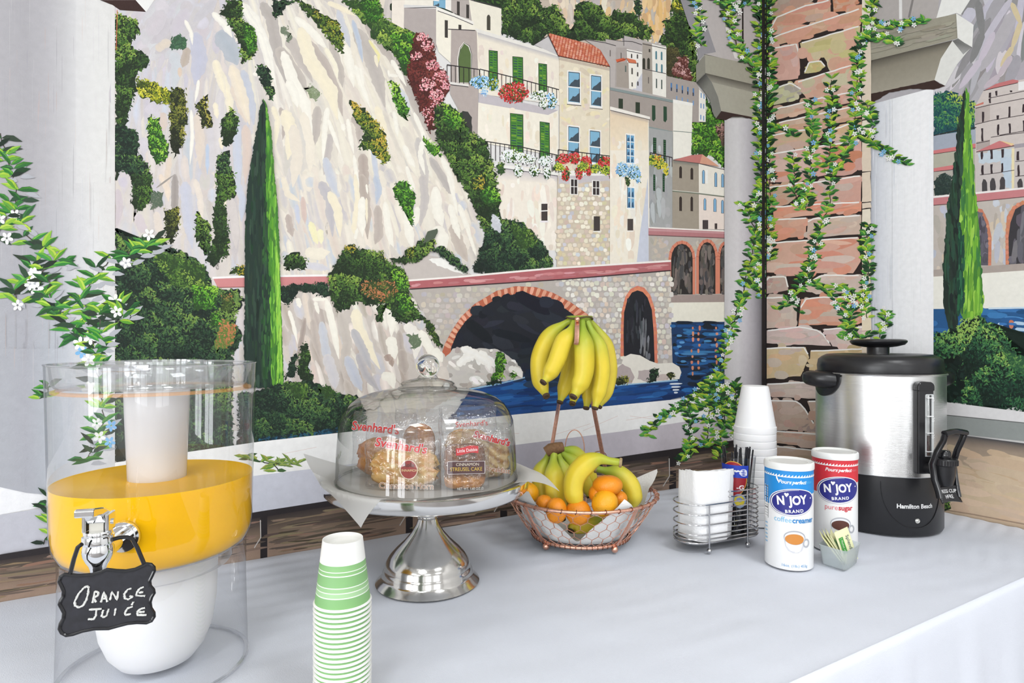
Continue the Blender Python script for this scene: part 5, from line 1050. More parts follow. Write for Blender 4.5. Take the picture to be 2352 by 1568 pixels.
p.quad(c8(800, 695, 2600, 930, 2600, 1010, 800, 775), ['4a4a4e', '4a4a4e', 'a89684', 'a89684']); p.quad(c8(800, 775, 2600, 1010, 2600, 1500, 800, 1000), ['a89684', 'a89684', 'd8bfa2', 'd8bfa2']); p.quad(c8(800, 1000, 2600, 1500, 2600, 2200, 800, 1700), ['d8bfa2', 'd8bfa2', 'd2baa4', 'd2baa4'])
p.strokes(c8(1120, 820, 1668, 890, 2000, 950, 2000, 1450, 1668, 1380, 1120, 1270), ['d9c1a4', 'd5bc9e', 'd8c0a6', 'd2b99e'], 70, 160, 20, .22, .05)
p.line(c8(1090, 1285, 1300, 1318, 1668, 1388, 2400, 1540), 3, 'a8907c', 1); p.foliage(c8(1092, 1190, 1150, 1200, 1145, 1220, 1130, 1280, 1092, 1290), GREEN, 1, 5)
p.done('painted_short_wall_sill', 'white and grey painted ledge above beige panel')
# --- column
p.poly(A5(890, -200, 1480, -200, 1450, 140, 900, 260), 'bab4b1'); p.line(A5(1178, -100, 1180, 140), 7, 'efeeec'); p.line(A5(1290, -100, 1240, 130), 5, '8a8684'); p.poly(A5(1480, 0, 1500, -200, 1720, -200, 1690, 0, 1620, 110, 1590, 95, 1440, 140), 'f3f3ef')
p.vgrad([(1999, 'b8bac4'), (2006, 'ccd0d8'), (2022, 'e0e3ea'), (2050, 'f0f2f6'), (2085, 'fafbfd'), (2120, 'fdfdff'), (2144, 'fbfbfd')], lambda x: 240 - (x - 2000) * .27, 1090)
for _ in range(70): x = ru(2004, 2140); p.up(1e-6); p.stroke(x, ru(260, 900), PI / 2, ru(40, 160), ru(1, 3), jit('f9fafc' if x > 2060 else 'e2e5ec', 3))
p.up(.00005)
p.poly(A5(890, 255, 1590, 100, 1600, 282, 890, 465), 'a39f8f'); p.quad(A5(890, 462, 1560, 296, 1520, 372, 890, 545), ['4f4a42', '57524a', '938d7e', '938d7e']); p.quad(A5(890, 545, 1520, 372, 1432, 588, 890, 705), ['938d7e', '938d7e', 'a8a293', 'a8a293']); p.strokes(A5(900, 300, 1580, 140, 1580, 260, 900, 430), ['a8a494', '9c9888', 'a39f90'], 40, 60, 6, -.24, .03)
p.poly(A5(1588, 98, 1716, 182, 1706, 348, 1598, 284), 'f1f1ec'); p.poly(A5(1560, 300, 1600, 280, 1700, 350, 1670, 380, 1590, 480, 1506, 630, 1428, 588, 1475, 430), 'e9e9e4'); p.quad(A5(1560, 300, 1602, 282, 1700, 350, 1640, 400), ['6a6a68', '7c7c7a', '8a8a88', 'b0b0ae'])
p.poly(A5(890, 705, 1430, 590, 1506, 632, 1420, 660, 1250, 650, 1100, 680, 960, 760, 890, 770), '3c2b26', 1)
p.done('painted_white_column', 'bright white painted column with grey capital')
# --- stone pier
p.poly([(1758, -160), (2000, -160), (2000, 1095), (1758, 1095)], '322826'); p.done('painted_pier_mortar')
def brick(cr, pts, col, hi=True, tints=()):
    q = cr(*pts); gx, gy = sum(v[0] for v in q) / len(q), sum(v[1] for v in q) / len(q); q = [(v[0] + (.8 if v[0] > gx else -.8), v[1] + (.7 if v[1] > gy else -.7)) for v in q]; q = rough(q, 14, .8); col = mixc(H(col), (255, 240, 228), .16); p.poly(q, col)
    x0, y0, x1, y1 = bbox(q); c = H(col)
    p.strokes(q, [tuple(min(255, v + 7) for v in c), tuple(v - 6 for v in c), (min(255, c[0] + 6), c[1] - 5, c[2] - 5), mixc(c, (215, 205, 198), .3)] + [mixc(H(t), (255, 240, 228), .16) for t in tints] * 2, 20, max(18, (x1 - x0) * .45), max(5, (y1 - y0) * .26), -.18 if y0 < 500 else 0, .12, bend=.1)
    if hi:
        line = []
        for k in range(11):
            x = x0 + (x1 - x0) * (.03 + .94 * k / 10); cr_ = []
            for v, w_ in zip(q, q[1:] + q[:1]):
                if (v[0] > x) != (w_[0] > x): cr_.append(v[1] + (w_[1] - v[1]) * (x - v[0]) / (w_[0] - v[0]))
            if cr_: line.append((x, min(cr_)))
        if len(line) > 2: p.line([(v[0], v[1] + .8) for v in line], 3.2, 'fbf7f2', .3)
    p.done('painted_brick')
for cr, pts, col, t in [
    (A5, (250, -60, 640, -200, 510, 0, 490, 30, 245, 115, 215, 100), 'b09384', ('c9a08c',)), (A5, (680, -40, 880, -60, 870, 0, 830, 70, 690, 90), 'cf8a66', ()), (A5, (245, 135, 480, 40, 660, 0, 665, 100, 250, 250, 215, 245), 'd2a68a', ('d8937c',)),
    (A5, (235, 270, 890, 60, 890, 150, 240, 340, 212, 332), 'd2a486', ('dd9c84',)), (A5, (225, 360, 425, 320, 440, 500, 420, 575, 208, 605), 'dba79a', ()), (A5, (440, 320, 880, 190, 870, 440, 660, 490, 620, 420, 530, 430, 460, 390), 'd2c090', ('dda890', 'c9c07c')),
    (A5, (470, 540, 510, 460, 590, 445, 625, 490, 560, 530), 'c9c07c', ()), (A5, (415, 605, 850, 470, 880, 640, 490, 720, 470, 690), 'dba890', ('c9c09a',)), (A5, (235, 660, 370, 610, 450, 660, 410, 730, 250, 770), 'c0be90', ('a8a098',)), (A5, (250, 800, 630, 710, 650, 770, 270, 880), 'd0a890', ()),
    (A5, (710, 700, 860, 665, 890, 740, 740, 770), 'd5a08f', ()), (A5, (270, 900, 880, 770, 890, 860, 270, 970), 'cfa386', ()), (A5, (225, 995, 610, 930, 600, 1010, 540, 1060, 250, 1110), 'cfa58d', ('c8b08a',)), (A5, (660, 960, 890, 880, 890, 1000, 640, 1040), 'd8b08a', ()),
    (A5, (225, 1130, 760, 1050, 890, 1030, 890, 1240, 600, 1290, 450, 1330, 205, 1340), 'd8a59a', ('c8b0a4', 'cf7f60')), (A5, (200, 1380, 470, 1340, 420, 1440, 350, 1500, 200, 1530), 'c59c82', ()), (A5, (480, 1350, 890, 1290, 885, 1490, 470, 1500), 'd09c8c', ('c0a8a0',)),
    (B6, (240, 240, 890, 205, 885, 270, 250, 325), 'dd9275', ()), (B6, (195, 340, 490, 320, 480, 440, 210, 490), 'd09880', ('d88a70',)), (B6, (500, 330, 890, 300, 880, 440, 490, 460), 'cdb3a2', ()), (B6, (198, 505, 870, 465, 885, 640, 830, 725, 195, 722), 'd6a592', ('d98a70', 'd8c4b8')),
    (B6, (195, 760, 330, 750, 352, 850, 190, 880), 'b89c92', ()), (B6, (450, 830, 600, 740, 885, 745, 870, 870, 560, 880), 'cfbaae', ()), (B6, (192, 910, 420, 900, 410, 1112, 195, 1132), 'c9b3a4', ()), (B6, (450, 920, 560, 905, 885, 900, 890, 1090, 430, 1112), 'd99478', ('cdb8a8',)),
    (B6, (192, 1150, 430, 1122, 590, 1150, 665, 1260, 195, 1240), 'cfb8b2', ()), (B6, (610, 1140, 960, 1120, 950, 1290, 680, 1262), 'cfb8b2', ()), (B6, (188, 1280, 480, 1270, 505, 1350, 440, 1480, 188, 1500), 'd6bd8e', ('cbb8a8',)), (B6, (520, 1300, 960, 1280, 960, 1440, 510, 1440), 'ccb080', ()),
    (E7, (842, 72, 1130, 60, 1400, 90, 1400, 190, 880, 160), 'c9b4a8', ()), (E7, (860, 195, 1080, 198, 1130, 250, 1215, 380, 1205, 432, 860, 385), 'b99e8d', ('9c8a80',)), (E7, (1160, 200, 1500, 200, 1500, 420, 1230, 420), 'b99e8d', ()), (E7, (860, 418, 1500, 468, 1500, 570, 860, 505), 'c4a690', ()), (E7, (860, 530, 1500, 600, 1500, 720, 860, 640), 'c4a690', ())]:
    brick(cr, pts, col, True, t)
ys = [-120, -20, 60, 245, 275, 320, 395, 465, 480, 545, 630, 680, 760, 830, 900, 980, 1060]
for ya, yb in zip(ys[:-1], ys[1:]):
    p.poly(rough([(1980, ya + 2), (1999, ya - 1), (2001.5, yb - 3), (1980, yb - 1)], 10, .7), random.choice(['f0e2c6', 'ecdcc0', 'f2e8d4', 'e8d8c4'])); p.done('painted_brick')
V = dict(L=20, w=8, spread=11, pal=SM, flowers=.24, fr=6.0, sw=2.0, blue=.25)
for path in ([(2010, -20), (2000, 40), (1985, 80), (1972, 125), (1970, 180), (1965, 230), (1962, 300), (1990, 325), (2030, 345), (2065, 370), (2080, 378)], [(1998, 55), (2040, 62), (2080, 58), (2120, 50)], [(1985, 90), (2030, 85), (2060, 105)], [(1908, 185), (1912, 240), (1908, 300), (1905, 360), (1908, 420), (1905, 470), (1885, 520), (1870, 580), (1860, 620), (1845, 645)],
             [(1864, 235), (1866, 300), (1862, 360), (1862, 420), (1850, 480)], [(1820, 358), (1825, 400), (1822, 440), (1840, 480)], [(1845, 645), (1825, 670), (1800, 705), (1790, 712)], [(1850, 640), (1890, 660), (1920, 690), (1945, 730), (1960, 760)], [(1993, 515), (1990, 560), (1996, 610), (1992, 660), (1985, 700), (1992, 730)], [(1930, 660), (1960, 680), (1950, 740), (1940, 775), (1990, 775)], [(2035, 715), (2030, 750), (2020, 775)], [(1835, 700), (1836, 715)],
             [(1962, 300), (1945, 345), (1935, 380), (1910, 400)], [(1990, 240), (2008, 290), (1990, 320)], [(1766, 0), (1764, 110), (1768, 210), (1763, 330), (1768, 450), (1764, 520), (1768, 600)], [(1766, 290), (1800, 300), (1825, 310)]):
    p.vine(path, 1.0, **V)
p.done('painted_pier_vine', 'small-leaved painted vine with white and blue flowers over stone pier')
p.vgrad([(1757.5, '241f20'), (1761, '2a2526')], -150, 1085); p.done('painted_corner_edge')
# ------------------------------------------------------------------ table and cloth
TX0, TX1, TY0 = -2.5, -0.008, -0.752
M_TTOP = mat('table_laminate', 'c9bfae', 0.5); M_TLEG = mat('table_steel', '6a6a6c', 0.4, 0.8)
t = thing('folding_table', 'long folding table hidden under the white cloth', 'table', ((TX0 + TX1) / 2, TY0 / 2, 0))
hx = (TX1 - TX0) / 2 - 0.006; hy = -TY0 / 2 - 0.009
b = MB(); b.box((-hx, -hy, 0.712), (hx, hy, 0.742)); b.build('table_top', M_TTOP, t, smooth=False, bevel=0.004)
for sx in (-1, 1):
    for sy in (-1, 1):
        b = MB(); b.tube([(sx * (hx - 0.2), sy * (hy - 0.1), 0), (sx * (hx - 0.2), sy * (hy - 0.1), 0.712)], 0.014, 12); b.build('leg', M_TLEG, t)
M_CLOTH = mat('tablecloth_cotton', 'e6eaf4', 0.9, spec=0.15, noise=0.02, nscale=9, bump=0.25, bscale=900)
def wob(x, y):
    s = math.sin
    v = s(x * 17 + y * 31) * s(x * 9 - y * 13 + 1.3) + .6 * s(x * 41 + y * 67 + 2) * s(x * 23 - y * 29)
    back = max(0, 1 + y / 0.35)
    ridge = s((y * 1.0 + x * .18) * 150 + 3 * s(x * 11)) * max(0, s(x * 13 + 1.0)) * (0.25 + back)
    right = max(0, 1 + x / .55)
    return -0.0026 + 0.0005 * v + 0.0008 * ridge + right * 0.0011 * s((y - x * .35) * 190 + 2 * s(x * 9)) * (.5 + .5 * s(x * 21 + y * 17))
vs = []; fs = []; NX = 260; rows = []
ys = [-0.006 + (TY0 + 0.0095) * k / 110 for k in range(111)]
prof = [(y, None) for y in ys]
R0 = 0.010
for k in range(1, 7):
    a = k / 6 * PI / 2; prof.append((TY0 + 0.006 - R0 * math.sin(a) * .9, -(R0 - R0 * math.cos(a))))
for k in range(1, 34): prof.append((TY0 - 0.004, -R0 - 0.42 * k / 33))
for j, (y, dz) in enumerate(prof):
    for i in range(NX + 1):
        x = TX0 - 0.004 + (TX1 - TX0 + 0.002) * i / NX
        if dz is None: vs.append((x, y, TABLE_Z + min(-0.0001, wob(x, y))))
        else:
            d = -dz / 0.42; f = (math.sin(x * 34 + 1.5 * math.sin(x * 7)) * .5 + math.sin(x * 71 + 2) * .22) * 0.022 * d
            vs.append((x, y - abs(f) * 1.0 - f * .3 - 0.012 * d, TABLE_Z + dz - 0.0008))
n1 = NX + 1
for j in range(len(prof) - 1):
    for i in range(NX): fs.append((j * n1 + i, j * n1 + i + 1, (j + 1) * n1 + i + 1, (j + 1) * n1 + i))
b = MB(); b.add(vs, fs); o = b.build('tablecloth', M_CLOTH, auto=80, recalc=False)
tag(o, 'white cotton tablecloth draped over the long table', 'tablecloth')

# shared finishes
M_CHROME = mat('chrome', (0.86, 0.87, 0.88), 0.06, 1.0); M_STEEL = mat('polished_steel', (0.58, 0.57, 0.55), 0.14, 1.0, noise=0.06, nscale=60)
M_BLACK = mat('black_plastic', (0.012, 0.012, 0.014), 0.32, spec=0.5, bump=0.05, bscale=900); M_BLACKG = mat('black_gloss', (0.010, 0.010, 0.012), 0.16)
M_COPPER = mat('copper_wire', (0.82, 0.46, 0.34), 0.34, 1.0, noise=0.2, nscale=220); M_COPPERD = mat('copper_dark', (0.30, 0.15, 0.10), 0.4, 1.0)
M_WHITE = mat('white_matte', 'f6f6f6', 0.55); M_PAPER = mat('paper_white', 'f2f1ef', 0.85, spec=0.2, bump=0.3, bscale=300)
def ray_cyl(px, py, c, r):
    d = ray(px, py); ox, oy = CAM.x - c.x, CAM.y - c.y
    a = d.x ** 2 + d.y ** 2; bb = 2 * (ox * d.x + oy * d.y); cc = ox * ox + oy * oy - r * r
    disc = max(0, bb * bb - 4 * a * cc); t = (-bb - math.sqrt(disc)) / (2 * a)
    return CAM + d * t
def phi_of(px, py, c, r):
    p = ray_cyl(px, py, c, r); return math.atan2(p.y - c.y, p.x - c.x), p
class CylPrint:
    """flat print laid on a cylinder: u along the arc (right), v up; local to the cylinder's own base"""
    def __init__(self, r, phi0, lift=0.0003): self.r = r; self.p = phi0; self.k = lift
    def pt(self, u, v, dl=0.0): a = self.p + u / self.r; q = self.r + self.k + dl; return (q * math.cos(a), q * math.sin(a), v)
    def text(self, s, u, v, size, dl=0.0002, rot=0.0, **kw):
        vs, fs = text_mb(s, size, **kw); cr, sr = math.cos(rot), math.sin(rot)
        return MB().add([self.pt(u + x * cr - y * sr, v + x * sr + y * cr, dl) for x, y in vs], fs)
    def ellipse(self, u, v, a, b_, dl=0.0, rot=0.0, n=40, ring=None, mb=None):
        mb = mb or MB(); K = [0.001, .15, .3, .45, .6, .72, .84, .93, 1.0] if ring is None else [ring, (1 + ring) / 2, 1.0]; vs = []; fs = []
        cr, sr = math.cos(rot), math.sin(rot)
        for k in K:
            for i in range(n):
                t = 2 * PI * i / n; x, y = a * k * math.cos(t), b_ * k * math.sin(t); vs.append(self.pt(u + x * cr - y * sr, v + x * sr + y * cr, dl))
        for j in range(len(K) - 1):
            for i in range(n): fs.append((j * n + i, j * n + (i + 1) % n, (j + 1) * n + (i + 1) % n, (j + 1) * n + i))
        return mb.add(vs, fs)
    def strip(self, us, v0, v1, dl=0.0, mb=None):
        """band between curves v0(u), v1(u)"""
        mb = mb or MB(); f0 = v0 if callable(v0) else (lambda u: v0); f1 = v1 if callable(v1) else (lambda u: v1); vs = []; fs = []
        for i, u in enumerate(us):
            vs += [self.pt(u, f0(u), dl), self.pt(u, f1(u), dl)]
            if i: fs.append((2 * i - 2, 2 * i, 2 * i + 1, 2 * i - 1))
        return mb.add(vs, fs)
    def poly(self, pts, dl=0.0, mb=None):
        mb = mb or MB(); return mb.add([self.pt(u, v, dl) for u, v in pts], [tuple(range(len(pts)))])
def ink(col): return mat('ink_' + col, col, 0.45)
def arange(a, b, n): return [a + (b - a) * i / n for i in range(n + 1)]
# ------------------------------------------------------------------ juice dispenser
_k = 0.1366; DZ = FPX * EYE / (1436 - CY) / (1 + _k)
DC = CAM + RIGHT * (DZ * math.tan(math.radians(-30.19))) + FWD * DZ; DC.z = TABLE_Z
M_CLEAR = clear_mat('clear_acrylic', (0.993, 0.995, 0.998), 0.015, f0=0.06, edge=(0.86, 0.87, 0.90), epow=4)
M_CLEARR = clear_mat('clear_acrylic_edge', (0.97, 0.975, 0.985), 0.03, haze=0.16, haze_col=(0.95, 0.96, 0.98), f0=0.16, edge=(0.70, 0.71, 0.76), epow=2.5)
M_CLEARL = clear_mat('clear_acrylic_lid', (0.985, 0.99, 0.995), 0.02, haze=0.07, haze_col=(0.95, 0.96, 0.98), f0=0.10, edge=(0.80, 0.81, 0.85), epow=3)
M_FROST = clear_mat('frosted_acrylic', (0.95, 0.95, 0.95), 0.15, haze=0.82, haze_col=(0.93, 0.92, 0.92), f0=0.05)
M_ICEW = mat('frosted_white_plastic', 'f6f5f5', 0.5, sss=0.15)
disp = thing('juice_dispenser', 'clear round acrylic juice dispenser half full of orange juice', 'dispenser', DC)
TOP = z_at(835, DZ) - TABLE_Z; RIM, RT = 0.1099, 0.1085
JL = z_at(1148, DZ - 0.106) - TABLE_Z
b = MB(); b.lathe([(RIM, TOP), (RIM - 0.0005, TOP - 0.02), (RT, TOP - 0.06), (0.1068, JL), (0.1058, 0.172), (0.1040, 0.158), (0.0985, 0.146), (0.090, 0.140), (0.0, 0.138)], 96)
b.build('tank', M_CLEAR, disp)
b = MB(); b.lathe([(RIM + 0.0008, TOP), (RIM + 0.001, TOP + 0.0012), (RIM - 0.0025, TOP + 0.0015), (RIM - 0.003, TOP - 0.001)], 96, close=True); b.build('tank_rim', M_CLEARR, disp)
LZ = TOP - 0.026
b = MB(); b.lathe([(RIM - 0.004, TOP - 0.001), (RIM - 0.006, LZ + 0.004), (RIM - 0.010, LZ), (0.058, LZ), (0.056, LZ + 0.004), (0.055, TOP + 0.004), (0.0525, TOP + 0.004), (0.0515, LZ - 0.002), (0.0, LZ - 0.002)], 80)
lid = b.build('lid', M_CLEARL, disp)
b = MB(); b.lathe([(RIM - 0.012, LZ - 0.002), (RIM - 0.0055, LZ - 0.003), (RIM - 0.0055, LZ - 0.0055), (RIM - 0.012, LZ - 0.0055)], 80, close=True); b.build('lid_seal', mat('silicone_seal', 'f0a848', 0.5, alpha=0.3), lid)
ph, _ = phi_of(300, 850, DC, RIM - 0.02)
ta = Matrix.Rotation(ph, 4, 'Z')
b = MB()
for yy in (-0.014, 0.014): b.tube([ta @ Vector((RIM - 0.012, yy, LZ)), ta @ Vector((RIM - 0.012, yy, TOP - 0.004)), ta @ Vector((RIM - 0.004, yy * .6, TOP + 0.001))], 0.003, 8)
b.tube([ta @ Vector((RIM - 0.006, yy, TOP - 0.001)) for yy in (-0.022, -0.008, 0.008, 0.022)], 0.004, 8); b.build('lid_tab', M_CLEARR, lid)
b = MB(); b.lathe([(0.0352, LZ - 0.004), (0.0345, LZ - 0.03), (0.0300, JL - 0.035), (0.026, JL - 0.042), (0.0, JL - 0.043)], 48); b.build('ice_core', M_FROST, disp)
b = MB(); b.lathe([(0.0335, LZ - 0.012), (0.0330, LZ - 0.03), (0.0285, JL - 0.03), (0.02, JL - 0.036), (0.0, JL - 0.037)], 32); b.lathe([(0.0, LZ - 0.010), (0.0335, LZ - 0.012)], 32); b.build('ice', mat('ice', 'f7f7fa', 0.35, noise=0.05, nscale=60, sss=0.2), disp)
b = MB(); b.lathe([(0.0985, 0.1440), (0.0985, 0.138), (0.0982, 0.10), (0.1006, 0.0015), (0.0985, 0.0006)], 96); base = b.build('base', M_CLEAR, disp)
b = MB(); b.lathe([(0.1015, 0.0003), (0.1015, 0.0022), (0.097, 0.0022), (0.097, 0.0003)], 96, close=True); b.build('base_rim', M_CLEARR, base)
b = MB(); b.lathe([(0.083, 0.1385), (0.083, 0.126), (0.080, 0.121), (0.070, 0.119)], 72); b.build('collar', M_CLEARL, disp)
b = MB(); b.lathe([(0.0665, 0.136), (0.066, 0.11), (0.0645, 0.075), (0.060, 0.045), (0.052, 0.024), (0.041, 0.010), (0.028, 0.004), (0.0, 0.003)], 64); b.lathe([(0.0, 0.1355), (0.0665, 0.136)], 64); b.build('bowl', M_ICEW, disp)
# juice
M_JUICE = mat('orange_juice', 'ffb40a', 0.28, spec=0.2, sss=0.3)
M_JUICE.node_tree.nodes['Principled BSDF'].inputs['Base Color'].default_value = (1.0, 0.52, 0.003, 1)
b = MB(); b.lathe([(0.0, JL), (0.1035, JL), (0.1058, JL + 0.0012), (0.1056, JL - 0.004), (0.1048, 0.173), (0.1030, 0.160), (0.0975, 0.148), (0.089, 0.142), (0.0, 0.140)], 96)
o = b.build('orange_juice', M_JUICE, loc=DC); tag(o, 'orange juice filling the lower half of the clear dispenser', 'juice')
# tap
ph, fp = phi_of(283, 1232, DC, 0.107); n = Vector((math.cos(ph), math.sin(ph), 0))
best = min([d * 0.001 for d in range(10, 80)], key=lambda d: abs(((fp + n * d) - CAM).dot(RIGHT) / depth(fp + n * d) * FPX + CX - 226))
TC = fp + n * best; TZd = depth(TC); U = TZd / FPX
tap = bpy.data.objects.new('tap', None); COL.objects.link(tap); tap.parent = disp; tap.location = (0, 0, 0)
def loc(p): return Vector(p) - DC
Mn = Matrix.Translation(loc(fp)) @ n.to_track_quat('Z', 'Y').to_matrix().to_4x4()
b = MB(); b.lathe([(0.0, 0.003), (0.0155, 0.003), (0.0160, 0.0015), (0.0160, -0.0005), (0.0, -0.0005)], 40, Mn); b.lathe([(0.0125, 0.003), (0.012, 0.0052), (0.0, 0.0055)], 40, Mn); b.build('flange', M_CHROME, tap)
zc = lambda py: z_at(py, TZd) - TABLE_Z
b = MB(); b.tube([loc(fp), loc(Vector((TC.x, TC.y, fp.z)))], 0.0075, 20); b.build('spout_pipe', M_CHROME, tap)
c = loc(TC); T_ = lambda pr: [(r * U, zc(py)) for r, py in pr]
Mt = Matrix.Translation(Vector((c.x, c.y, 0)))
b = MB(); b.lathe(T_([(0, 1217), (28, 1217), (29, 1220), (29, 1224), (27, 1225), (27, 1227), (31.5, 1228), (32, 1230), (32, 1245), (31, 1247), (29, 1248), (31, 1256), (32, 1264), (30.5, 1274), (25, 1287), (19, 1297), (16, 1306), (15, 1316), (13, 1316.5), (12, 1308), (0, 1308)]), 40, Mt); b.build('valve_body', M_CHROME, tap, auto=25)
side = Vector((0, 0, 1)).cross(n)
Ml = Matrix(((n.x, side.x, 0, c.x), (n.y, side.y, 0, c.y), (0, 0, 1, 0), (0, 0, 0, 1)))  # local x = outward, y = side
b = MB()
for sy in (-1, 1): b.box((-0.010, sy * 0.0095 - 0.0016, zc(1218)), (0.007, sy * 0.0095 + 0.0016, zc(1178)), Ml)
b.build('fork', M_CHROME, tap, smooth=False, bevel=0.0008)
b = MB(); b.prism([(-0.013, zc(1202)), (-0.013, zc(1184)), (0.008, zc(1160)), (0.028, zc(1150)), (0.031, zc(1153)), (0.031, zc(1168)), (0.012, zc(1176)), (0.004, zc(1200))], -0.0078, 0.0078, Ml); b.build('lever', M_CHROME, tap, smooth=False, bevel=0.0012)
b = MB(); b.tube([Ml @ Vector((-0.003, -0.0125, zc(1200))), Ml @ Vector((-0.003, 0.0125, zc(1200)))], 0.0026, 16); b.build('pin', M_CHROME, tap)
b = MB(); b.box((-0.006, -0.006, zc(1218)), (0.004, 0.006, zc(1192)), Ml); b.build('plunger', mat('nylon', 'e9e6da', 0.5), tap, smooth=False)
# ------------------------------------------------------------------ chalkboard sign
PA, PB_, PC_ = at(140, 1325, TZd - 0.022), at(352, 1295, TZd + 0.008), at(142, 1455, TZd - 0.024)
pn = (PB_ - PA).cross(PC_ - PA).normalized()
if pn.dot(CAM - PA) < 0: pn = -pn
def on_sign(px, py, lift=0.0):
    d = ray(px, py); q = CAM + d * ((PA - CAM).dot(pn) / d.dot(pn)); return q + pn * lift
K2 = C(120, 1140, 4.612)
outl = K2(75, 900, 88, 850, 130, 822, 200, 832, 310, 836, 420, 826, 520, 800, 580, 772, 680, 784, 780, 788, 880, 770, 950, 738, 1000, 712, 1045, 718, 1076, 748, 1080, 785, 1055, 840, 1030, 890, 1036, 945, 1070, 985, 1078, 1020, 1050, 1065, 1034, 1120, 1042, 1180, 1075, 1230, 1078, 1270, 1050, 1315, 1000, 1336, 900, 1332, 800, 1342, 700, 1368, 600, 1396, 450, 1398, 320, 1424, 220, 1458, 150, 1470, 100, 1442, 78, 1400, 90, 1345, 120, 1290, 126, 1230, 100, 1180, 78, 1140, 92, 1100, 118, 1060, 122, 1000, 100, 950)
sign = thing('chalkboard_sign', 'small black chalkboard sign with wavy edge hanging on chrome tap', 'sign', on_sign(245, 1440))
so = sign.location.copy()
N_ = len(outl); vs = [on_sign(x, y, 0.0005) - so for x, y in outl] + [on_sign(x, y, -0.0025) - so for x, y in outl]
b = MB(); b.add(vs, [tuple(range(N_)), tuple(reversed(range(N_, 2 * N_)))] + [(i, i + N_, (i + 1) % N_ + N_, (i + 1) % N_) for i in range(N_)])
board = b.build('board', mat('chalkboard_slate', (0.014, 0.014, 0.02), 0.6, noise=0.5, nscale=160), sign, smooth=False)
b = MB(); b.tube([on_sign(x, y, 0.0) - so for x, y in outl], 0.0017, 8, closed=True); b.build('frame', M_BLACKG, sign)
b = MB()
Hp = [on_sign(*K2(185, 830)[0], -0.001), on_sign(*K2(240, 650)[0], 0.004), on_sign(*K2(300, 505)[0], 0.010), on_sign(*K2(345, 470)[0], 0.012)]
b.tube([q - so for q in Hp], 0.0019, 8); b.build('hanger', M_BLACKG, sign)
b = MB(); Hp = [on_sign(*K2(975, 725)[0], -0.001), on_sign(*K2(900, 540)[0], 0.0), on_sign(*K2(850, 440)[0], 0.002), on_sign(*K2(800, 418)[0], 0.004), on_sign(*K2(720, 418)[0], 0.006), on_sign(*K2(650, 428)[0], 0.010)]
b.tube([q - so for q in Hp], 0.0019, 8); b.build('hanger', M_BLACKG, sign)
M_CHALK = mat('chalk', 'dcdcd8', 0.9, noise=0.25, nscale=900)
def chalk(name, strokes_):
    b = MB()
    for st in strokes_:
        pts = [on_sign(*q, 0.0009) - so for q in K2(*st)]; dense = []
        for a, c_ in zip(pts[:-1], pts[1:]):
            for k in range(5): dense.append(a.lerp(c_, k / 5) + Vector((ru(-1, 1), ru(-1, 1), ru(-1, 1))) * 0.00012)
        dense.append(pts[-1]); b.tube(dense, [0.00092 * ru(.7, 1.25) for _ in dense], 6)
    b.build(name, M_CHALK, board)
chalk('chalk_lettering', [(375, 945, 340, 960, 280, 1030, 240, 1110, 245, 1150, 285, 1170, 330, 1150, 365, 1090, 385, 1010, 388, 960, 370, 945), (455, 1000, 430, 1120), (450, 1000, 490, 1010, 485, 1045, 440, 1070, 465, 1115), (520, 1115, 550, 1005, 585, 1110), (530, 1080, 580, 1075), (615, 1090, 635, 1005, 690, 1090, 700, 1000),
    (840, 970, 800, 980, 765, 1030, 770, 1075, 810, 1085, 855, 1055, 820, 1050), (970, 955, 930, 970, 900, 1010, 890, 1045, 985, 1050), (920, 1015, 965, 1010)])
chalk('chalk_lettering', [(390, 1195, 525, 1185), (470, 1190, 465, 1260, 440, 1295, 380, 1295), (545, 1195, 525, 1260, 550, 1275, 580, 1255, 600, 1185), (675, 1180, 660, 1255), (855, 1160, 800, 1180, 770, 1230, 780, 1250, 835, 1240), (860, 1110, 845, 1145), (985, 1175, 940, 1185, 905, 1215, 905, 1250, 1000, 1250), (920, 1220, 980, 1215)])
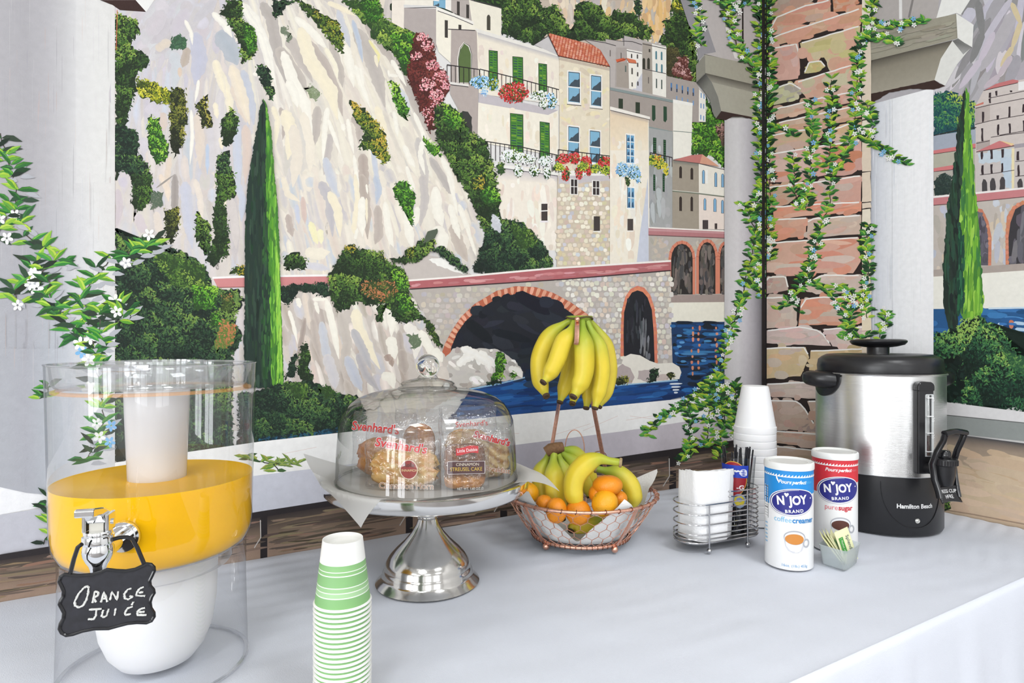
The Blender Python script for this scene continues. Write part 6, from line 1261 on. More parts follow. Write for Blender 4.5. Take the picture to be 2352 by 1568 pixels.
# ------------------------------------------------------------------ green paper cups
GC = CAM + RIGHT * (0.66 * math.tan(math.radians(-15.53))) + FWD * 0.66; GC.z = TABLE_Z
M_CUPW = mat('cup_board', 'f5f4f0', 0.5, attr='Col')
GH, RB, RR = 0.068, 0.0212, 0.0294
def green_cup():
    b = MB()
    bands = [(0.0, 'f6f6f2'), (0.0024, 'f6f6f2'), (0.0025, '86ba76'), (0.0125, '86b878'), (0.0126, 'e9f2e4'), (0.0136, 'e9f2e4'), (0.0137, 'a8cf9c'), (0.0178, 'a8cf9c'), (0.0179, 'e9f2e4'), (0.0187, 'e9f2e4'), (0.0188, '9cc78e'), (0.0228, '9cc78e'), (0.0229, 'eef5ea'), (0.0237, 'eef5ea'),
             (0.0238, '8abc7c'), (0.0345, '86b878'), (0.0346, 'eef5ea'), (0.0356, 'eef5ea'), (0.0357, '8fc07f'), (0.0388, '8fc07f'), (0.0389, 'eef5ea'), (0.0396, 'eef5ea'), (0.0397, '8fc07f'), (0.0455, '8abc7c'), (0.0456, 'f6f6f2'), (GH, 'f6f6f2')]
    n = 40; vs = []; cs = []; fs = []
    rows = [(RR + 0.0009, 0.0, 'f6f6f2'), (RR + 0.0014, 0.0008, 'f8f8f5'), (RR + 0.0012, 0.0017, 'f8f8f5'), (RR, 0.0021, 'f4f4f0')]
    rows += [(RR + (RB - RR) * (z / GH), z, c) for z, c in bands if z > 0.0022]
    rows += [(RB - 0.0007, GH + 0.0001, 'f8f8f5'), (RB - 0.0012, GH - 0.001, 'efeeea'), (RB - 0.0010, GH - 0.009, 'e9e8e2'), (0.0005, GH - 0.0092, 'efeee8')]
    for r, z, c in rows:
        for i in range(n): a = 2 * PI * i / n; vs.append((r * math.cos(a), r * math.sin(a), z)); cs.append(alb(c))
    for k in range(len(rows) - 1):
        for i in range(n): fs.append((k * n + i, k * n + (i + 1) % n, (k + 1) * n + (i + 1) % n, (k + 1) * n + i))
    b.v = vs; b.c = cs; b.f = fs; b.mi = [0] * len(fs)
    return b.build('paper_cup', M_CUPW, colattr=True, auto=60)
cup0 = green_cup(); NG = 22
for k in range(NG):
    o = cup0 if k == 0 else cup0.copy()
    if k: COL.objects.link(o)
    o.location = GC + Vector((ru(-1, 1) * .0003, ru(-1, 1) * .0003, 0.0002 + k * 0.0052)); o.rotation_euler = (0, 0, ru(0, 6.28))
    tag(o, 'green banded white paper cup, topmost of the tall upside-down stack' if k == NG - 1 else 'green banded paper cup, %s from the top of the upside-down stack' % ORD[NG - 1 - k], 'cup', 'stack of green paper cups')

# ------------------------------------------------------------------ cake stand
SC, SR_, SZ = round_base(862, 1100, 1383)
zz = lambda py: z_at(py, SZ) - TABLE_Z
rr = lambda xl, xr: rad_at(xl, xr, SZ)
stand = thing('cake_stand', 'polished steel pedestal cake stand with flared foot', 'cake stand', SC)
PZ = zz(1095)   # plate top
b = MB(); b.lathe([(0.0, 0.004), (0.070, 0.003), (SR_ - 0.001, 0.0003), (SR_ + 0.0006, 0.0012), (SR_ - 0.001, 0.0028), (0.0795, 0.0055), (0.0745, 0.0105), (0.0722, 0.0135), (0.0724, 0.0185), (0.0700, 0.0225), (0.0688, 0.0255), (0.0684, 0.031), (0.0660, 0.036), (0.0605, 0.044), (0.051, 0.054), (0.038, 0.066), (0.026, 0.080), (0.0185, 0.093), (0.0152, 0.102)], 80)
b.build('foot', M_STEEL, stand, auto=50)
b = MB(); b.lathe([(0.0152, 0.102), (0.0165, 0.1032), (0.0152, 0.1044), (0.0150, 0.106), (0.0178, 0.116), (0.0225, 0.128), (0.0290, 0.138), (0.034, PZ - 0.022)], 64); b.build('stem', M_STEEL, stand, auto=50)
PR = rr(735, 1213)
b = MB(); b.lathe([(0.0, PZ - 0.022), (0.034, PZ - 0.022), (PR - 0.02, PZ - 0.021), (PR - 0.006, PZ - 0.019), (PR - 0.002, PZ - 0.015), (PR, PZ - 0.006), (PR, PZ + 0.001), (PR - 0.003, PZ + 0.003), (PR - 0.010, PZ + 0.001), (PR - 0.014, PZ - 0.003), (0.0, PZ - 0.003)], 128)
b.build('plate', mat('plate_steel', (0.78, 0.77, 0.75), 0.10, 1.0), stand, auto=50)
PLZ = SC.z + PZ - 0.003
# paper liner
M_LINER = clear_mat('liner_tissue', (1, 1, 1), 0.6, haze=0.93, haze_col=(0.90, 0.89, 0.86), f0=0.01)
def dirv(px, py): q = on_table(px, py, PLZ) - SC; q.z = 0; return q.normalized()
dA, dB = dirv(822, 1158), dirv(1262, 1108)
b = MB(); n = 72; vs = []; fs = []
for j in range(n + 1):
    for i in range(n + 1):
        u = -1 + 2 * i / n; v = -1 + 2 * j / n; s_, t_ = (u + v) / 2, (u - v) / 2       # corner directions
        q = dA * (s_ * 0.205) + dB * (t_ * 0.215); r = math.hypot(q.x, q.y); z = 0.0006; e = PR - 0.006
        if r > PR - 0.022: z = 0.0006 + min(0.0072, (r - PR + 0.022) * .62)
        if r > e:
            ex = r - e
            if s_ > .3: q = q * ((e + min(ex, 0.007)) / r); z = 0.0078 - max(0, ex - 0.007) * 1.1
            elif t_ > .3: z = 0.0078 + ex * .12 - ex * ex * 9
            else: z = 0.0078 + ex * .5
        z += 0.0006 * math.sin(u * 9 + v * 4) * (1 if r > 0.15 else 0.25)
        vs.append((q.x, q.y, z))
for j in range(n):
    for i in range(n): fs.append((j * (n + 1) + i, j * (n + 1) + i + 1, (j + 1) * (n + 1) + i + 1, (j + 1) * (n + 1) + i))
o = b.add(vs, fs).build('paper_liner', M_LINER, loc=(SC.x, SC.y, PLZ), auto=60); tag(o, 'thin white paper sheet on the steel cake stand, corners over the edge', 'paper')
# dome
M_GLASS = clear_mat('dome_glass', (0.975, 0.98, 0.975), 0.01, f0=0.06, edge=(0.20, 0.21, 0.19), epow=3.2)
DR = rr(775, 1192)
dome = thing('glass_dome', 'clear glass dome cover with round knob over wrapped pastries', 'dome', (SC.x, SC.y, PLZ + 0.0012))
d0 = SC.z - (PLZ + 0.0012)
dz = lambda py: zz(py) + d0
prof = [(DR + 0.001, 0.0), (DR, 0.004), (DR - 0.001, dz(1040)), (DR - 0.003, dz(1000)), (rr(783, 1184), dz(965)), (rr(791, 1175), dz(945)), (rr(804, 1161), dz(926)), (rr(824, 1141), dz(912)), (rr(850, 1114), dz(902)), (rr(885, 1080), dz(895)), (rr(916, 1054), dz(892))]
b = MB(); b.lathe(prof, 128); b.build('cover', M_GLASS, dome, auto=80)
b = MB(); b.lathe([(DR + 0.0016, 0.0), (DR + 0.002, 0.002), (DR - 0.001, 0.004), (DR - 0.003, 0.002), (DR - 0.002, 0.0)], 128, close=True); b.build('cover_lip', M_GLASS, dome)
b = MB(); b.lathe([(rr(916, 1054), dz(892)), (rr(918, 1052), dz(888)), (rr(926, 1044), dz(884)), (rr(922, 1048), dz(880)), (rr(930, 1042), dz(875)), (rr(948, 1024), dz(871)), (rr(962, 1010), dz(868)), (rr(964, 1008), dz(864)), (rr(967, 1004), dz(861))], 64); b.build('cover_step', M_GLASS, dome)
M_SOLID = bpy.data.materials.new('solid_glass'); M_SOLID.use_nodes = True
bs = M_SOLID.node_tree.nodes['Principled BSDF']; bs.inputs['Transmission Weight'].default_value = 1.0; bs.inputs['Roughness'].default_value = 0.0; bs.inputs['IOR'].default_value = 1.5; bs.inputs['Base Color'].default_value = (0.98, 0.985, 0.975, 1)
b = MB(); kz = dz(840); b.sphere((0, 0, kz), rad_at(958, 1013, SZ), 40, 24); b.build('knob', M_SOLID, dome)

# ------------------------------------------------------------------ wrapped pastries
M_WRAP = clear_mat('cellophane', (0.96, 0.96, 0.97), 0.06, haze=0.035, haze_col=(0.95, 0.95, 0.95), f0=0.10, bump=0.8, bscale=70)
def noise3(p, s=1.0):
    x, y, z = p[0] * s, p[1] * s, p[2] * s
    return math.sin(x * 1.7 + 2.1 * math.sin(y * 1.3 + z)) * math.cos(y * 1.9 - 1.4 * math.sin(z * 1.1)) + .5 * math.sin(x * 4.1 + y * 3.3) * math.cos(z * 3.9 - x)
M_BUN = mat('pastry_bun', 'd9943f', 0.45, attr='Col', noise=0.25, nscale=110, bump=0.5, bscale=160, sss=0.1)
M_CRUMB = mat('pastry_crumb', 'a5713f', 0.8, attr='Col', noise=0.4, nscale=140, bump=1.0, bscale=180)
def slab(w, d, h, amp, colf, seed, name, m, parent, nu=40, nv=22, p=4.0, tilt=None):
    """lumpy rounded slab standing on z = 0"""
    b = MB(); vs = []; cs = []; fs = []
    for j in range(nv + 1):
        t = PI * j / nv
        for i in range(nu):
            a = 2 * PI * i / nu
            dx, dy, dzv = math.sin(t) * math.cos(a), math.sin(t) * math.sin(a), math.cos(t)
            k = (abs(dx) ** p + abs(dy) ** p + abs(dzv) ** p) ** (-1 / p)
            q = Vector((dx * k * w / 2, dy * k * d / 2, dzv * k * h / 2))
            f = 1 + amp * noise3((dx * 3 + seed, dy * 3, dzv * 3), 1.6)
            q = Vector((q.x * f, q.y * f, q.z * (1 + amp * .4 * noise3((dx * 3, dy * 3 + seed, dzv), 1.2))))
            q.z += h / 2; q.z = max(0.0004, q.z); vs.append(q); cs.append(alb(colf(dx, dy, dzv)))
    for j in range(nv):
        for i in range(nu): fs.append((j * nu + i, j * nu + (i + 1) % nu, (j + 1) * nu + (i + 1) % nu, (j + 1) * nu + i))
    b.v = vs; b.c = cs; b.f = fs; b.mi = [0] * len(fs)
    return b.build(name, m, parent, colattr=True, auto=70)
def wrapper(w, d, h, seed, parent, fin=0.014):
    """crinkled pillow of cellophane with pinched end fins top and bottom"""
    b = MB(); vs = []; fs = []; nu, nv = 44, 26
    for j in range(nv + 1):
        v = j / nv; z = -0.0 + (h + fin) * v; pin = min(1, (1 - v) * (h + fin) / (fin * 1.4)) ** .7 if v > .5 else min(1, (v * (h + fin)) / 0.006 + .45) ** .7
        for i in range(nu):
            a = 2 * PI * i / nu; ca, sa = math.cos(a), math.sin(a)
            k = (abs(ca) ** 3 + abs(sa) ** 3) ** (-1 / 3)
            cr = 1 + .05 * noise3((ca * 4 + seed, sa * 4, v * 7), 1.9) + .02 * math.sin(a * 17 + v * 9 + seed)
            vs.append((ca * k * w / 2 * (1 + .02 * noise3((v * 5, seed, ca), 2)), sa * k * (d / 2) * pin * cr + (.0006 * math.sin(ca * 40)), z + .0015 * noise3((ca * 3, seed, v * 2), 2) * (v > .1)))
    for j in range(nv):
        for i in range(nu): fs.append((j * nu + i, j * nu + (i + 1) % nu, (j + 1) * nu + (i + 1) % nu, (j + 1) * nu + i))
    return b.add(vs, fs).build('wrapper', M_WRAP, parent, auto=80)
def flat_text(parent, name, s, x, z, size, y, m, rot=0.0, **kw):
    vs, fs = text_mb(s, size, **kw); cr, sr = math.cos(rot), math.sin(rot)
    return MB().add([(x + a * cr - c_ * sr, y, z + a * sr + c_ * cr) for a, c_ in vs], fs).build(name, m, parent, smooth=False)
def flat_poly(parent, name, pts, y, m): return MB().add([(x, y, z) for x, z in pts], [tuple(range(len(pts)))]).build(name, m, parent, smooth=False)
def rrect(x, z, w, h, r=0.002, n=4):
    out = []
    for cx, cz, a0 in ((x + w / 2 - r, z + h / 2 - r, 0), (x - w / 2 + r, z + h / 2 - r, 90), (x - w / 2 + r, z - h / 2 + r, 180), (x + w / 2 - r, z - h / 2 + r, 270)):
        for k in range(n + 1): a = math.radians(a0 + 90 * k / n); out.append((cx + r * math.cos(a), cz + r * math.sin(a)))
    return out
def place(px, Z, yaw):
    q = CAM + RIGHT * ((px - CX) / FPX * Z) + FWD * Z; q.z = PLZ + 0.0022
    return q, -YAW + yaw      # yaw 0 faces the lens plane (local -y toward viewer)
gold = lambda dx, dy, dz_: mixc(H('d98f3a'), H('f0cf8a'), max(0, min(1, .5 + .5 * noise3((dx * 5, dy * 5, dz_ * 5), 1.3))))
brown = lambda dx, dy, dz_: mixc(H('b86a2c'), H('dd9a48'), max(0, min(1, .5 + .5 * noise3((dx * 4, dy * 4, dz_ * 4), 1.3))))
RED_, NAVY, MAROON = ink('d8302c'), ink('23356e'), ink('8a2a20')
# streusel cake
q, rz = place(1067, 0.925, 0.10)
pk = thing('streusel_cake', 'crumb-topped streusel cake in clear wrapper with purple name label', 'pastry', q, rz, )
def crumb(dx, dy, dz_):
    n_ = noise3((dx * 9, dy * 9, dz_ * 9), 1.7); return mixc(H('5f3418'), H('a0622f'), max(0, min(1, .5 + .5 * n_))) if dz_ > -.35 else mixc(H('b86f22'), H('dc9c40'), max(0, min(1, .5 + .5 * n_)))
slab(0.060, 0.026, 0.066, .05, crumb, 3, 'cake', M_CRUMB, pk, p=6); wrapper(0.074, 0.040, 0.072, 5, pk)
fy = -0.0215
flat_poly(pk, 'name_label', rrect(0.002, 0.035, 0.056, 0.019, .0015), fy, ink('e8e0e0')); flat_poly(pk, 'name_label', rrect(0.002, 0.035, 0.0545, 0.0178, .0012), fy - .0002, ink('4a2226'))
flat_text(pk, 'lettering', 'CINNAMON', 0.004, 0.0395, 0.0062, fy - .0005, ink('e8dcc8')); flat_text(pk, 'lettering', 'STREUSEL CAKE', 0.002, 0.0325, 0.0078, fy - .0005, ink('e6c040'), sx=.86)
wv = [(x, 0.0655 + .0012 * math.sin(x * 180) + x * .08) for x in arange(-0.013, 0.02, 10)]
flat_poly(pk, 'brand_banner', wv + [(x, z - 0.0105) for x, z in wv[::-1]], fy, ink('d02c34')); flat_text(pk, 'lettering', 'Little Debbie', 0.0035, 0.0605, 0.0068, fy - .0004, ink('ffffff'), rot=.08, sx=.85)
flat_text(pk, 'lettering', 'NET WT. 1.60 OZ (2', 0.008, 0.0035, 0.0052, fy, ink('f4f4f0'), sx=.85)
# front cinnamon horn
q, rz = place(930, 0.935, -0.06)
pk = thing('cinnamon_horn', 'golden cinnamon roll in clear wrapper with red round label', 'pastry', q, rz)
slab(0.098, 0.032, 0.060, .13, gold, 1, 'pastry', M_BUN, pk, p=3.0); wrapper(0.120, 0.048, 0.074, 2, pk, .012); fy = -0.0255
def brandname(pk, x, z, size, rot=-.14, fy=fy):
    flat_text(pk, 'lettering', "Svenhard's", x, z, size, fy, ink('f6f6f8'), rot=rot, bold=.0011, shear=.12); flat_text(pk, 'lettering', "Svenhard's", x, z, size, fy - .00025, NAVY, rot=rot, bold=.0006, shear=.12); flat_text(pk, 'lettering', "Svenhard's", x, z, size, fy - .0005, RED_, rot=rot, shear=.12, bold=.00045)
brandname(pk, 0.0, 0.066, 0.0185)
sh = [(0.012 + .0125 * math.cos(a) * (1.0 if math.sin(a) < .2 else .95), 0.031 + .0135 * math.sin(a)) for a in arange(0, 2 * PI, 22)[:-1]]
flat_poly(pk, 'round_label', [(0.012 + (x - .012) * 1.1, 0.031 + (z - .031) * 1.1) for x, z in sh], fy, ink('e8d8c4')); flat_poly(pk, 'round_label', sh, fy - .0002, ink('9a2c26'))
flat_text(pk, 'lettering', 'Rolls', 0.012, 0.0375, 0.0085, fy - .0004, ink('5a1c18'), bold=.0003); flat_text(pk, 'lettering', 'CINNAMON', 0.0115, 0.0295, 0.0052, fy - .0004, ink('f0d8a0'))
flat_text(pk, 'lettering', 'Cinnamon Horn', 0.008, 0.0062, 0.0125, fy - .0002, ink('f4e8dc'), bold=.0006); flat_text(pk, 'lettering', 'Cinnamon Horn', 0.008, 0.0062, 0.0125, fy - .0005, ink('9a6a48'))
# left rear horn
q, rz = place(884, 1.0, -0.30)
pk = thing('cinnamon_horn', 'browned cinnamon roll in clear wrapper leaning behind the golden one', 'pastry', q, rz)
slab(0.090, 0.032, 0.064, .12, brown, 8, 'pastry', M_BUN, pk, p=3.0); wrapper(0.112, 0.046, 0.094, 9, pk, .012); brandname(pk, -0.004, 0.083, 0.020, -.05, -0.0245)
# bun at the back
q, rz = place(962, 1.05, 0.0)
pk = thing('sweet_bun', 'small brown bun in clear wrapper standing behind the pastries', 'pastry', q, rz)
slab(0.055, 0.034, 0.080, .06, brown, 12, 'pastry', M_BUN, pk, p=2.6); wrapper(0.080, 0.044, 0.092, 4, pk)
# breakfast claw on the right
q, rz = place(1119, 0.995, 0.38)
pk = thing('breakfast_claw', 'flat striped breakfast pastry in clear wrapper beside the streusel cake', 'pastry', q, rz)
stripe = lambda dx, dy, dz_: mixc(H('a8742c'), H('e8c888'), max(0, min(1, .5 + .8 * math.sin(dz_ * 14 + dx * 9 + 2 * math.sin(dx * 4)))))
slab(0.070, 0.028, 0.062, .09, stripe, 17, 'pastry', M_BUN, pk, p=3.0); wrapper(0.084, 0.040, 0.074, 14, pk); brandname(pk, 0.0, 0.0665, 0.0150, -.30, -0.0225); flat_text(pk, 'lettering', 'Breakfast', 0.010, 0.016, 0.0115, -0.0225, ink('f4ece0'), rot=-.2, bold=.0006); flat_text(pk, 'lettering', 'Breakfast', 0.010, 0.016, 0.0115, -0.0228, ink('b86a3c'), rot=-.2)
# rear wrapped claw
q, rz = place(1074, 1.055, 0.12)
pk = thing('breakfast_claw', 'pale pastry in tall clear wrapper behind the streusel cake', 'pastry', q, rz)
slab(0.075, 0.028, 0.070, .08, gold, 23, 'pastry', M_BUN, pk, p=3.0); wrapper(0.100, 0.042, 0.098, 21, pk); flat_text(pk, 'lettering', "Svenhard's", 0.006, 0.082, 0.013, -0.022, RED_, rot=.05)
# ------------------------------------------------------------------ copper fruit basket with banana hook
BZ = 1.2019; BC = CAM + RIGHT * (BZ * math.tan(math.radians(6.42))) + FWD * BZ; BC.z = TABLE_Z
bask = thing('fruit_basket', 'copper wire fruit basket with tall banana hook', 'basket', BC)
Z0, Z1, R0b, R1b = 0.0145, 0.0935, 0.094, 0.1474
def rb(t): return R0b + (R1b - R0b) * (t ** 0.82)
def bp_(ph, t, dr=0.0): r = rb(t) + dr; return Vector((r * math.cos(ph), r * math.sin(ph), Z0 + (Z1 - Z0) * t))
ring = lambda r, z, n=72: [(r * math.cos(2 * PI * i / n), r * math.sin(2 * PI * i / n), z) for i in range(n)]
b = MB(); b.tube(ring(R1b, Z1), 0.0032, 10, closed=True); rim = b.build('rim', M_COPPER, bask)
b = MB(); b.tube(ring(R0b, Z0), 0.0032, 10, closed=True); b.build('base_ring', M_COPPER, bask)
b = MB()
for i in range(36):
    a = 2 * PI * i / 36; c = Vector((R1b * math.cos(a), R1b * math.sin(a), Z1)); e1 = Vector((math.cos(a), math.sin(a), 0))
    b.tube([c + e1 * (0.0042 * math.cos(t)) + Vector((0, 0, 0.0042 * math.sin(t))) + Vector((-math.sin(a), math.cos(a), 0)) * (0.0012 * math.cos(t * .5)) for t in arange(0, 2 * PI, 8)[:-1]], 0.0007, 5, closed=True)
for i in range(60):
    a = 2 * PI * i / 60; c = Vector((R0b * math.cos(a), R0b * math.sin(a), Z0)); e1 = Vector((math.cos(a), math.sin(a), 0))
    b.tube([c + e1 * (0.0040 * math.cos(t)) + Vector((0, 0, 0.0040 * math.sin(t))) for t in arange(0, 2 * PI, 7)[:-1]], 0.0008, 5, closed=True)
b.build('wire_wraps', M_COPPERD, bask)['kind'] = 'stuff'
b = MB(); NH = 34; rows = 5; dt = 1.0 / (rows + .0)
for j in range(rows):
    ta_, tb_ = (j + .28) / rows, (j + .72) / rows; pts = []
    for i in range(NH * 2):
        a = PI * i / NH + (PI / NH if j % 2 else 0); pts.append(bp_(a, tb_ if i % 2 == 0 else ta_, 0.0005))
    b.tube(pts, 0.0006, 5, closed=True)
    for i in range(NH):
        a = 2 * PI * i / NH + (PI / NH if j % 2 else 0)
        t2 = (j + 1.28) / rows if j < rows - 1 else 1.0
        b.tube([bp_(a, tb_, 0.0005), bp_(a, (tb_ + t2) / 2, 0.0009), bp_(a, t2, 0.0005)], 0.0009, 5)
        if j == 0: a2 = a + PI / NH; b.tube([bp_(a2, ta_, 0.0005), bp_(a2, 0, 0.0005)], 0.0009, 5)
b.build('wire_mesh', M_COPPER, bask)
toward = math.atan2(-FWD.y, -FWD.x)
def basket_phi(px): # angle of the near side under pixel column px
    return phi_of(px, 1180, BC, 0.125)[0]
for a in (basket_phi(1226), basket_phi(1440), basket_phi(1226) + PI, basket_phi(1440) + PI):
    b = MB(); b.tube([bp_(a, t, 0.002) for t in arange(0, 1, 8)], 0.004, 4, flat=(0.0012, 0.0036)); b.build('strap', M_COPPER, bask, smooth=False)
    b = MB(); f = Vector((R0b * math.cos(a), R0b * math.sin(a), 0.0068)); b.sphere(f, 0.0066, 14, 10); b.tube([f, f + Vector((0, 0, 0.008))], 0.002, 8); b.build('foot', M_COPPER, bask)
def bl(px, py, Z): return at(px, py, Z) - BC
for pts in ([(1254, 1098, 1.335), (1268, 1022, 1.325), (1284, 926, 1.31), (1306, 800, 1.285), (1318, 748, 1.265)], [(1398, 1096, 1.335), (1390, 1075, 1.325), (1365, 945, 1.31), (1342, 810, 1.285), (1330, 752, 1.265)]):
    b = MB(); b.tube([bl(*q) for q in pts], 0.004, 4, flat=(0.0018, 0.0042)); b.build('upright', M_COPPER, bask, smooth=False)
b = MB(); b.tube([bl(*q) for q in ((1324, 752, 1.27), (1325, 736, 1.262), (1326, 729, 1.245), (1326, 727, 1.225), (1326, 729, 1.20), (1326, 738, 1.178), (1325.5, 752, 1.166), (1325, 770, 1.158), (1324, 786, 1.152), (1323, 790, 1.148))], 0.004, 6, flat=(0.0020, 0.0050)); hook = b.build('hook', M_COPPER, bask)
b = MB(); b.sphere(bl(1326, 733, 1.172), 0.0052, 16, 10); b.build('hook_rivet', M_COPPER, hook)
b = MB(); b.tube([bl(1320 + 22 * math.cos(t), 1030 - 43 * math.sin(t), 1.342) for t in arange(-0.9, PI + .9, 22)], 0.0011, 6); b.build('wire_loop', M_COPPER, bask)
b = MB(); b.tube([bl(1377 + 16 * math.cos(t), 1048 - 12 * math.sin(t), 1.335) for t in arange(-0.3, PI + .3, 14)], 0.0011, 6); b.build('wire_loop', M_COPPERD, bask)
b = MB()
for k in range(-4, 5):
    x = k * 0.02; h = math.sqrt(max(0, R0b ** 2 - x * x)); b.tube([(x, -h, Z0), (x, h, Z0)], 0.0007, 5); b.tube([(-h, x, Z0), (h, x, Z0)], 0.0007, 5)
b.build('base_grid', M_COPPER, bask)
# paper liner
corners = [basket_phi(1222), basket_phi(1424), basket_phi(1424) + 1.45, basket_phi(1222) - 1.5]
tops = [1.30, 1.20, 1.42, 1.1]; b = MB(); n = 120; m = 14; vs = []; fs = []
def top_t(ph):
    best = -9
    for c_, t_ in zip(corners, tops):
        d = abs((ph - c_ + PI) % (2 * PI) - PI); best = max(best, t_ - d * 1.75)
    return max(0.10, best)
for i in range(n):
    a = 2 * PI * i / n; tt = top_t(a)
    for j in range(m + 1):
        t = tt * j / m; wv_ = 0.0012 * math.sin(a * 11 + t * 5)
        if t <= 1: r = rb(max(t, 0)) - 0.0075 + wv_; z = Z0 + 0.0045 + (Z1 - Z0) * t
        else: r = R1b - 0.0075 + (t - 1) * (0.10 if abs((a - corners[2] + PI) % (2 * PI) - PI) < .6 else -0.012) + wv_; z = Z0 + 0.0045 + (Z1 - Z0) * (1 + (t - 1) * .85)
        vs.append((r * math.cos(a), r * math.sin(a), z))
for i in range(n):
    for j in range(m): i2 = (i + 1) % n; fs.append((i * (m + 1) + j, i2 * (m + 1) + j, i2 * (m + 1) + j + 1, i * (m + 1) + j + 1))
b.add(vs, fs); b.disc(R0b - 0.007, Z0 + 0.0045, 60); o = b.build('paper_liner', mat('liner_paper', 'f3f1ee', 0.85, bump=0.4, bscale=250), loc=BC, auto=60)
tag(o, 'white paper lining inside the copper fruit basket, corners sticking up', 'paper')

# ------------------------------------------------------------------ fruit
M_BAN = mat('banana_skin', 'e9cf3c', 0.42, spec=0.4, attr='Col', noise=0.06, nscale=60, sss=0.08)
M_BTIP = mat('banana_tip', '4a3828', 0.8, noise=0.3, nscale=400)
def catmull(P, n):
    P = [P[0] * 2 - P[1]] + P + [P[-1] * 2 - P[-2]]; out = []
    for i in range(1, len(P) - 2):
        a, b_, c_, d = P[i - 1:i + 3]
        for k in range(n):
            t = k / n; out.append(0.5 * ((2 * b_) + (c_ - a) * t + (2 * a - 5 * b_ + 4 * c_ - d) * t * t + (3 * b_ - a - 3 * c_ + d) * t ** 3))
    out.append(P[-2]); return out
def banana(parent, ctrl, R, org, green=0.5, tip=True, stem=0.16, name='banana', tone=0):
    path = catmull([Vector(c_) - org for c_ in ctrl], 8); m = len(path)
    L = [0]
    for a, b_ in zip(path[:-1], path[1:]): L.append(L[-1] + (b_ - a).length)
    b = MB(); n = 14; T = []
    for i in range(m): T.append((path[min(i + 1, m - 1)] - path[max(i - 1, 0)]).normalized())
    up = Vector((0, 0, 1)) if abs(T[0].z) < .9 else Vector((1, 0, 0)); Nn = (up - T[0] * up.dot(T[0])).normalized(); prev = T[0]; vs = []; cs = []; fs = []
    for i in range(m):
        if i: Nn = prev.rotation_difference(T[i]) @ Nn; Nn = (Nn - T[i] * Nn.dot(T[i])).normalized(); prev = T[i]
        B = T[i].cross(Nn); t = L[i] / L[-1]
        e = lambda a_, b2: max(0, min(1, (t - a_) / (b2 - a_))); sm = lambda q: q * q * (3 - 2 * q)
        rr_ = R * (0.36 + 0.64 * sm(e(stem * .55, stem + .24))) * (1 - 0.10 * sm(e(.55, .8))) * (1 - 0.62 * sm(e(.80, 1.0)))
        for k in range(n):
            a = 2 * PI * k / n; rad = rr_ * (1 + 0.045 * math.cos(5 * a))
            vs.append(path[i] + Nn * (rad * math.cos(a)) + B * (rad * math.sin(a)))
            g = 1 - sm(e(stem * .5, stem + .30 * (0.6 + green)))
            base = mixc(H('e6cb34'), H('e9d24a'), .5 + .5 * math.sin(a * 2 + tone)); base = mixc(base, H('cfc83a'), .35 * green * (.5 + .5 * math.cos(5 * a)))
            c_ = mixc(base, H('93b23c'), g * (.45 + .5 * green)); c_ = mixc(c_, H('b9bc3a'), .6 * sm(e(.90, .985))); cs.append(alb(c_))
    for i in range(m - 1):
        for k in range(n): fs.append((i * n + k, i * n + (k + 1) % n, (i + 1) * n + (k + 1) % n, (i + 1) * n + k))
    fs.append(tuple(range(n))); fs.append(tuple((m - 1) * n + k for k in range(n)))
    b.v = vs; b.c = cs; b.f = fs; b.mi = [0] * len(fs)
    o = b.build(name, M_BAN, parent, colattr=True, auto=70)
    if tip:
        e_ = path[-1]; d = T[-1]; M_ = Matrix.Translation(e_) @ d.to_track_quat('Z', 'Y').to_matrix().to_4x4(); q = R * .38
        b = MB(); b.lathe([(q * 1.12, -0.0012), (q * 1.05, 0.0012), (q * .95, 0.0028), (q * .62, 0.0032), (q * .5, 0.0020), (q * .28, 0.0018), (0, 0.0026)], 14, M_); b.build('tip', M_BTIP, o)
    return o
K5 = lambda x, y, Z: at(1130 + x / 4.853, 700 + y / 4.853, Z)
K6 = lambda x, y, Z: at(1130 + x / 4.853, 970 + y / 4.853, Z)
hb = thing('banana_bunch', 'bunch of yellow-green bananas hanging from the copper hook', 'bananas', K5(975, 130, 1.205)); ho = hb.location.copy()
for pts, R, g in [
    ([(905, 160, 1.208), (790, 225, 1.21), (660, 330, 1.212), (545, 560, 1.213), (530, 790, 1.205), (575, 940, 1.192), (605, 1015, 1.178)], .0178, .45),
    ([(925, 170, 1.195), (880, 290, 1.182), (795, 420, 1.170), (720, 620, 1.163), (635, 780, 1.158), (572, 862, 1.150)], .0175, .4),
    ([(950, 180, 1.225), (920, 400, 1.235), (870, 700, 1.238), (800, 950, 1.232), (757, 1082, 1.222)], .0165, .3),
    ([(975, 180, 1.23), (960, 420, 1.245), (955, 760, 1.245), (920, 1000, 1.235), (897, 1098, 1.222)], .0168, .3),
    ([(1000, 175, 1.192), (1012, 320, 1.176), (1028, 520, 1.166), (1020, 760, 1.162), (960, 930, 1.157), (907, 1022, 1.148)], .0190, .9),
    ([(1055, 170, 1.20), (1110, 300, 1.195), (1190, 480, 1.190), (1222, 740, 1.188), (1190, 980, 1.186), (1148, 1148, 1.178)], .0172, .8),
    ([(1075, 165, 1.215), (1170, 280, 1.22), (1265, 480, 1.225), (1302, 740, 1.225), (1260, 980, 1.22), (1190, 1130, 1.21)], .0178, .35),
    ([(1030, 170, 1.235), (1060, 420, 1.25), (1090, 760, 1.252), (1070, 1010, 1.245), (1050, 1148, 1.235)], .0165, .4)]:
    banana(hb, [K5(*q) for q in pts], R, ho, g, stem=.12)
b = MB(); cen = K5(975, 148, 1.208) - ho
M_ = Matrix.Translation(cen)
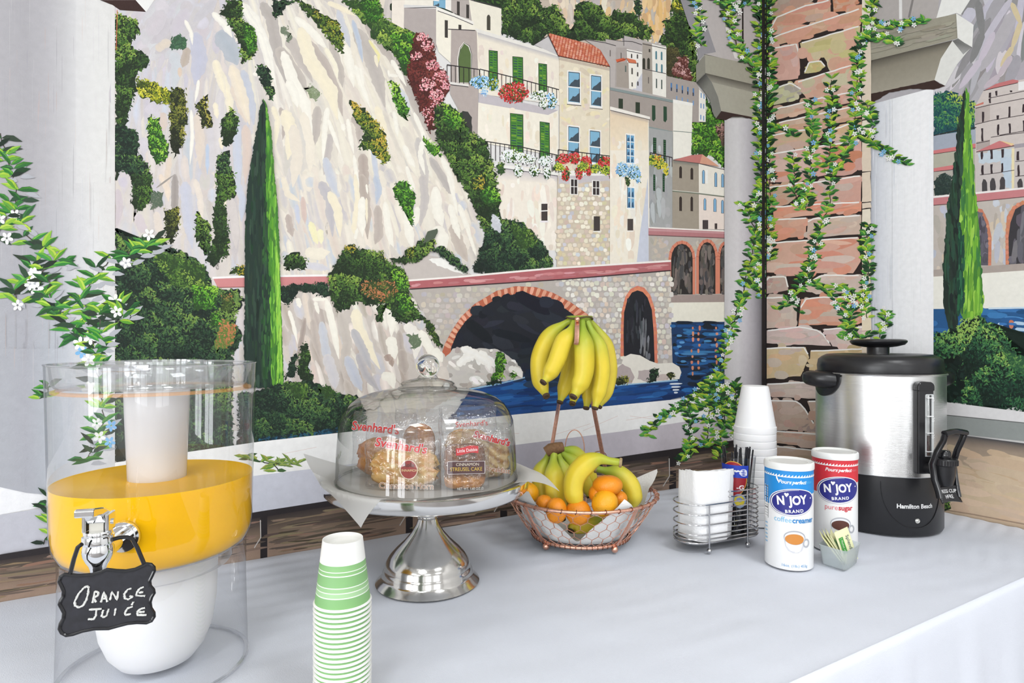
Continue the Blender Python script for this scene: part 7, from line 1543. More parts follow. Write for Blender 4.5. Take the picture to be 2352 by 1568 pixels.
b.lathe([(0.0, -0.006), (0.020, -0.006), (0.0250, 0.0), (0.0262, 0.0030), (0.0255, 0.0042), (0.018, 0.0038), (0.0, 0.0046)], 28, M_); b.v = [(cen.x + (x - cen.x), cen.y + (y - cen.y), z) for x, y, z in b.v]
b.build('crown', mat('banana_crown', '9db044', 0.6, noise=0.2, nscale=200), hb)
b = MB(); b.tube([cen + Vector((0.0262 * math.cos(a), 0.0262 * math.sin(a), 0.002 * math.sin(3 * a))) for a in arange(0, 2 * PI, 30)[:-1]], 0.0016, 6, closed=True); b.build('crown_rim', mat('banana_cut', '5a4a30', 0.8), hb)
# bunch in the basket
fb = thing('banana_bunch', 'small bunch of green-stemmed bananas standing in the basket', 'bananas', K6(700, 300, 1.20)); fo = fb.location.copy()
for pts, R, g in [([(640, 345, 1.205), (590, 440, 1.208), (545, 560, 1.21), (545, 720, 1.205), (590, 900, 1.195), (640, 1000, 1.185)], .0165, .5), ([(690, 350, 1.195), (685, 450, 1.185), (690, 600, 1.172), (705, 780, 1.162), (745, 960, 1.155), (780, 1080, 1.155)], .0190, .55),
    ([(735, 350, 1.20), (775, 460, 1.20), (815, 600, 1.20), (850, 780, 1.195), (880, 950, 1.19)], .0170, .7), ([(760, 330, 1.21), (850, 400, 1.22), (930, 490, 1.23), (1020, 640, 1.235), (1090, 820, 1.23)], .0170, .8), ([(770, 300, 1.215), (870, 320, 1.235), (980, 400, 1.25), (1080, 560, 1.26), (1130, 760, 1.255)], .0165, .9)]:
    banana(fb, [K6(*q) for q in pts], R, fo, g, stem=.12)
b = MB(); b.tube([K6(600, 330, 1.20) - fo, K6(650, 300, 1.20) - fo, K6(720, 285, 1.202) - fo, K6(790, 270, 1.205) - fo], [0.010, 0.012, 0.0115, 0.0095], 14); b.build('crown', mat('banana_crown_brown', '7a5a3c', 0.8, noise=0.35, nscale=180), fb)
def single(label, pts, R, g, **kw):
    c = K6(*pts[len(pts) // 2]); t = thing('banana', label, 'banana', c); banana(t, [K6(*q) for q in pts], R, c, g, name='peel', **kw)
    e = K6(*pts[0]) - c; d = (K6(*pts[0]) - K6(*pts[1])).normalized(); M2 = Matrix.Translation(e) @ d.to_track_quat('Z', 'Y').to_matrix().to_4x4()
    b = MB(); b.lathe([(R * .44, -0.002), (R * .48, 0.001), (R * .42, 0.003), (0, 0.003)], 14, M2); b.build('stem_end', mat('banana_stem_end', 'b09a72', 0.9, noise=0.3, nscale=300), t)
single('curved banana with cut stem lying across the basket front', [(1430, 447, 1.115), (1310, 430, 1.118), (1180, 410, 1.120), (1040, 470, 1.118), (930, 600, 1.113), (905, 760, 1.108), (950, 890, 1.106), (1000, 960, 1.110)], .0190, .35, stem=.20)
single('banana resting along the far right side of the basket', [(1160, 515, 1.19), (1290, 545, 1.185), (1430, 590, 1.178), (1540, 700, 1.172), (1580, 840, 1.168), (1560, 960, 1.168)], .0180, .9, stem=.16)
single('banana tucked under the tangerines at the basket bottom', [(1250, 1060, 1.152), (1120, 1110, 1.150), (1000, 1150, 1.150), (900, 1165, 1.145), (880, 1205, 1.140)], .0150, .6)
M_TAN = mat('tangerine_peel', 'f5971e', 0.38, spec=0.45, noise=0.06, nscale=30, bump=0.35, bscale=420, sss=0.1)
M_TAN.node_tree.nodes['Principled BSDF'].inputs['Base Color'].default_value = (*lin('f79a18'), 1)
M_TAN2 = mat('tangerine_pale', 'fbb21e', 0.38, spec=0.45, noise=0.06, nscale=30, bump=0.35, bscale=420, sss=0.1)
def tangerine(label, x, y, Z, rx, ry, tilt=0.0, m=None, face=None):
    c = K6(x, y, Z); u = Z / FPX / 4.853; r = rx * u; h = ry * u
    t = thing('tangerine', label, 'tangerine', c, 0, 'tangerines in the fruit basket'); t.rotation_euler = (tilt, 0, ru(0, 3))
    b = MB(); pr = []
    for k in range(17):
        a = PI * k / 16; q = math.sin(a) ** .9 * r; z = math.cos(a) * h
        if k in (0,): z -= 0.0012
        pr.append((q, z))
    b.lathe(pr, 32); b.build('peel', m or M_TAN, t, auto=80)
    b = MB(); b.lathe([(0.0, h - 0.0006), (0.0014, h - 0.0006), (0.0018, h - 0.0014), (0.0022, h - 0.003)], 8); b.build('stem_scar', mat('stem_scar', 'b88a4c', 0.9), t)
for a in [('yellow-orange tangerine half hidden behind the paper corner at basket edge', 400, 790, 1.165, 125, 118, .3, M_TAN2), ('small tangerine wedged behind the tall one under the bunch', 585, 900, 1.125, 95, 92, .2, None), ('tall tangerine behind the wire below the upright banana bunch', 718, 980, 1.100, 118, 140, .15, None),
          ('tangerine behind the wire right below the curved banana', 962, 1000, 1.104, 142, 138, .5, None), ('yellow tangerine with stem scar facing out above the rim', 1258, 900, 1.100, 152, 140, -.9, M_TAN2), ('tangerine squeezed under the topmost one beside curved banana', 1188, 795, 1.125, 112, 105, .2, None), ('smooth oblong tangerine on top of the pile', 1288, 700, 1.122, 168, 112, .12, None), ('dark tangerine low in the gap beside the front-right paper corner', 1420, 850, 1.13, 90, 90, .2, None)]:
    tangerine(*a)
# ------------------------------------------------------------------ foam cups
FC = CAM + RIGHT * ((1734 - CX) / FPX * 1.32) + FWD * 1.32; FC.z = TABLE_Z
M_FOAM = mat('foam', 'f6f6f7', 0.6, sss=0.1)
fr, fb_ = rad_at(1685, 1783, 1.32), rad_at(1703, 1765, 1.32); FH = 0.1005
b = MB(); b.lathe([(fr - 0.003, 0.0), (fr, 0.0), (fr + 0.0006, 0.002), (fr + 0.0006, 0.013), (fr - 0.0006, 0.0142), (fr - 0.0012, 0.0145), (fb_ + (fr - fb_) * .5, 0.055), (fb_ + 0.0012, FH - 0.006), (fb_, FH - 0.0015), (fb_ - 0.002, FH), (fb_ - 0.005, FH - 0.0012), (0, FH - 0.0014)], 56)
f0_ = b.build('foam_cup', M_FOAM, auto=35); NF = 14
for k in range(NF):
    o = f0_ if k == 0 else f0_.copy()
    if k: COL.objects.link(o)
    o.location = FC + Vector((ru(-1, 1) * .0004, ru(-1, 1) * .0004, 0.0002 + k * 0.0149))
    tag(o, 'white foam cup, topmost of the tall upside-down stack' if k == NF - 1 else 'white foam cup, %s from the top of the upside-down stack' % ORD[NF - 1 - k], 'cup', 'stack of white foam cups')

# ------------------------------------------------------------------ creamer and sugar canisters
def canister(name, label, xl, xr, yf, ytop, main, coffee, word1, word2, w1c, w2c, logo_px, netw=True, facts=False):
    c, r, Zc = round_base(xl, xr, yf); h = z_at(ytop, Zc) - TABLE_Z
    t = thing(name, label, 'canister', c); hb_ = h - 0.012
    b = MB(); b.lathe([(0, 0.0004), (r - 0.0008, 0.0004), (r - 0.0002, 0.001), (r, 0.002), (r, hb_)], 64); b.build('can', mat('can_paper', 'f5f5f5', 0.35, coat=0.2), t, auto=35)
    b = MB(); b.lathe([(r, hb_), (r + 0.0012, hb_), (r + 0.0014, hb_ + 0.0015), (r + 0.0014, h - 0.003), (r + 0.0006, h - 0.001), (r - 0.001, h), (r - 0.003, h - 0.001), (r - 0.005, h - 0.003), (0, h - 0.003)], 64); lid = b.build('lid', mat('lid_plastic', 'f3f4f2', 0.35), t, auto=35)
    b = MB(); b.lathe([(r - 0.008, h - 0.0028), (r - 0.0085, h - 0.0022), (r - 0.009, h - 0.0028)], 48); b.build('lid_ring', mat('lid_plastic', 'f3f4f2', 0.35), lid)
    ph, lp = phi_of(logo_px[0], logo_px[1], c, r); P = CylPrint(r, ph); lz = lp.z - TABLE_Z; Zf = depth(lp); u = Zf / FPX
    v = lambda py: z_at(py, Zf) - TABLE_Z; V0 = logo_px[1]; us = arange(-PI * r * .98, PI * r * .98, 80); N = lambda mb, nm, col, par=t: mb.build(nm, ink(col), par, auto=80, recalc=False)
    slope = lambda x: (lz + 0.001 + (0.012 if x > 0 else 0.010) * math.tanh(x / 0.02))
    band = P.strip(us, slope, hb_ - 0.0002, -0.0001); lab = N(band, 'label_band', main)
    zb = hb_ - 0.0105; b = MB()
    for k in range(int(2 * PI * r * .96 / 0.0052)):
        x = -PI * r * .96 + k * 0.0052; P.poly([(x, zb), (x + 0.0052, zb), (x + 0.0049, zb + 0.0042), (x + 0.0030, zb + 0.0026)], 0.0002, b)
    P.strip(us, zb - 0.0006, zb + 0.0002, 0.0002, b); N(b, 'scallop_trim', 'ffffff', lab)
    tl = v(V0 - 45)
    N(P.text('Pours', -0.0130, tl, 0.0088, shear=.3, bold=.0002), 'lettering', 'ffffff', lab); N(P.text('the', -0.0015, tl, 0.0078, shear=.3), 'lettering', 'e8828a' if main != '1a8fdc' else '5cc0ee', lab); N(P.text('perfect', 0.0105, tl, 0.0082, shear=.3, bold=.0003), 'lettering', 'ffffff', lab); N(P.text('portion', 0.0250, tl, 0.0070, shear=.3), 'lettering', 'e8828a' if main != '1a8fdc' else '5cc0ee', lab)
    if main == '1a8fdc': N(P.poly([(-0.0270, tl + 0.010), (-0.0245, tl + 0.0065), (-0.0225, tl + 0.002), (-0.0215, tl - 0.0025), (-0.0245, tl + 0.0005), (-0.0268, tl + 0.005)], 0.0003), 'feather_mark', 'ffffff', lab)
    # oval emblem
    a, b_ = r * 1.0, 29.5 * u; ro = .10
    N(P.ellipse(0.0, lz - .0012, a * 1.05, b_ * 1.06, 0.0003, ro), 'emblem_shadow', 'c9c9d2'); N(P.ellipse(0, lz, a * 1.03, b_ * 1.04, 0.0005, ro), 'emblem_edge', 'f8f8fa'); em = N(P.ellipse(0, lz, a * .985, b_ * .975, 0.0007, ro), 'emblem', '262a86')
    b = MB(); n = 30; K = arange(2.2 - .55, 3.9 + .35, n)
    for t0, t1 in ((1.25, 4.35),):
        pts = arange(t0, t1, n); vs = []; fs = []
        for i, tt in enumerate(pts):
            wv_ = .022 * math.sin(PI * i / n) + .006
            for k_ in (.93, .93 - wv_ * 2):
                x, y = a * k_ * math.cos(tt), b_ * k_ * math.sin(tt); vs.append(P.pt(x * math.cos(ro) - y * math.sin(ro), lz + x * math.sin(ro) + y * math.cos(ro), 0.0009))
            if i: fs.append((2 * i - 2, 2 * i, 2 * i + 1, 2 * i - 1))
        b.add(vs, fs)
    N(b, 'emblem_arc', 'ffffff', em)
    N(P.text("N", -0.0190, lz + 0.0005, 0.0205, 0.0010, ro, bold=.0008, sx=.82), 'emblem_lettering', 'ffffff', em); N(P.text("JOY", 0.0085, lz + 0.0030, 0.0205, 0.0010, ro, bold=.0008, sx=.80), 'emblem_lettering', 'ffffff', em); N(P.text("BRAND", 0.0025, lz - 0.0155, 0.0076, 0.0010, ro, bold=.0002, spacing=1.25), 'emblem_lettering', 'ffffff', em); N(P.ellipse(a * .80, lz + 0.0065, .0013, .0013, 0.0010, n=10), 'emblem_dot', 'ffffff', em)
    hx_, hz_ = -0.0098, lz + 0.0120; s_ = 0.0038
    N(P.poly([(hx_ + s_ * x, hz_ + s_ * y) for x, y in ((0, -1.1), (.75, -.1), (.95, .4), (.7, .8), (.3, .8), (0, .45), (-.3, .8), (-.7, .8), (-.95, .4), (-.75, -.1))], 0.0011), 'heart_mark', 'ffffff', em)
    wz = lz - b_ - 0.0095
    N(P.text(word1, -0.0015, wz, 0.0130, align='RIGHT', sx=.92), 'lettering', w1c); N(P.text(word2, -0.0010, wz, 0.0130, align='LEFT', bold=.00035, sx=.92), 'lettering', w2c)
    # printed mug
    mz = wz - 0.030; mu = 0.0035; rw, rh = 0.0170, 0.0112
    b = MB(); n = 20; L_ = [(mu + rw * math.cos(PI + PI * i / n), mz + rh * .2 + rh * math.sin(PI + PI * i / n)) for i in range(n + 1)]
    P.poly([(mu - rw, mz), (mu - rw * .88, mz - 0.014), (mu - rw * .62, mz - 0.022), (mu - rw * .2, mz - 0.0252), (mu + rw * .3, mz - 0.0248), (mu + rw * .68, mz - 0.021), (mu + rw * .9, mz - 0.013), (mu + rw, mz)], 0.0002, b); mug = N(b, 'mug_print', 'cdced4')
    N(P.ellipse(mu + rw * 1.16, mz - 0.0085, 0.0068, 0.0078, 0.00025, 0, ring=.62), 'mug_handle_print', 'b4b6bc', mug); N(P.ellipse(mu, mz + 0.001, rw * 1.03, rh * 1.06, 0.0004), 'mug_rim_print', 'aeb0b8', mug); N(P.ellipse(mu - .0003, mz + 0.0002, rw * .95, rh * .95, 0.0005), 'mug_rim_print', 'e9eaee', mug); N(P.ellipse(mu - .0006, mz - 0.0016, rw * .88, rh * .80, 0.0007), 'coffee_print', coffee, mug)
    if netw: N(P.text('16oz. (1lb.) 453g', 0.0035, 0.0085, 0.0064, sx=1.0), 'lettering', '6aa8d8')
    if facts:
        fu = -r * 1.12; b = MB(); P.poly([(fu - .012, lz - .035), (fu + .0, lz - .035), (fu + .0, lz + .022), (fu - .012, lz + .022)], 0.0002, b); fp_ = N(b, 'facts_panel', 'f8f8f8'); b = MB()
        for k in range(12): P.strip([fu - .0115, fu - .0005], lz + .019 - k * .0046, lz + .0195 - k * .0046 + (.001 if k % 4 == 0 else 0), 0.0004, b)
        P.strip([fu - .0006, fu], lz - .035, lz + .022, 0.0004, b); N(b, 'facts_lines', '3a3a3c', fp_)
        b = MB()
        for k in range(6): P.strip([fu - .010, fu - .002], lz - .045 - k * .0065, lz - .043 - k * .0065, 0.0003, b)
        N(b, 'facts_lines', '8ac0e6', fp_)
    return t
canister('creamer_canister', 'blue and white coffee creamer canister in front of the foam cups', 1756, 1869, 1312, 1056, '1a8fdc', 'd48a3c', 'coffee', 'creamer', '7cc4ec', '2a86c8', (1821, 1153), True, True)
canister('sugar_canister', 'red and white sugar canister between the creamer and the urn', 1865, 1971, 1272, 1034, 'd8303c', '5a3026', 'pure', 'sugar', 'e87078', 'd02c3c', (1927, 1125), False, False)

# ------------------------------------------------------------------ sweetener tub
M_TUB = clear_mat('milky_plastic', (0.95, 0.975, 0.985), 0.2, haze=0.42, haze_col=(0.86, 0.91, 0.93), f0=0.06)
bt = [on_table(1886, 1296), on_table(1942, 1313.5), on_table(1971, 1294)]; bt.append(bt[0] + bt[2] - bt[1])
tc_ = (bt[0] + bt[2]) / 2; TH = 0.036
tub = thing('plastic_tub', 'small translucent plastic tub holding yellow sweetener packets', 'tub', tc_)
def rquad(cs, z, g, n=5, rr_=0.006):
    cen = sum(cs, Vector()) / 4; out = []
    cs = [cen + (c_ - cen) * g for c_ in cs]
    for i in range(4):
        p0, p1, p2 = cs[i - 1], cs[i], cs[(i + 1) % 4]; a = (p0 - p1).normalized() * rr_; c_ = (p2 - p1).normalized() * rr_
        for k in range(n + 1):
            t = k / n; q = (p1 + a) * (1 - t) ** 2 + p1 * 2 * t * (1 - t) + (p1 + c_) * t * t; out.append(Vector((q.x - tc_.x, q.y - tc_.y, z)))
    return out
lay = [rquad(bt, z, g) for z, g in ((0.0006, .90), (0.003, .97), (TH - 0.001, 1.16), (TH, 1.20), (TH + .0006, 1.17), (TH - .001, 1.13), (0.0035, .94), (0.0022, .88))]
n = len(lay[0]); b = MB(); vs = [q for l in lay for q in l]; fs = [(k * n + i, k * n + (i + 1) % n, (k + 1) * n + (i + 1) % n, (k + 1) * n + i) for k in range(len(lay) - 1) for i in range(n)]
b.add(vs, fs + [tuple(reversed(range(n)))]); b.build('tub_wall', M_TUB, tub, auto=50)
M_PKT = mat('packet_paper', 'efeebc', 0.5); M_PKG = ink('4a9a3c')
ex = (bt[2] - bt[0]).normalized(); ey = Vector((0, 0, 1)).cross(ex)
def packet(label, px, py, bx_, by_, dZ, yaw, deco, w=0.030, L=0.062):
    Zc = depth(tc_) + dZ; top = at(px, py, Zc); bot = at(bx_, by_, Zc - .004); bot.z = max(bot.z, TABLE_Z + .0035); L = (top - bot).length
    up = (top - bot).normalized(); sd = (RIGHT * math.cos(yaw) + FWD * math.sin(yaw)); sd = (sd - up * sd.dot(up)).normalized(); nn = sd.cross(up)
    if nn.dot(CAM - bot) < 0: nn = -nn
    t = thing('sweetener_packet', label, 'packet', bot, 0, 'sweetener packets in the tub'); b = MB(); vs = []; fs = []; nx, ny = 6, 12
    for sgn in (1, -1):
        for j in range(ny + 1):
            for i in range(nx + 1):
                u_, v_ = -1 + 2 * i / nx, j / ny; th = 0.0016 * (1 - u_ ** 4) * (1 - (2 * v_ - 1) ** 6)
                vs.append(sd * (u_ * w / 2) + up * (v_ * L) + nn * (sgn * (th + 0.00015)))
    m_ = (nx + 1) * (ny + 1)
    for s_ in (0, 1):
        for j in range(ny):
            for i in range(nx):
                f_ = [s_ * m_ + j * (nx + 1) + i, s_ * m_ + j * (nx + 1) + i + 1, s_ * m_ + (j + 1) * (nx + 1) + i + 1, s_ * m_ + (j + 1) * (nx + 1) + i]; fs.append(tuple(f_ if s_ == 0 else f_[::-1]))
    b.add(vs, fs).build('sachet', M_PKT, t, auto=60)
    Q = lambda u_, v_, l_=0.0021: sd * (u_ * w / 2) + up * (v_ * L) + nn * l_
    if deco:
        b = MB(); b.add([Q(-.78, .30), Q(-.18, .30), Q(-.18, .80), Q(-.78, .80)], [(0, 1, 2, 3)]); b.build('green_band', ink('3f9a3a'), t, smooth=False)
        if deco > 1:
            vs2, fs2 = text_mb('Splenda', 0.0095); b = MB().add([Q(.42 + y / (w / 2), .55 - x / L, .0024) for x, y in vs2], fs2); b.build('lettering', ink('2c4a5a'), t, smooth=False)
            vs2, fs2 = text_mb('1 Packet of', 0.0052); b = MB().add([Q(-.48 + y / (w / 2), .58 - x / L, .0024) for x, y in vs2], fs2); b.build('lettering', ink('e6f0d8'), t, smooth=False)
for a in [('pale yellow sweetener packet leaning against the creamer side of the tub', 1884, 1225, 1934, 1308, .004, 1.15, 0), ('plain pale yellow sweetener packet second in the leaning row', 1891, 1222, 1938, 1308, .008, 1.15, 0), ('plain pale yellow sweetener packet third in the leaning row', 1898, 1221, 1941, 1308, .012, 1.12, 0), ('pale yellow sweetener packet with narrow green stripe mid row', 1907, 1222, 1944, 1307, .016, .95, 1), ('pale yellow sweetener packet with broad green band behind the lettered one', 1915, 1226, 1947, 1306, .022, .7, 1), ('pale yellow sweetener packet showing green band and brand lettering', 1931, 1216, 1956, 1302, .006, .25, 2)]:
    packet(*a)

# ------------------------------------------------------------------ napkin caddy
Q1, Q2 = on_table(1628, 1270), on_table(1716, 1255)
ax = (Q2 - Q1).normalized(); ay = Vector((0, 0, 1)).cross(ax)     # ay points away from the viewer
if ay.dot(FWD) < 0: ay = -ay
Wd = 0.036; Lh = (Q2 - Q1).length / 2
KC = (Q1 + Q2) / 2 + ay * Wd; KC.z = TABLE_Z
cad = thing('wire_caddy', 'chrome wire caddy holding napkins and a cup of stir sticks', 'caddy', KC)
M_WIRE = mat('chrome_wire', (0.55, 0.55, 0.56), 0.18, 1.0)
def stad(z, x0, x1, w, n=14, close=True):
    pts = []
    for k in range(n + 1): a = PI / 2 + PI * k / n; pts.append(ax * (x0 + w * math.cos(a)) + ay * (w * math.sin(a)) + Vector((0, 0, z)))
    for k in range(n + 1): a = -PI / 2 + PI * k / n; pts.append(ax * (x1 + w * math.cos(a)) + ay * (w * math.sin(a)) + Vector((0, 0, z)))
    return pts
xm = 0.0
zc_ = lambda py: z_at(py, depth(Q1)) - TABLE_Z
for z in (0.019, 0.0255, 0.0340): 
    b = MB(); b.tube(stad(z, -Lh - 0.006, Lh + 0.012, Wd), 0.0013, 8, closed=True); b.build('wire_ring', M_WIRE, cad)
for z in (0.052, 0.0705, 0.0890):
    b = MB(); b.tube(stad(z, -Lh - 0.006, Lh + 0.012, Wd), 0.0013, 8, closed=True); b.build('wire_ring', M_WIRE, cad)
for z in (0.043, 0.0615, 0.080, 0.0985, 0.108):
    b = MB(); b.tube(stad(z, Lh * .45, Lh + 0.012, Wd), 0.0013, 8, closed=True); b.build('wire_ring', M_WIRE, cad)
b = MB(); n = len(stad(0, -Lh, Lh, Wd)); b.add(stad(0.0165, -Lh - 0.006, Lh + 0.012, Wd) + stad(0.0185, -Lh - 0.006, Lh + 0.012, Wd), [tuple(range(n)), tuple(range(n, 2 * n))] + [(i, (i + 1) % n, (i + 1) % n + n, i + n) for i in range(n)]); b.build('tray', mat('steel_mesh', (0.30, 0.30, 0.31), 0.4, 1.0, noise=0.5, nscale=900), cad)
for sx, sy, h in ((-1, -1, .089), (1, -1, .108), (-1, 1, .089), (1, 1, .108)):
    b = MB(); q = ax * (sx * Lh) + ay * (sy * (Wd + 0.0015)); b.tube([q + Vector((0, 0, 0.004)), q + Vector((0, 0, h))], 0.0015, 8); up_ = b.build('upright', M_WIRE, cad)
    b = MB(); b.sphere(q + Vector((0, 0, 0.0048)), 0.0047, 14, 10); b.build('ball_foot', M_WIRE, up_)
# napkins
M_NAP = mat('napkin_tissue', 'f7f7f8', 0.9, spec=0.1, bump=0.35, bscale=260)
xa = -Lh - 0.006; NN = 13
for k in range(NN):
    b = MB(); w_ = Wd - 0.0025 - k * 0.0026; xe = min(Lh * (-.02) + k * 0.0040, 0.022 + .0006 * k); path = []
    yend = -w_
    for q in arange(xe, xa + 0.008, 8): path.append((q, -w_ + .0006 * math.sin(q * 90 + k)))
    cy_ = -w_ + 0.022
    for a in arange(-PI / 2, -PI / 2 - 2.0, 8)[1:]: path.append((xa + 0.008 + 0.022 * math.cos(a), cy_ + 0.022 * math.sin(a)))
    hz = 0.148 - 0.0006 * k + ru(-.002, .002); vs = []; fs = []; th = 0.0011
    for (x, y) in path:
        lean = 0.018
        for s_ in (0, 1):
            for j, z in enumerate((0.0195, 0.06, 0.10, hz)):
                f = (z - 0.0195) / 0.12; vs.append(ax * (x + f * (0.010 if x > xe - .02 else .004)) + ay * (y + s_ * th * 1.5 + f * .002) + Vector((0, 0, z + (ru(-.0006, .0006) if j == 3 else 0))))
    m_ = 8
    for i in range(len(path) - 1):
        for s_ in (0, 1):
            for j in range(3): a0 = i * m_ + s_ * 4 + j; fs.append((a0, a0 + 1, a0 + m_ + 1, a0 + m_))
        a0 = i * m_ + 3; fs.append((a0, a0 + 4, a0 + 4 + m_, a0 + m_))
    for e in (0, len(path) - 1):
        for j in range(3): a0 = e * m_ + j; fs.append((a0, a0 + 1, a0 + 5, a0 + 4))
    o = b.add(vs, fs).build('napkin', M_NAP, loc=KC, auto=50)
    tag(o, 'white folded paper napkin, outermost of the bundle against the chrome wires' if k == 0 else 'white folded paper napkin, %s of the bundle counted from the outermost' % ORD[k], 'napkin', 'napkins in the wire caddy')
# stir stick cup
JC = KC + ax * (Lh + 0.012); JC.z = TABLE_Z + 0.0190
jug = thing('stick_cup', 'clear plastic cup with colourful label holding black stir sticks', 'cup', JC)
JZ = depth(JC); jt = z_at(1046, JZ) - JC.z; jr1, jr0 = rad_at(1663, 1746, JZ) * .98, rad_at(1678, 1732, JZ)
M_JUG = clear_mat('clear_cup', (0.93, 0.94, 0.95), 0.02, f0=0.08, edge=(0.55, 0.57, 0.60), epow=3)
b = MB(); b.lathe([(0, 0.0006), (jr0, 0.0006), (jr0 + .001, 0.004), (jr1, jt), (jr1 + .0008, jt + .0008), (jr1 - .0006, jt + .001)], 48); b.build('cup_wall', M_JUG, jug)
rj = lambda z: jr0 + (jr1 - jr0) * z / jt
class ConePrint(CylPrint):
    def pt(self, u, v, dl=0.0): q = rj(v) + self.k + dl; a = self.p + u / self.r; return (q * math.cos(a), q * math.sin(a), v)
ph, _ = phi_of(1690, 1120, JC, rj(jt * .55)); P = ConePrint(rj(jt * .55), ph, .0006)
vz = lambda py: z_at(py, JZ - .035) - JC.z
N = lambda mb, nm, col: mb.build(nm, ink(col), jug, auto=80, recalc=False)
N(P.ellipse(-0.004, vz(1102), 0.0235, 0.034), 'round_label', 'e0a83c'); N(P.ellipse(-0.004, vz(1102), 0.0222, 0.0325, .0003), 'round_label', '9c1c28'); N(P.strip(arange(-.028, .021, 12), vz(1099), vz(1070), .0006), 'blue_label', '2440b4'); N(P.text('pore', -0.006, vz(1085), 0.0165, .0009, bold=.0009, sx=.85), 'lettering', 'f4f4f0'); N(P.text('e', 0.0125, vz(1084), 0.0265, .0009, bold=.0008), 'lettering', 'e8e8f4'); N(P.text('-G', 0.008, vz(1122), 0.0125, .0008, bold=.0004), 'lettering', 'f6ecec')
N(P.ellipse(0.0065, vz(1153), .0128, .0135, .0004), 'seal', '9cb0d0'); N(P.ellipse(0.0065, vz(1153), .0098, .0102, .0006), 'seal', 'e8d43c'); N(P.ellipse(0.0065, vz(1150), .0055, .0045, .0008), 'seal', '8c9cc4'); N(P.text('CLEAR', 0.001, vz(1223), 0.0055, .0003), 'lettering', '7c86a0')
M_STK = mat('black_stick', (0.012, 0.012, 0.016), 0.35); rnd2 = random.Random(5)
for k in range(26):
    a = rnd2.uniform(0, 6.28); r0_, r1_ = math.sqrt(rnd2.random()) * jr0 * .82, math.sqrt(rnd2.random()) * (jr1 - .003); a1 = a + rnd2.uniform(-.5, .5)
    p0 = Vector((r0_ * math.cos(a), r0_ * math.sin(a), .0015)); p1 = Vector((r1_ * math.cos(a1), r1_ * math.sin(a1), jt * .985)); d = (p1 - p0).normalized(); p2 = p1 + d * rnd2.uniform(.010, .021)
    b = MB(); n_ = 8; b.tube([p0, p2], 0.00155, n_, caps=False); b.tube([p2, p2 - d * .006], 0.0010, n_, caps=False)
    o = b.build('stir_stick', M_STK, loc=JC); tag(o, 'thin black stir stick standing in the clear plastic cup', 'stir stick', 'stir sticks in the clear cup')
# ------------------------------------------------------------------ coffee urn
UC, UR, UZ = round_base(1873, 2175, 1236); urn = thing('coffee_urn', 'brushed steel coffee urn with black lid and spigot', 'coffee urn', UC)
uz = lambda py: z_at(py, UZ) - TABLE_Z
zb0 = z_at(1098, UZ - UR) - TABLE_Z; zt0 = z_at(858, UZ) - TABLE_Z
RBk = UR - 0.004
b = MB(); b.lathe([(0, .0004), (RBk - .006, .0004), (RBk - .002, .002), (RBk, .006), (RBk, zb0 - .001), (RBk - .003, zb0 - .0005), (UR - .002, zb0 - .0002)], 96); b.build('base', M_BLACK, urn, auto=35)
M_BRUSH = mat('brushed_steel', (0.74, 0.74, 0.74), 0.26, 1.0, noise=0.08, nscale=12, nstretch=(1, 1, 60), bump=0.08, bscale=40, aniso=0.6)
b = MB(); b.lathe([(UR - .001, zb0 - .0002), (UR, zb0 + .001), (UR, zt0), (UR + .0028, zt0 + .0008), (UR + .0032, zt0 + .0028), (UR + .001, zt0 + .0042), (UR - .003, zt0 + .004)], 128); body = b.build('body', M_BRUSH, urn, auto=35)
# lid
z = zt0 + .0035; lt = uz(812)
b = MB(); b.lathe([(UR + .0005, z), (UR + .0005, z + .002), (UR - .0035, z + .003), (UR - .0025, z + .014), (UR - .005, z + .028), (UR - .012, lt - .006), (UR - .022, lt - .001), (UR - .032, lt), (UR - .040, lt - .003), (UR - .050, lt - .007), (0.020, lt - .008), (0, lt - .008)], 96); lid = b.build('lid', M_BLACK, urn, auto=60)
kz1 = uz(779)
b = MB(); b.lathe([(.024, lt - .0082), (.0215, lt - .004), (.0215, kz1 - .0175), (.036, kz1 - .0155), (.050, kz1 - .0115), (.0545, kz1 - .006), (.0545, kz1 - .003), (.051, kz1 - .0005), (.040, kz1 + .0006), (0, kz1 + .001)], 56); b.build('knob', M_BLACK, lid, auto=45)
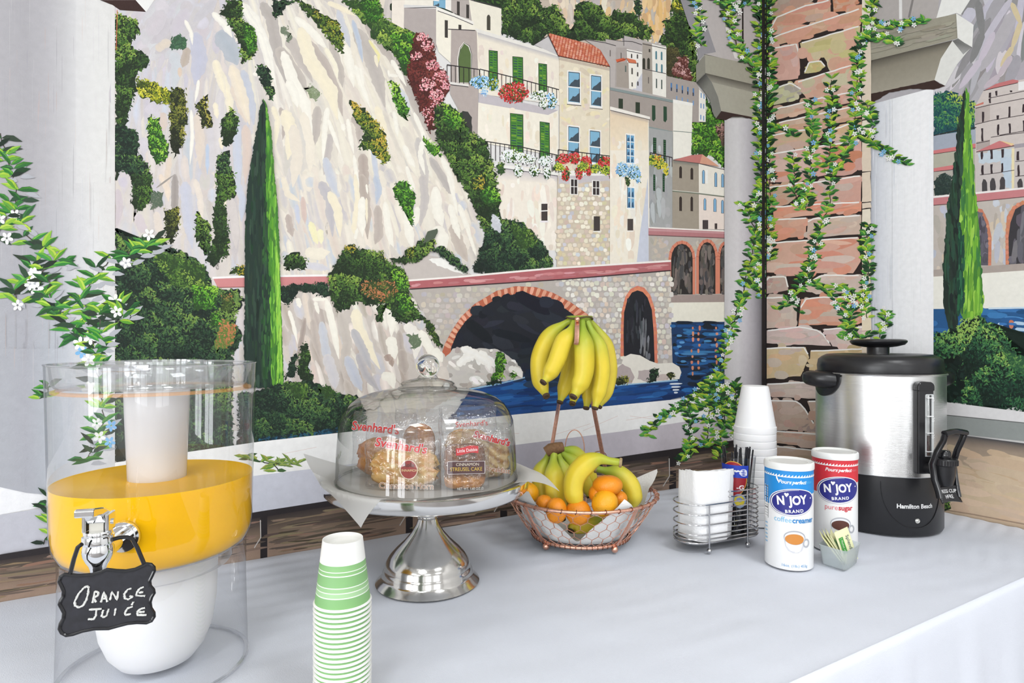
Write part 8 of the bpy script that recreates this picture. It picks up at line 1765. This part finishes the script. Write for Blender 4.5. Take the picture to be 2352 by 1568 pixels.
# handles
def handle(ph):
    n = Vector((math.cos(ph), math.sin(ph), 0)); s = Vector((-math.sin(ph), math.cos(ph), 0)); h = bpy.data.objects.new('handle', None)
    b = MB(); vs = []; fs = []; sec = 16
    # grip: broad wing tapering outward, seen as a rounded wedge
    rows = [(-.002, .042, -.002, .030), (.010, .040, -.001, .029), (.022, .035, .0, .027), (.032, .028, .001, .024), (.039, .019, .002, .019), (.0425, .008, .002, .010)]
    for (o_, hw, dz_, hh) in rows:
        c = n * (UR + o_) + Vector((0, 0, zt0 - .010 + dz_))
        for k in range(sec):
            a = 2 * PI * k / sec; ca, sa = math.cos(a), math.sin(a)
            vs.append(c + s * (hw * math.copysign(abs(ca) ** .7, ca)) + Vector((0, 0, hh * .62 * math.copysign(abs(sa) ** .7, sa))))
    for i in range(len(rows) - 1):
        for k in range(sec): fs.append((i * sec + k, i * sec + (k + 1) % sec, (i + 1) * sec + (k + 1) % sec, (i + 1) * sec + k))
    fs.append(tuple((len(rows) - 1) * sec + k for k in range(sec))); fs.append(tuple(range(sec)))
    g = b.add(vs, fs).build('handle', M_BLACK, urn, auto=50)
    # half-round mounting plate on the body
    P = CylPrint(UR, ph, .0016); b = MB(); n_ = 24
    pts = [(0.047 * math.cos(PI + PI * i / n_), zt0 - .004 + 0.047 * math.sin(PI + PI * i / n_) * .92) for i in range(n_ + 1)]
    us = [q[0] for q in pts]; f = lambda u: zt0 - .004 - .92 * math.sqrt(max(0, .047 ** 2 - u * u))
    P.strip(us, f, zt0 + .002, .002, b); P.strip(us, f, lambda u: f(u) + .0006, -.0016, b)
    vs = []; 
    for u in us: vs += [P.pt(u, f(u), -.0016), P.pt(u, f(u), .002)]
    b.add(vs, [(2 * i, 2 * i + 1, 2 * i + 3, 2 * i + 2) for i in range(len(us) - 1)]); b.build('handle_mount', M_BLACK, g, auto=50, recalc=False)
    b = MB(); b.tube([n * (UR + .0035) + s * u + Vector((0, 0, zt0 - .026)) for u in arange(-.022, .022, 6)], .0045, 8); b.build('finger_groove', M_BLACK, g)
lp = ray_cyl(1903, 870, UC, UR); phL = math.atan2(lp.y - UC.y, lp.x - UC.x) - .12
handle(phL); handle(phL + PI)
# gauge
pg, gp = phi_of(2117, 960, UC, UR); Pg = CylPrint(UR, pg, 0.0); gz = lambda py: z_at(py, depth(gp)) - TABLE_Z
gn = Vector((math.cos(pg), math.sin(pg), 0)); gs = Vector((-math.sin(pg), math.cos(pg), 0))
def gl(u, o_, z_): return gn * (UR + o_) + gs * u + Vector((0, 0, z_))
b = MB(); outl = []; 
def bar(b, u0, u1, z0_, z1_, o0, o1, rtop=.006):
    n_ = 6; L_ = [(u0, z0_), (u1, z0_)] + [(u1 - rtop + rtop * math.cos(a), z1_ - rtop + rtop * math.sin(a)) for a in arange(0, PI / 2, n_)] + [(u0 + rtop + rtop * math.cos(a), z1_ - rtop + rtop * math.sin(a)) for a in arange(PI / 2, PI, n_)]
    m_ = len(L_); b.add([gl(u, o0, z_) for u, z_ in L_] + [gl(u, o1, z_) for u, z_ in L_], [tuple(range(m_)), tuple(range(m_, 2 * m_))] + [(i, (i + 1) % m_, (i + 1) % m_ + m_, i + m_) for i in range(m_)])
bar(b, -.0165, .0175, gz(1086), gz(876), -.002, .0105, .010); gauge = b.build('gauge_housing', M_BLACK, urn, smooth=False, bevel=.0025)
b = MB(); bar(b, -.0175, .0185, gz(897), gz(876), -.001, .0118, .010); b.build('gauge_cap', M_BLACKG, gauge, smooth=False, bevel=.002)
b = MB(); bar(b, -.0015, .0165, gz(1046), gz(904), .0106, .0112, .003); b.build('gauge_window', mat('gauge_clear', 'cfd2d2', 0.2), gauge, smooth=False)
b = MB(); b.tube([gl(.0035, .0125, gz(1044)), gl(.0035, .0125, gz(906))], .0028, 12); b.build('gauge_tube', clear_mat('gauge_glass', (.9, .9, .9), .02, f0=.15, edge=(.3, .3, .3)), gauge)
b = MB(); b.tube([gl(.0035, .0125, gz(1043)), gl(.0035, .0125, gz(998))], .0022, 12); b.build('coffee_level', mat('dark_coffee', '3a1c10', .2), gauge)
b = MB(); b.tube([gl(.0090, .0118, gz(1044)), gl(.0090, .0118, gz(906))], .0016, 8); b.build('gauge_rod', M_BLACK, gauge)
for s_, py in (('40', 916), ('30', 962), ('20', 1000)):
    vs, fs = text_mb(s_, .0085, rot if False else 'CENTER'); MB().add([gl(.0135 + y, .0122, gz(py) - x) for x, y in vs], fs).build('gauge_mark', ink('f4f4f4'), gauge, smooth=False)
b = MB()
for py in (912, 954, 992, 1034): bar(b, -.001, .0125, gz(py) - .0008, gz(py) + .0008, .0112, .0158, .0004)
b.build('gauge_clip', M_WHITE, gauge, smooth=False)
# spigot
ps, sp = phi_of(2122, 1080, UC, UR); dirs = (RIGHT * .25 - FWD * .97).normalized(); sn = dirs; ss = Vector((0, 0, 1)).cross(sn)
so_ = sp - UC; so_.z = 0
cands = [so_ + sn * (d * .001) for d in range(10, 90)]
sc_ = min(cands, key=lambda q: abs(((q + UC) - CAM).dot(RIGHT) / depth(q + UC) * FPX + CX - 2170)); sZ = depth(sc_ + UC); sz = lambda py: z_at(py, sZ) - TABLE_Z; su = sZ / FPX
tapU = bpy.data.objects.new('spigot', None); COL.objects.link(tapU); tapU.parent = urn
b = MB(); b.tube([so_ * .98 + Vector((0, 0, sz(1082))), sc_ + Vector((0, 0, sz(1082)))], .0115, 20); b.build('spigot_pipe', M_BLACK, tapU)
Ms = Matrix.Translation(sc_)
b = MB(); b.lathe([(0, sz(1052)), (24 * su, sz(1052)), (25.5 * su, sz(1054)), (25.5 * su, sz(1066)), (23 * su, sz(1068)), (22 * su, sz(1075)), (21 * su, sz(1090)), (17 * su, sz(1110)), (15 * su, sz(1114)), (12 * su, sz(1114)), (0, sz(1110))], 40, Ms); b.build('valve', M_BLACK, tapU, auto=35)
b = MB()
for k in range(28):
    a = 2 * PI * k / 28; q = sc_ + Vector((math.cos(a), math.sin(a), 0)) * (25.3 * su); b.tube([q + Vector((0, 0, sz(1066))), q + Vector((0, 0, sz(1055)))], .0010, 5)
b.build('valve_ribs', M_BLACK, tapU)
b = MB(); b.lathe([(12 * su, sz(1052)), (13 * su, sz(1046)), (12 * su, sz(1038)), (9 * su, sz(1034)), (0, sz(1033))], 24, Ms); b.build('valve_cap', M_BLACKG, tapU, auto=35)
# lever frame: grip on top, two side arms, press plate below
def lv(u, o_, py): return sc_ + ss * (u * su) + sn * (o_) + Vector((0, 0, sz(py)))
b = MB(); b.tube([lv(u + 12, .012 + .002 * math.cos(u / 20), 992 - 3 * math.cos(u / 16)) for u in arange(-30, 30, 10)], .0075, 12, flat=(.0058, .0075)); lever = b.build('lever_grip', M_BLACKG, tapU)
for sg in (-1, 1):
    b = MB(); b.tube([lv(sg * 28 + 12, .012, 994), lv(sg * 27 + 10, .009, 1010), lv(sg * 29 + 4, .002, 1035), lv(sg * 31, -.004, 1065), lv(sg * 30, .000, 1100), lv(sg * 27, .006, 1125), lv(sg * 27, .009, 1140)], .004, 8, flat=(.0028, .0058)); b.build('lever_arm', M_BLACKG, tapU)
vs = []; fs = []; rows_ = 8
for j in range(rows_ + 1):
    t = j / rows_; py = 1114 + 33 * t
    for i in range(9):
        u = -28 + 56 * i / 8; vs.append(lv(u, .006 + .010 * t * t - .003 * (1 - (u / 28) ** 2), py + 3 * (u / 28) ** 2 * t))
for j in range(rows_):
    for i in range(8): fs.append((j * 9 + i, j * 9 + i + 1, (j + 1) * 9 + i + 1, (j + 1) * 9 + i))
o = MB().add(vs, fs).build('press_plate', M_BLACKG, tapU, auto=70); md = o.modifiers.new('solid', 'SOLIDIFY'); md.thickness = .0022; md.offset = 0
for s_, py in (('PRESS CUP', 1126), ('HERE', 1137.5)):
    v2, f2 = text_mb(s_, 10.5 * su, bold=.00008, sx=.92); MB().add([lv(x / su, .0125 + .010 * ((py - 1114 - y / su) / 33) ** 2 - .003 * (1 - (x / su / 28) ** 2) - .0052, py - y / su) for x, y in v2], f2).build('lettering', ink('e8e8e8'), o, smooth=False)
# base front details
pb, bp2 = phi_of(2085, 1165, UC, RBk); Pb = CylPrint(RBk, pb, .0003); bz = lambda py: z_at(py, depth(bp2)) - TABLE_Z; bu = depth(bp2) / FPX
Pb.text('Hamilton Beach', 0.0165, bz(1163), 14.0 * bu, .0004, bold=.00035, sx=.95).build('lettering', ink('f2f2f2'), urn, auto=80, recalc=False)
b = MB(); n_ = 40; pts = []
for i in range(n_ + 1):
    a = PI + PI * i / n_; pts.append(Vector(Pb.pt(.016 + .064 * math.cos(a), bz(1108) + (bz(1213) - bz(1108)) * (abs(math.sin(a)) ** .85), .0002)))
b.tube(pts, .0007, 6); b.build('base_seam', M_BLACKG, urn)
pi_, ip = phi_of(2107, 1196, UC, RBk); nI = Vector((math.cos(pi_), math.sin(pi_), 0)); Mi = Matrix.Translation(ip - UC) @ nI.to_track_quat('Z', 'Y').to_matrix().to_4x4()
b = MB(); b.lathe([(.0048, -.001), (.0048, .0012), (.0040, .0018), (.0030, .0014), (0, .0030)], 20, Mi); b.build('indicator_light', mat('indicator', 'd8d8d4', .15, .6), urn)
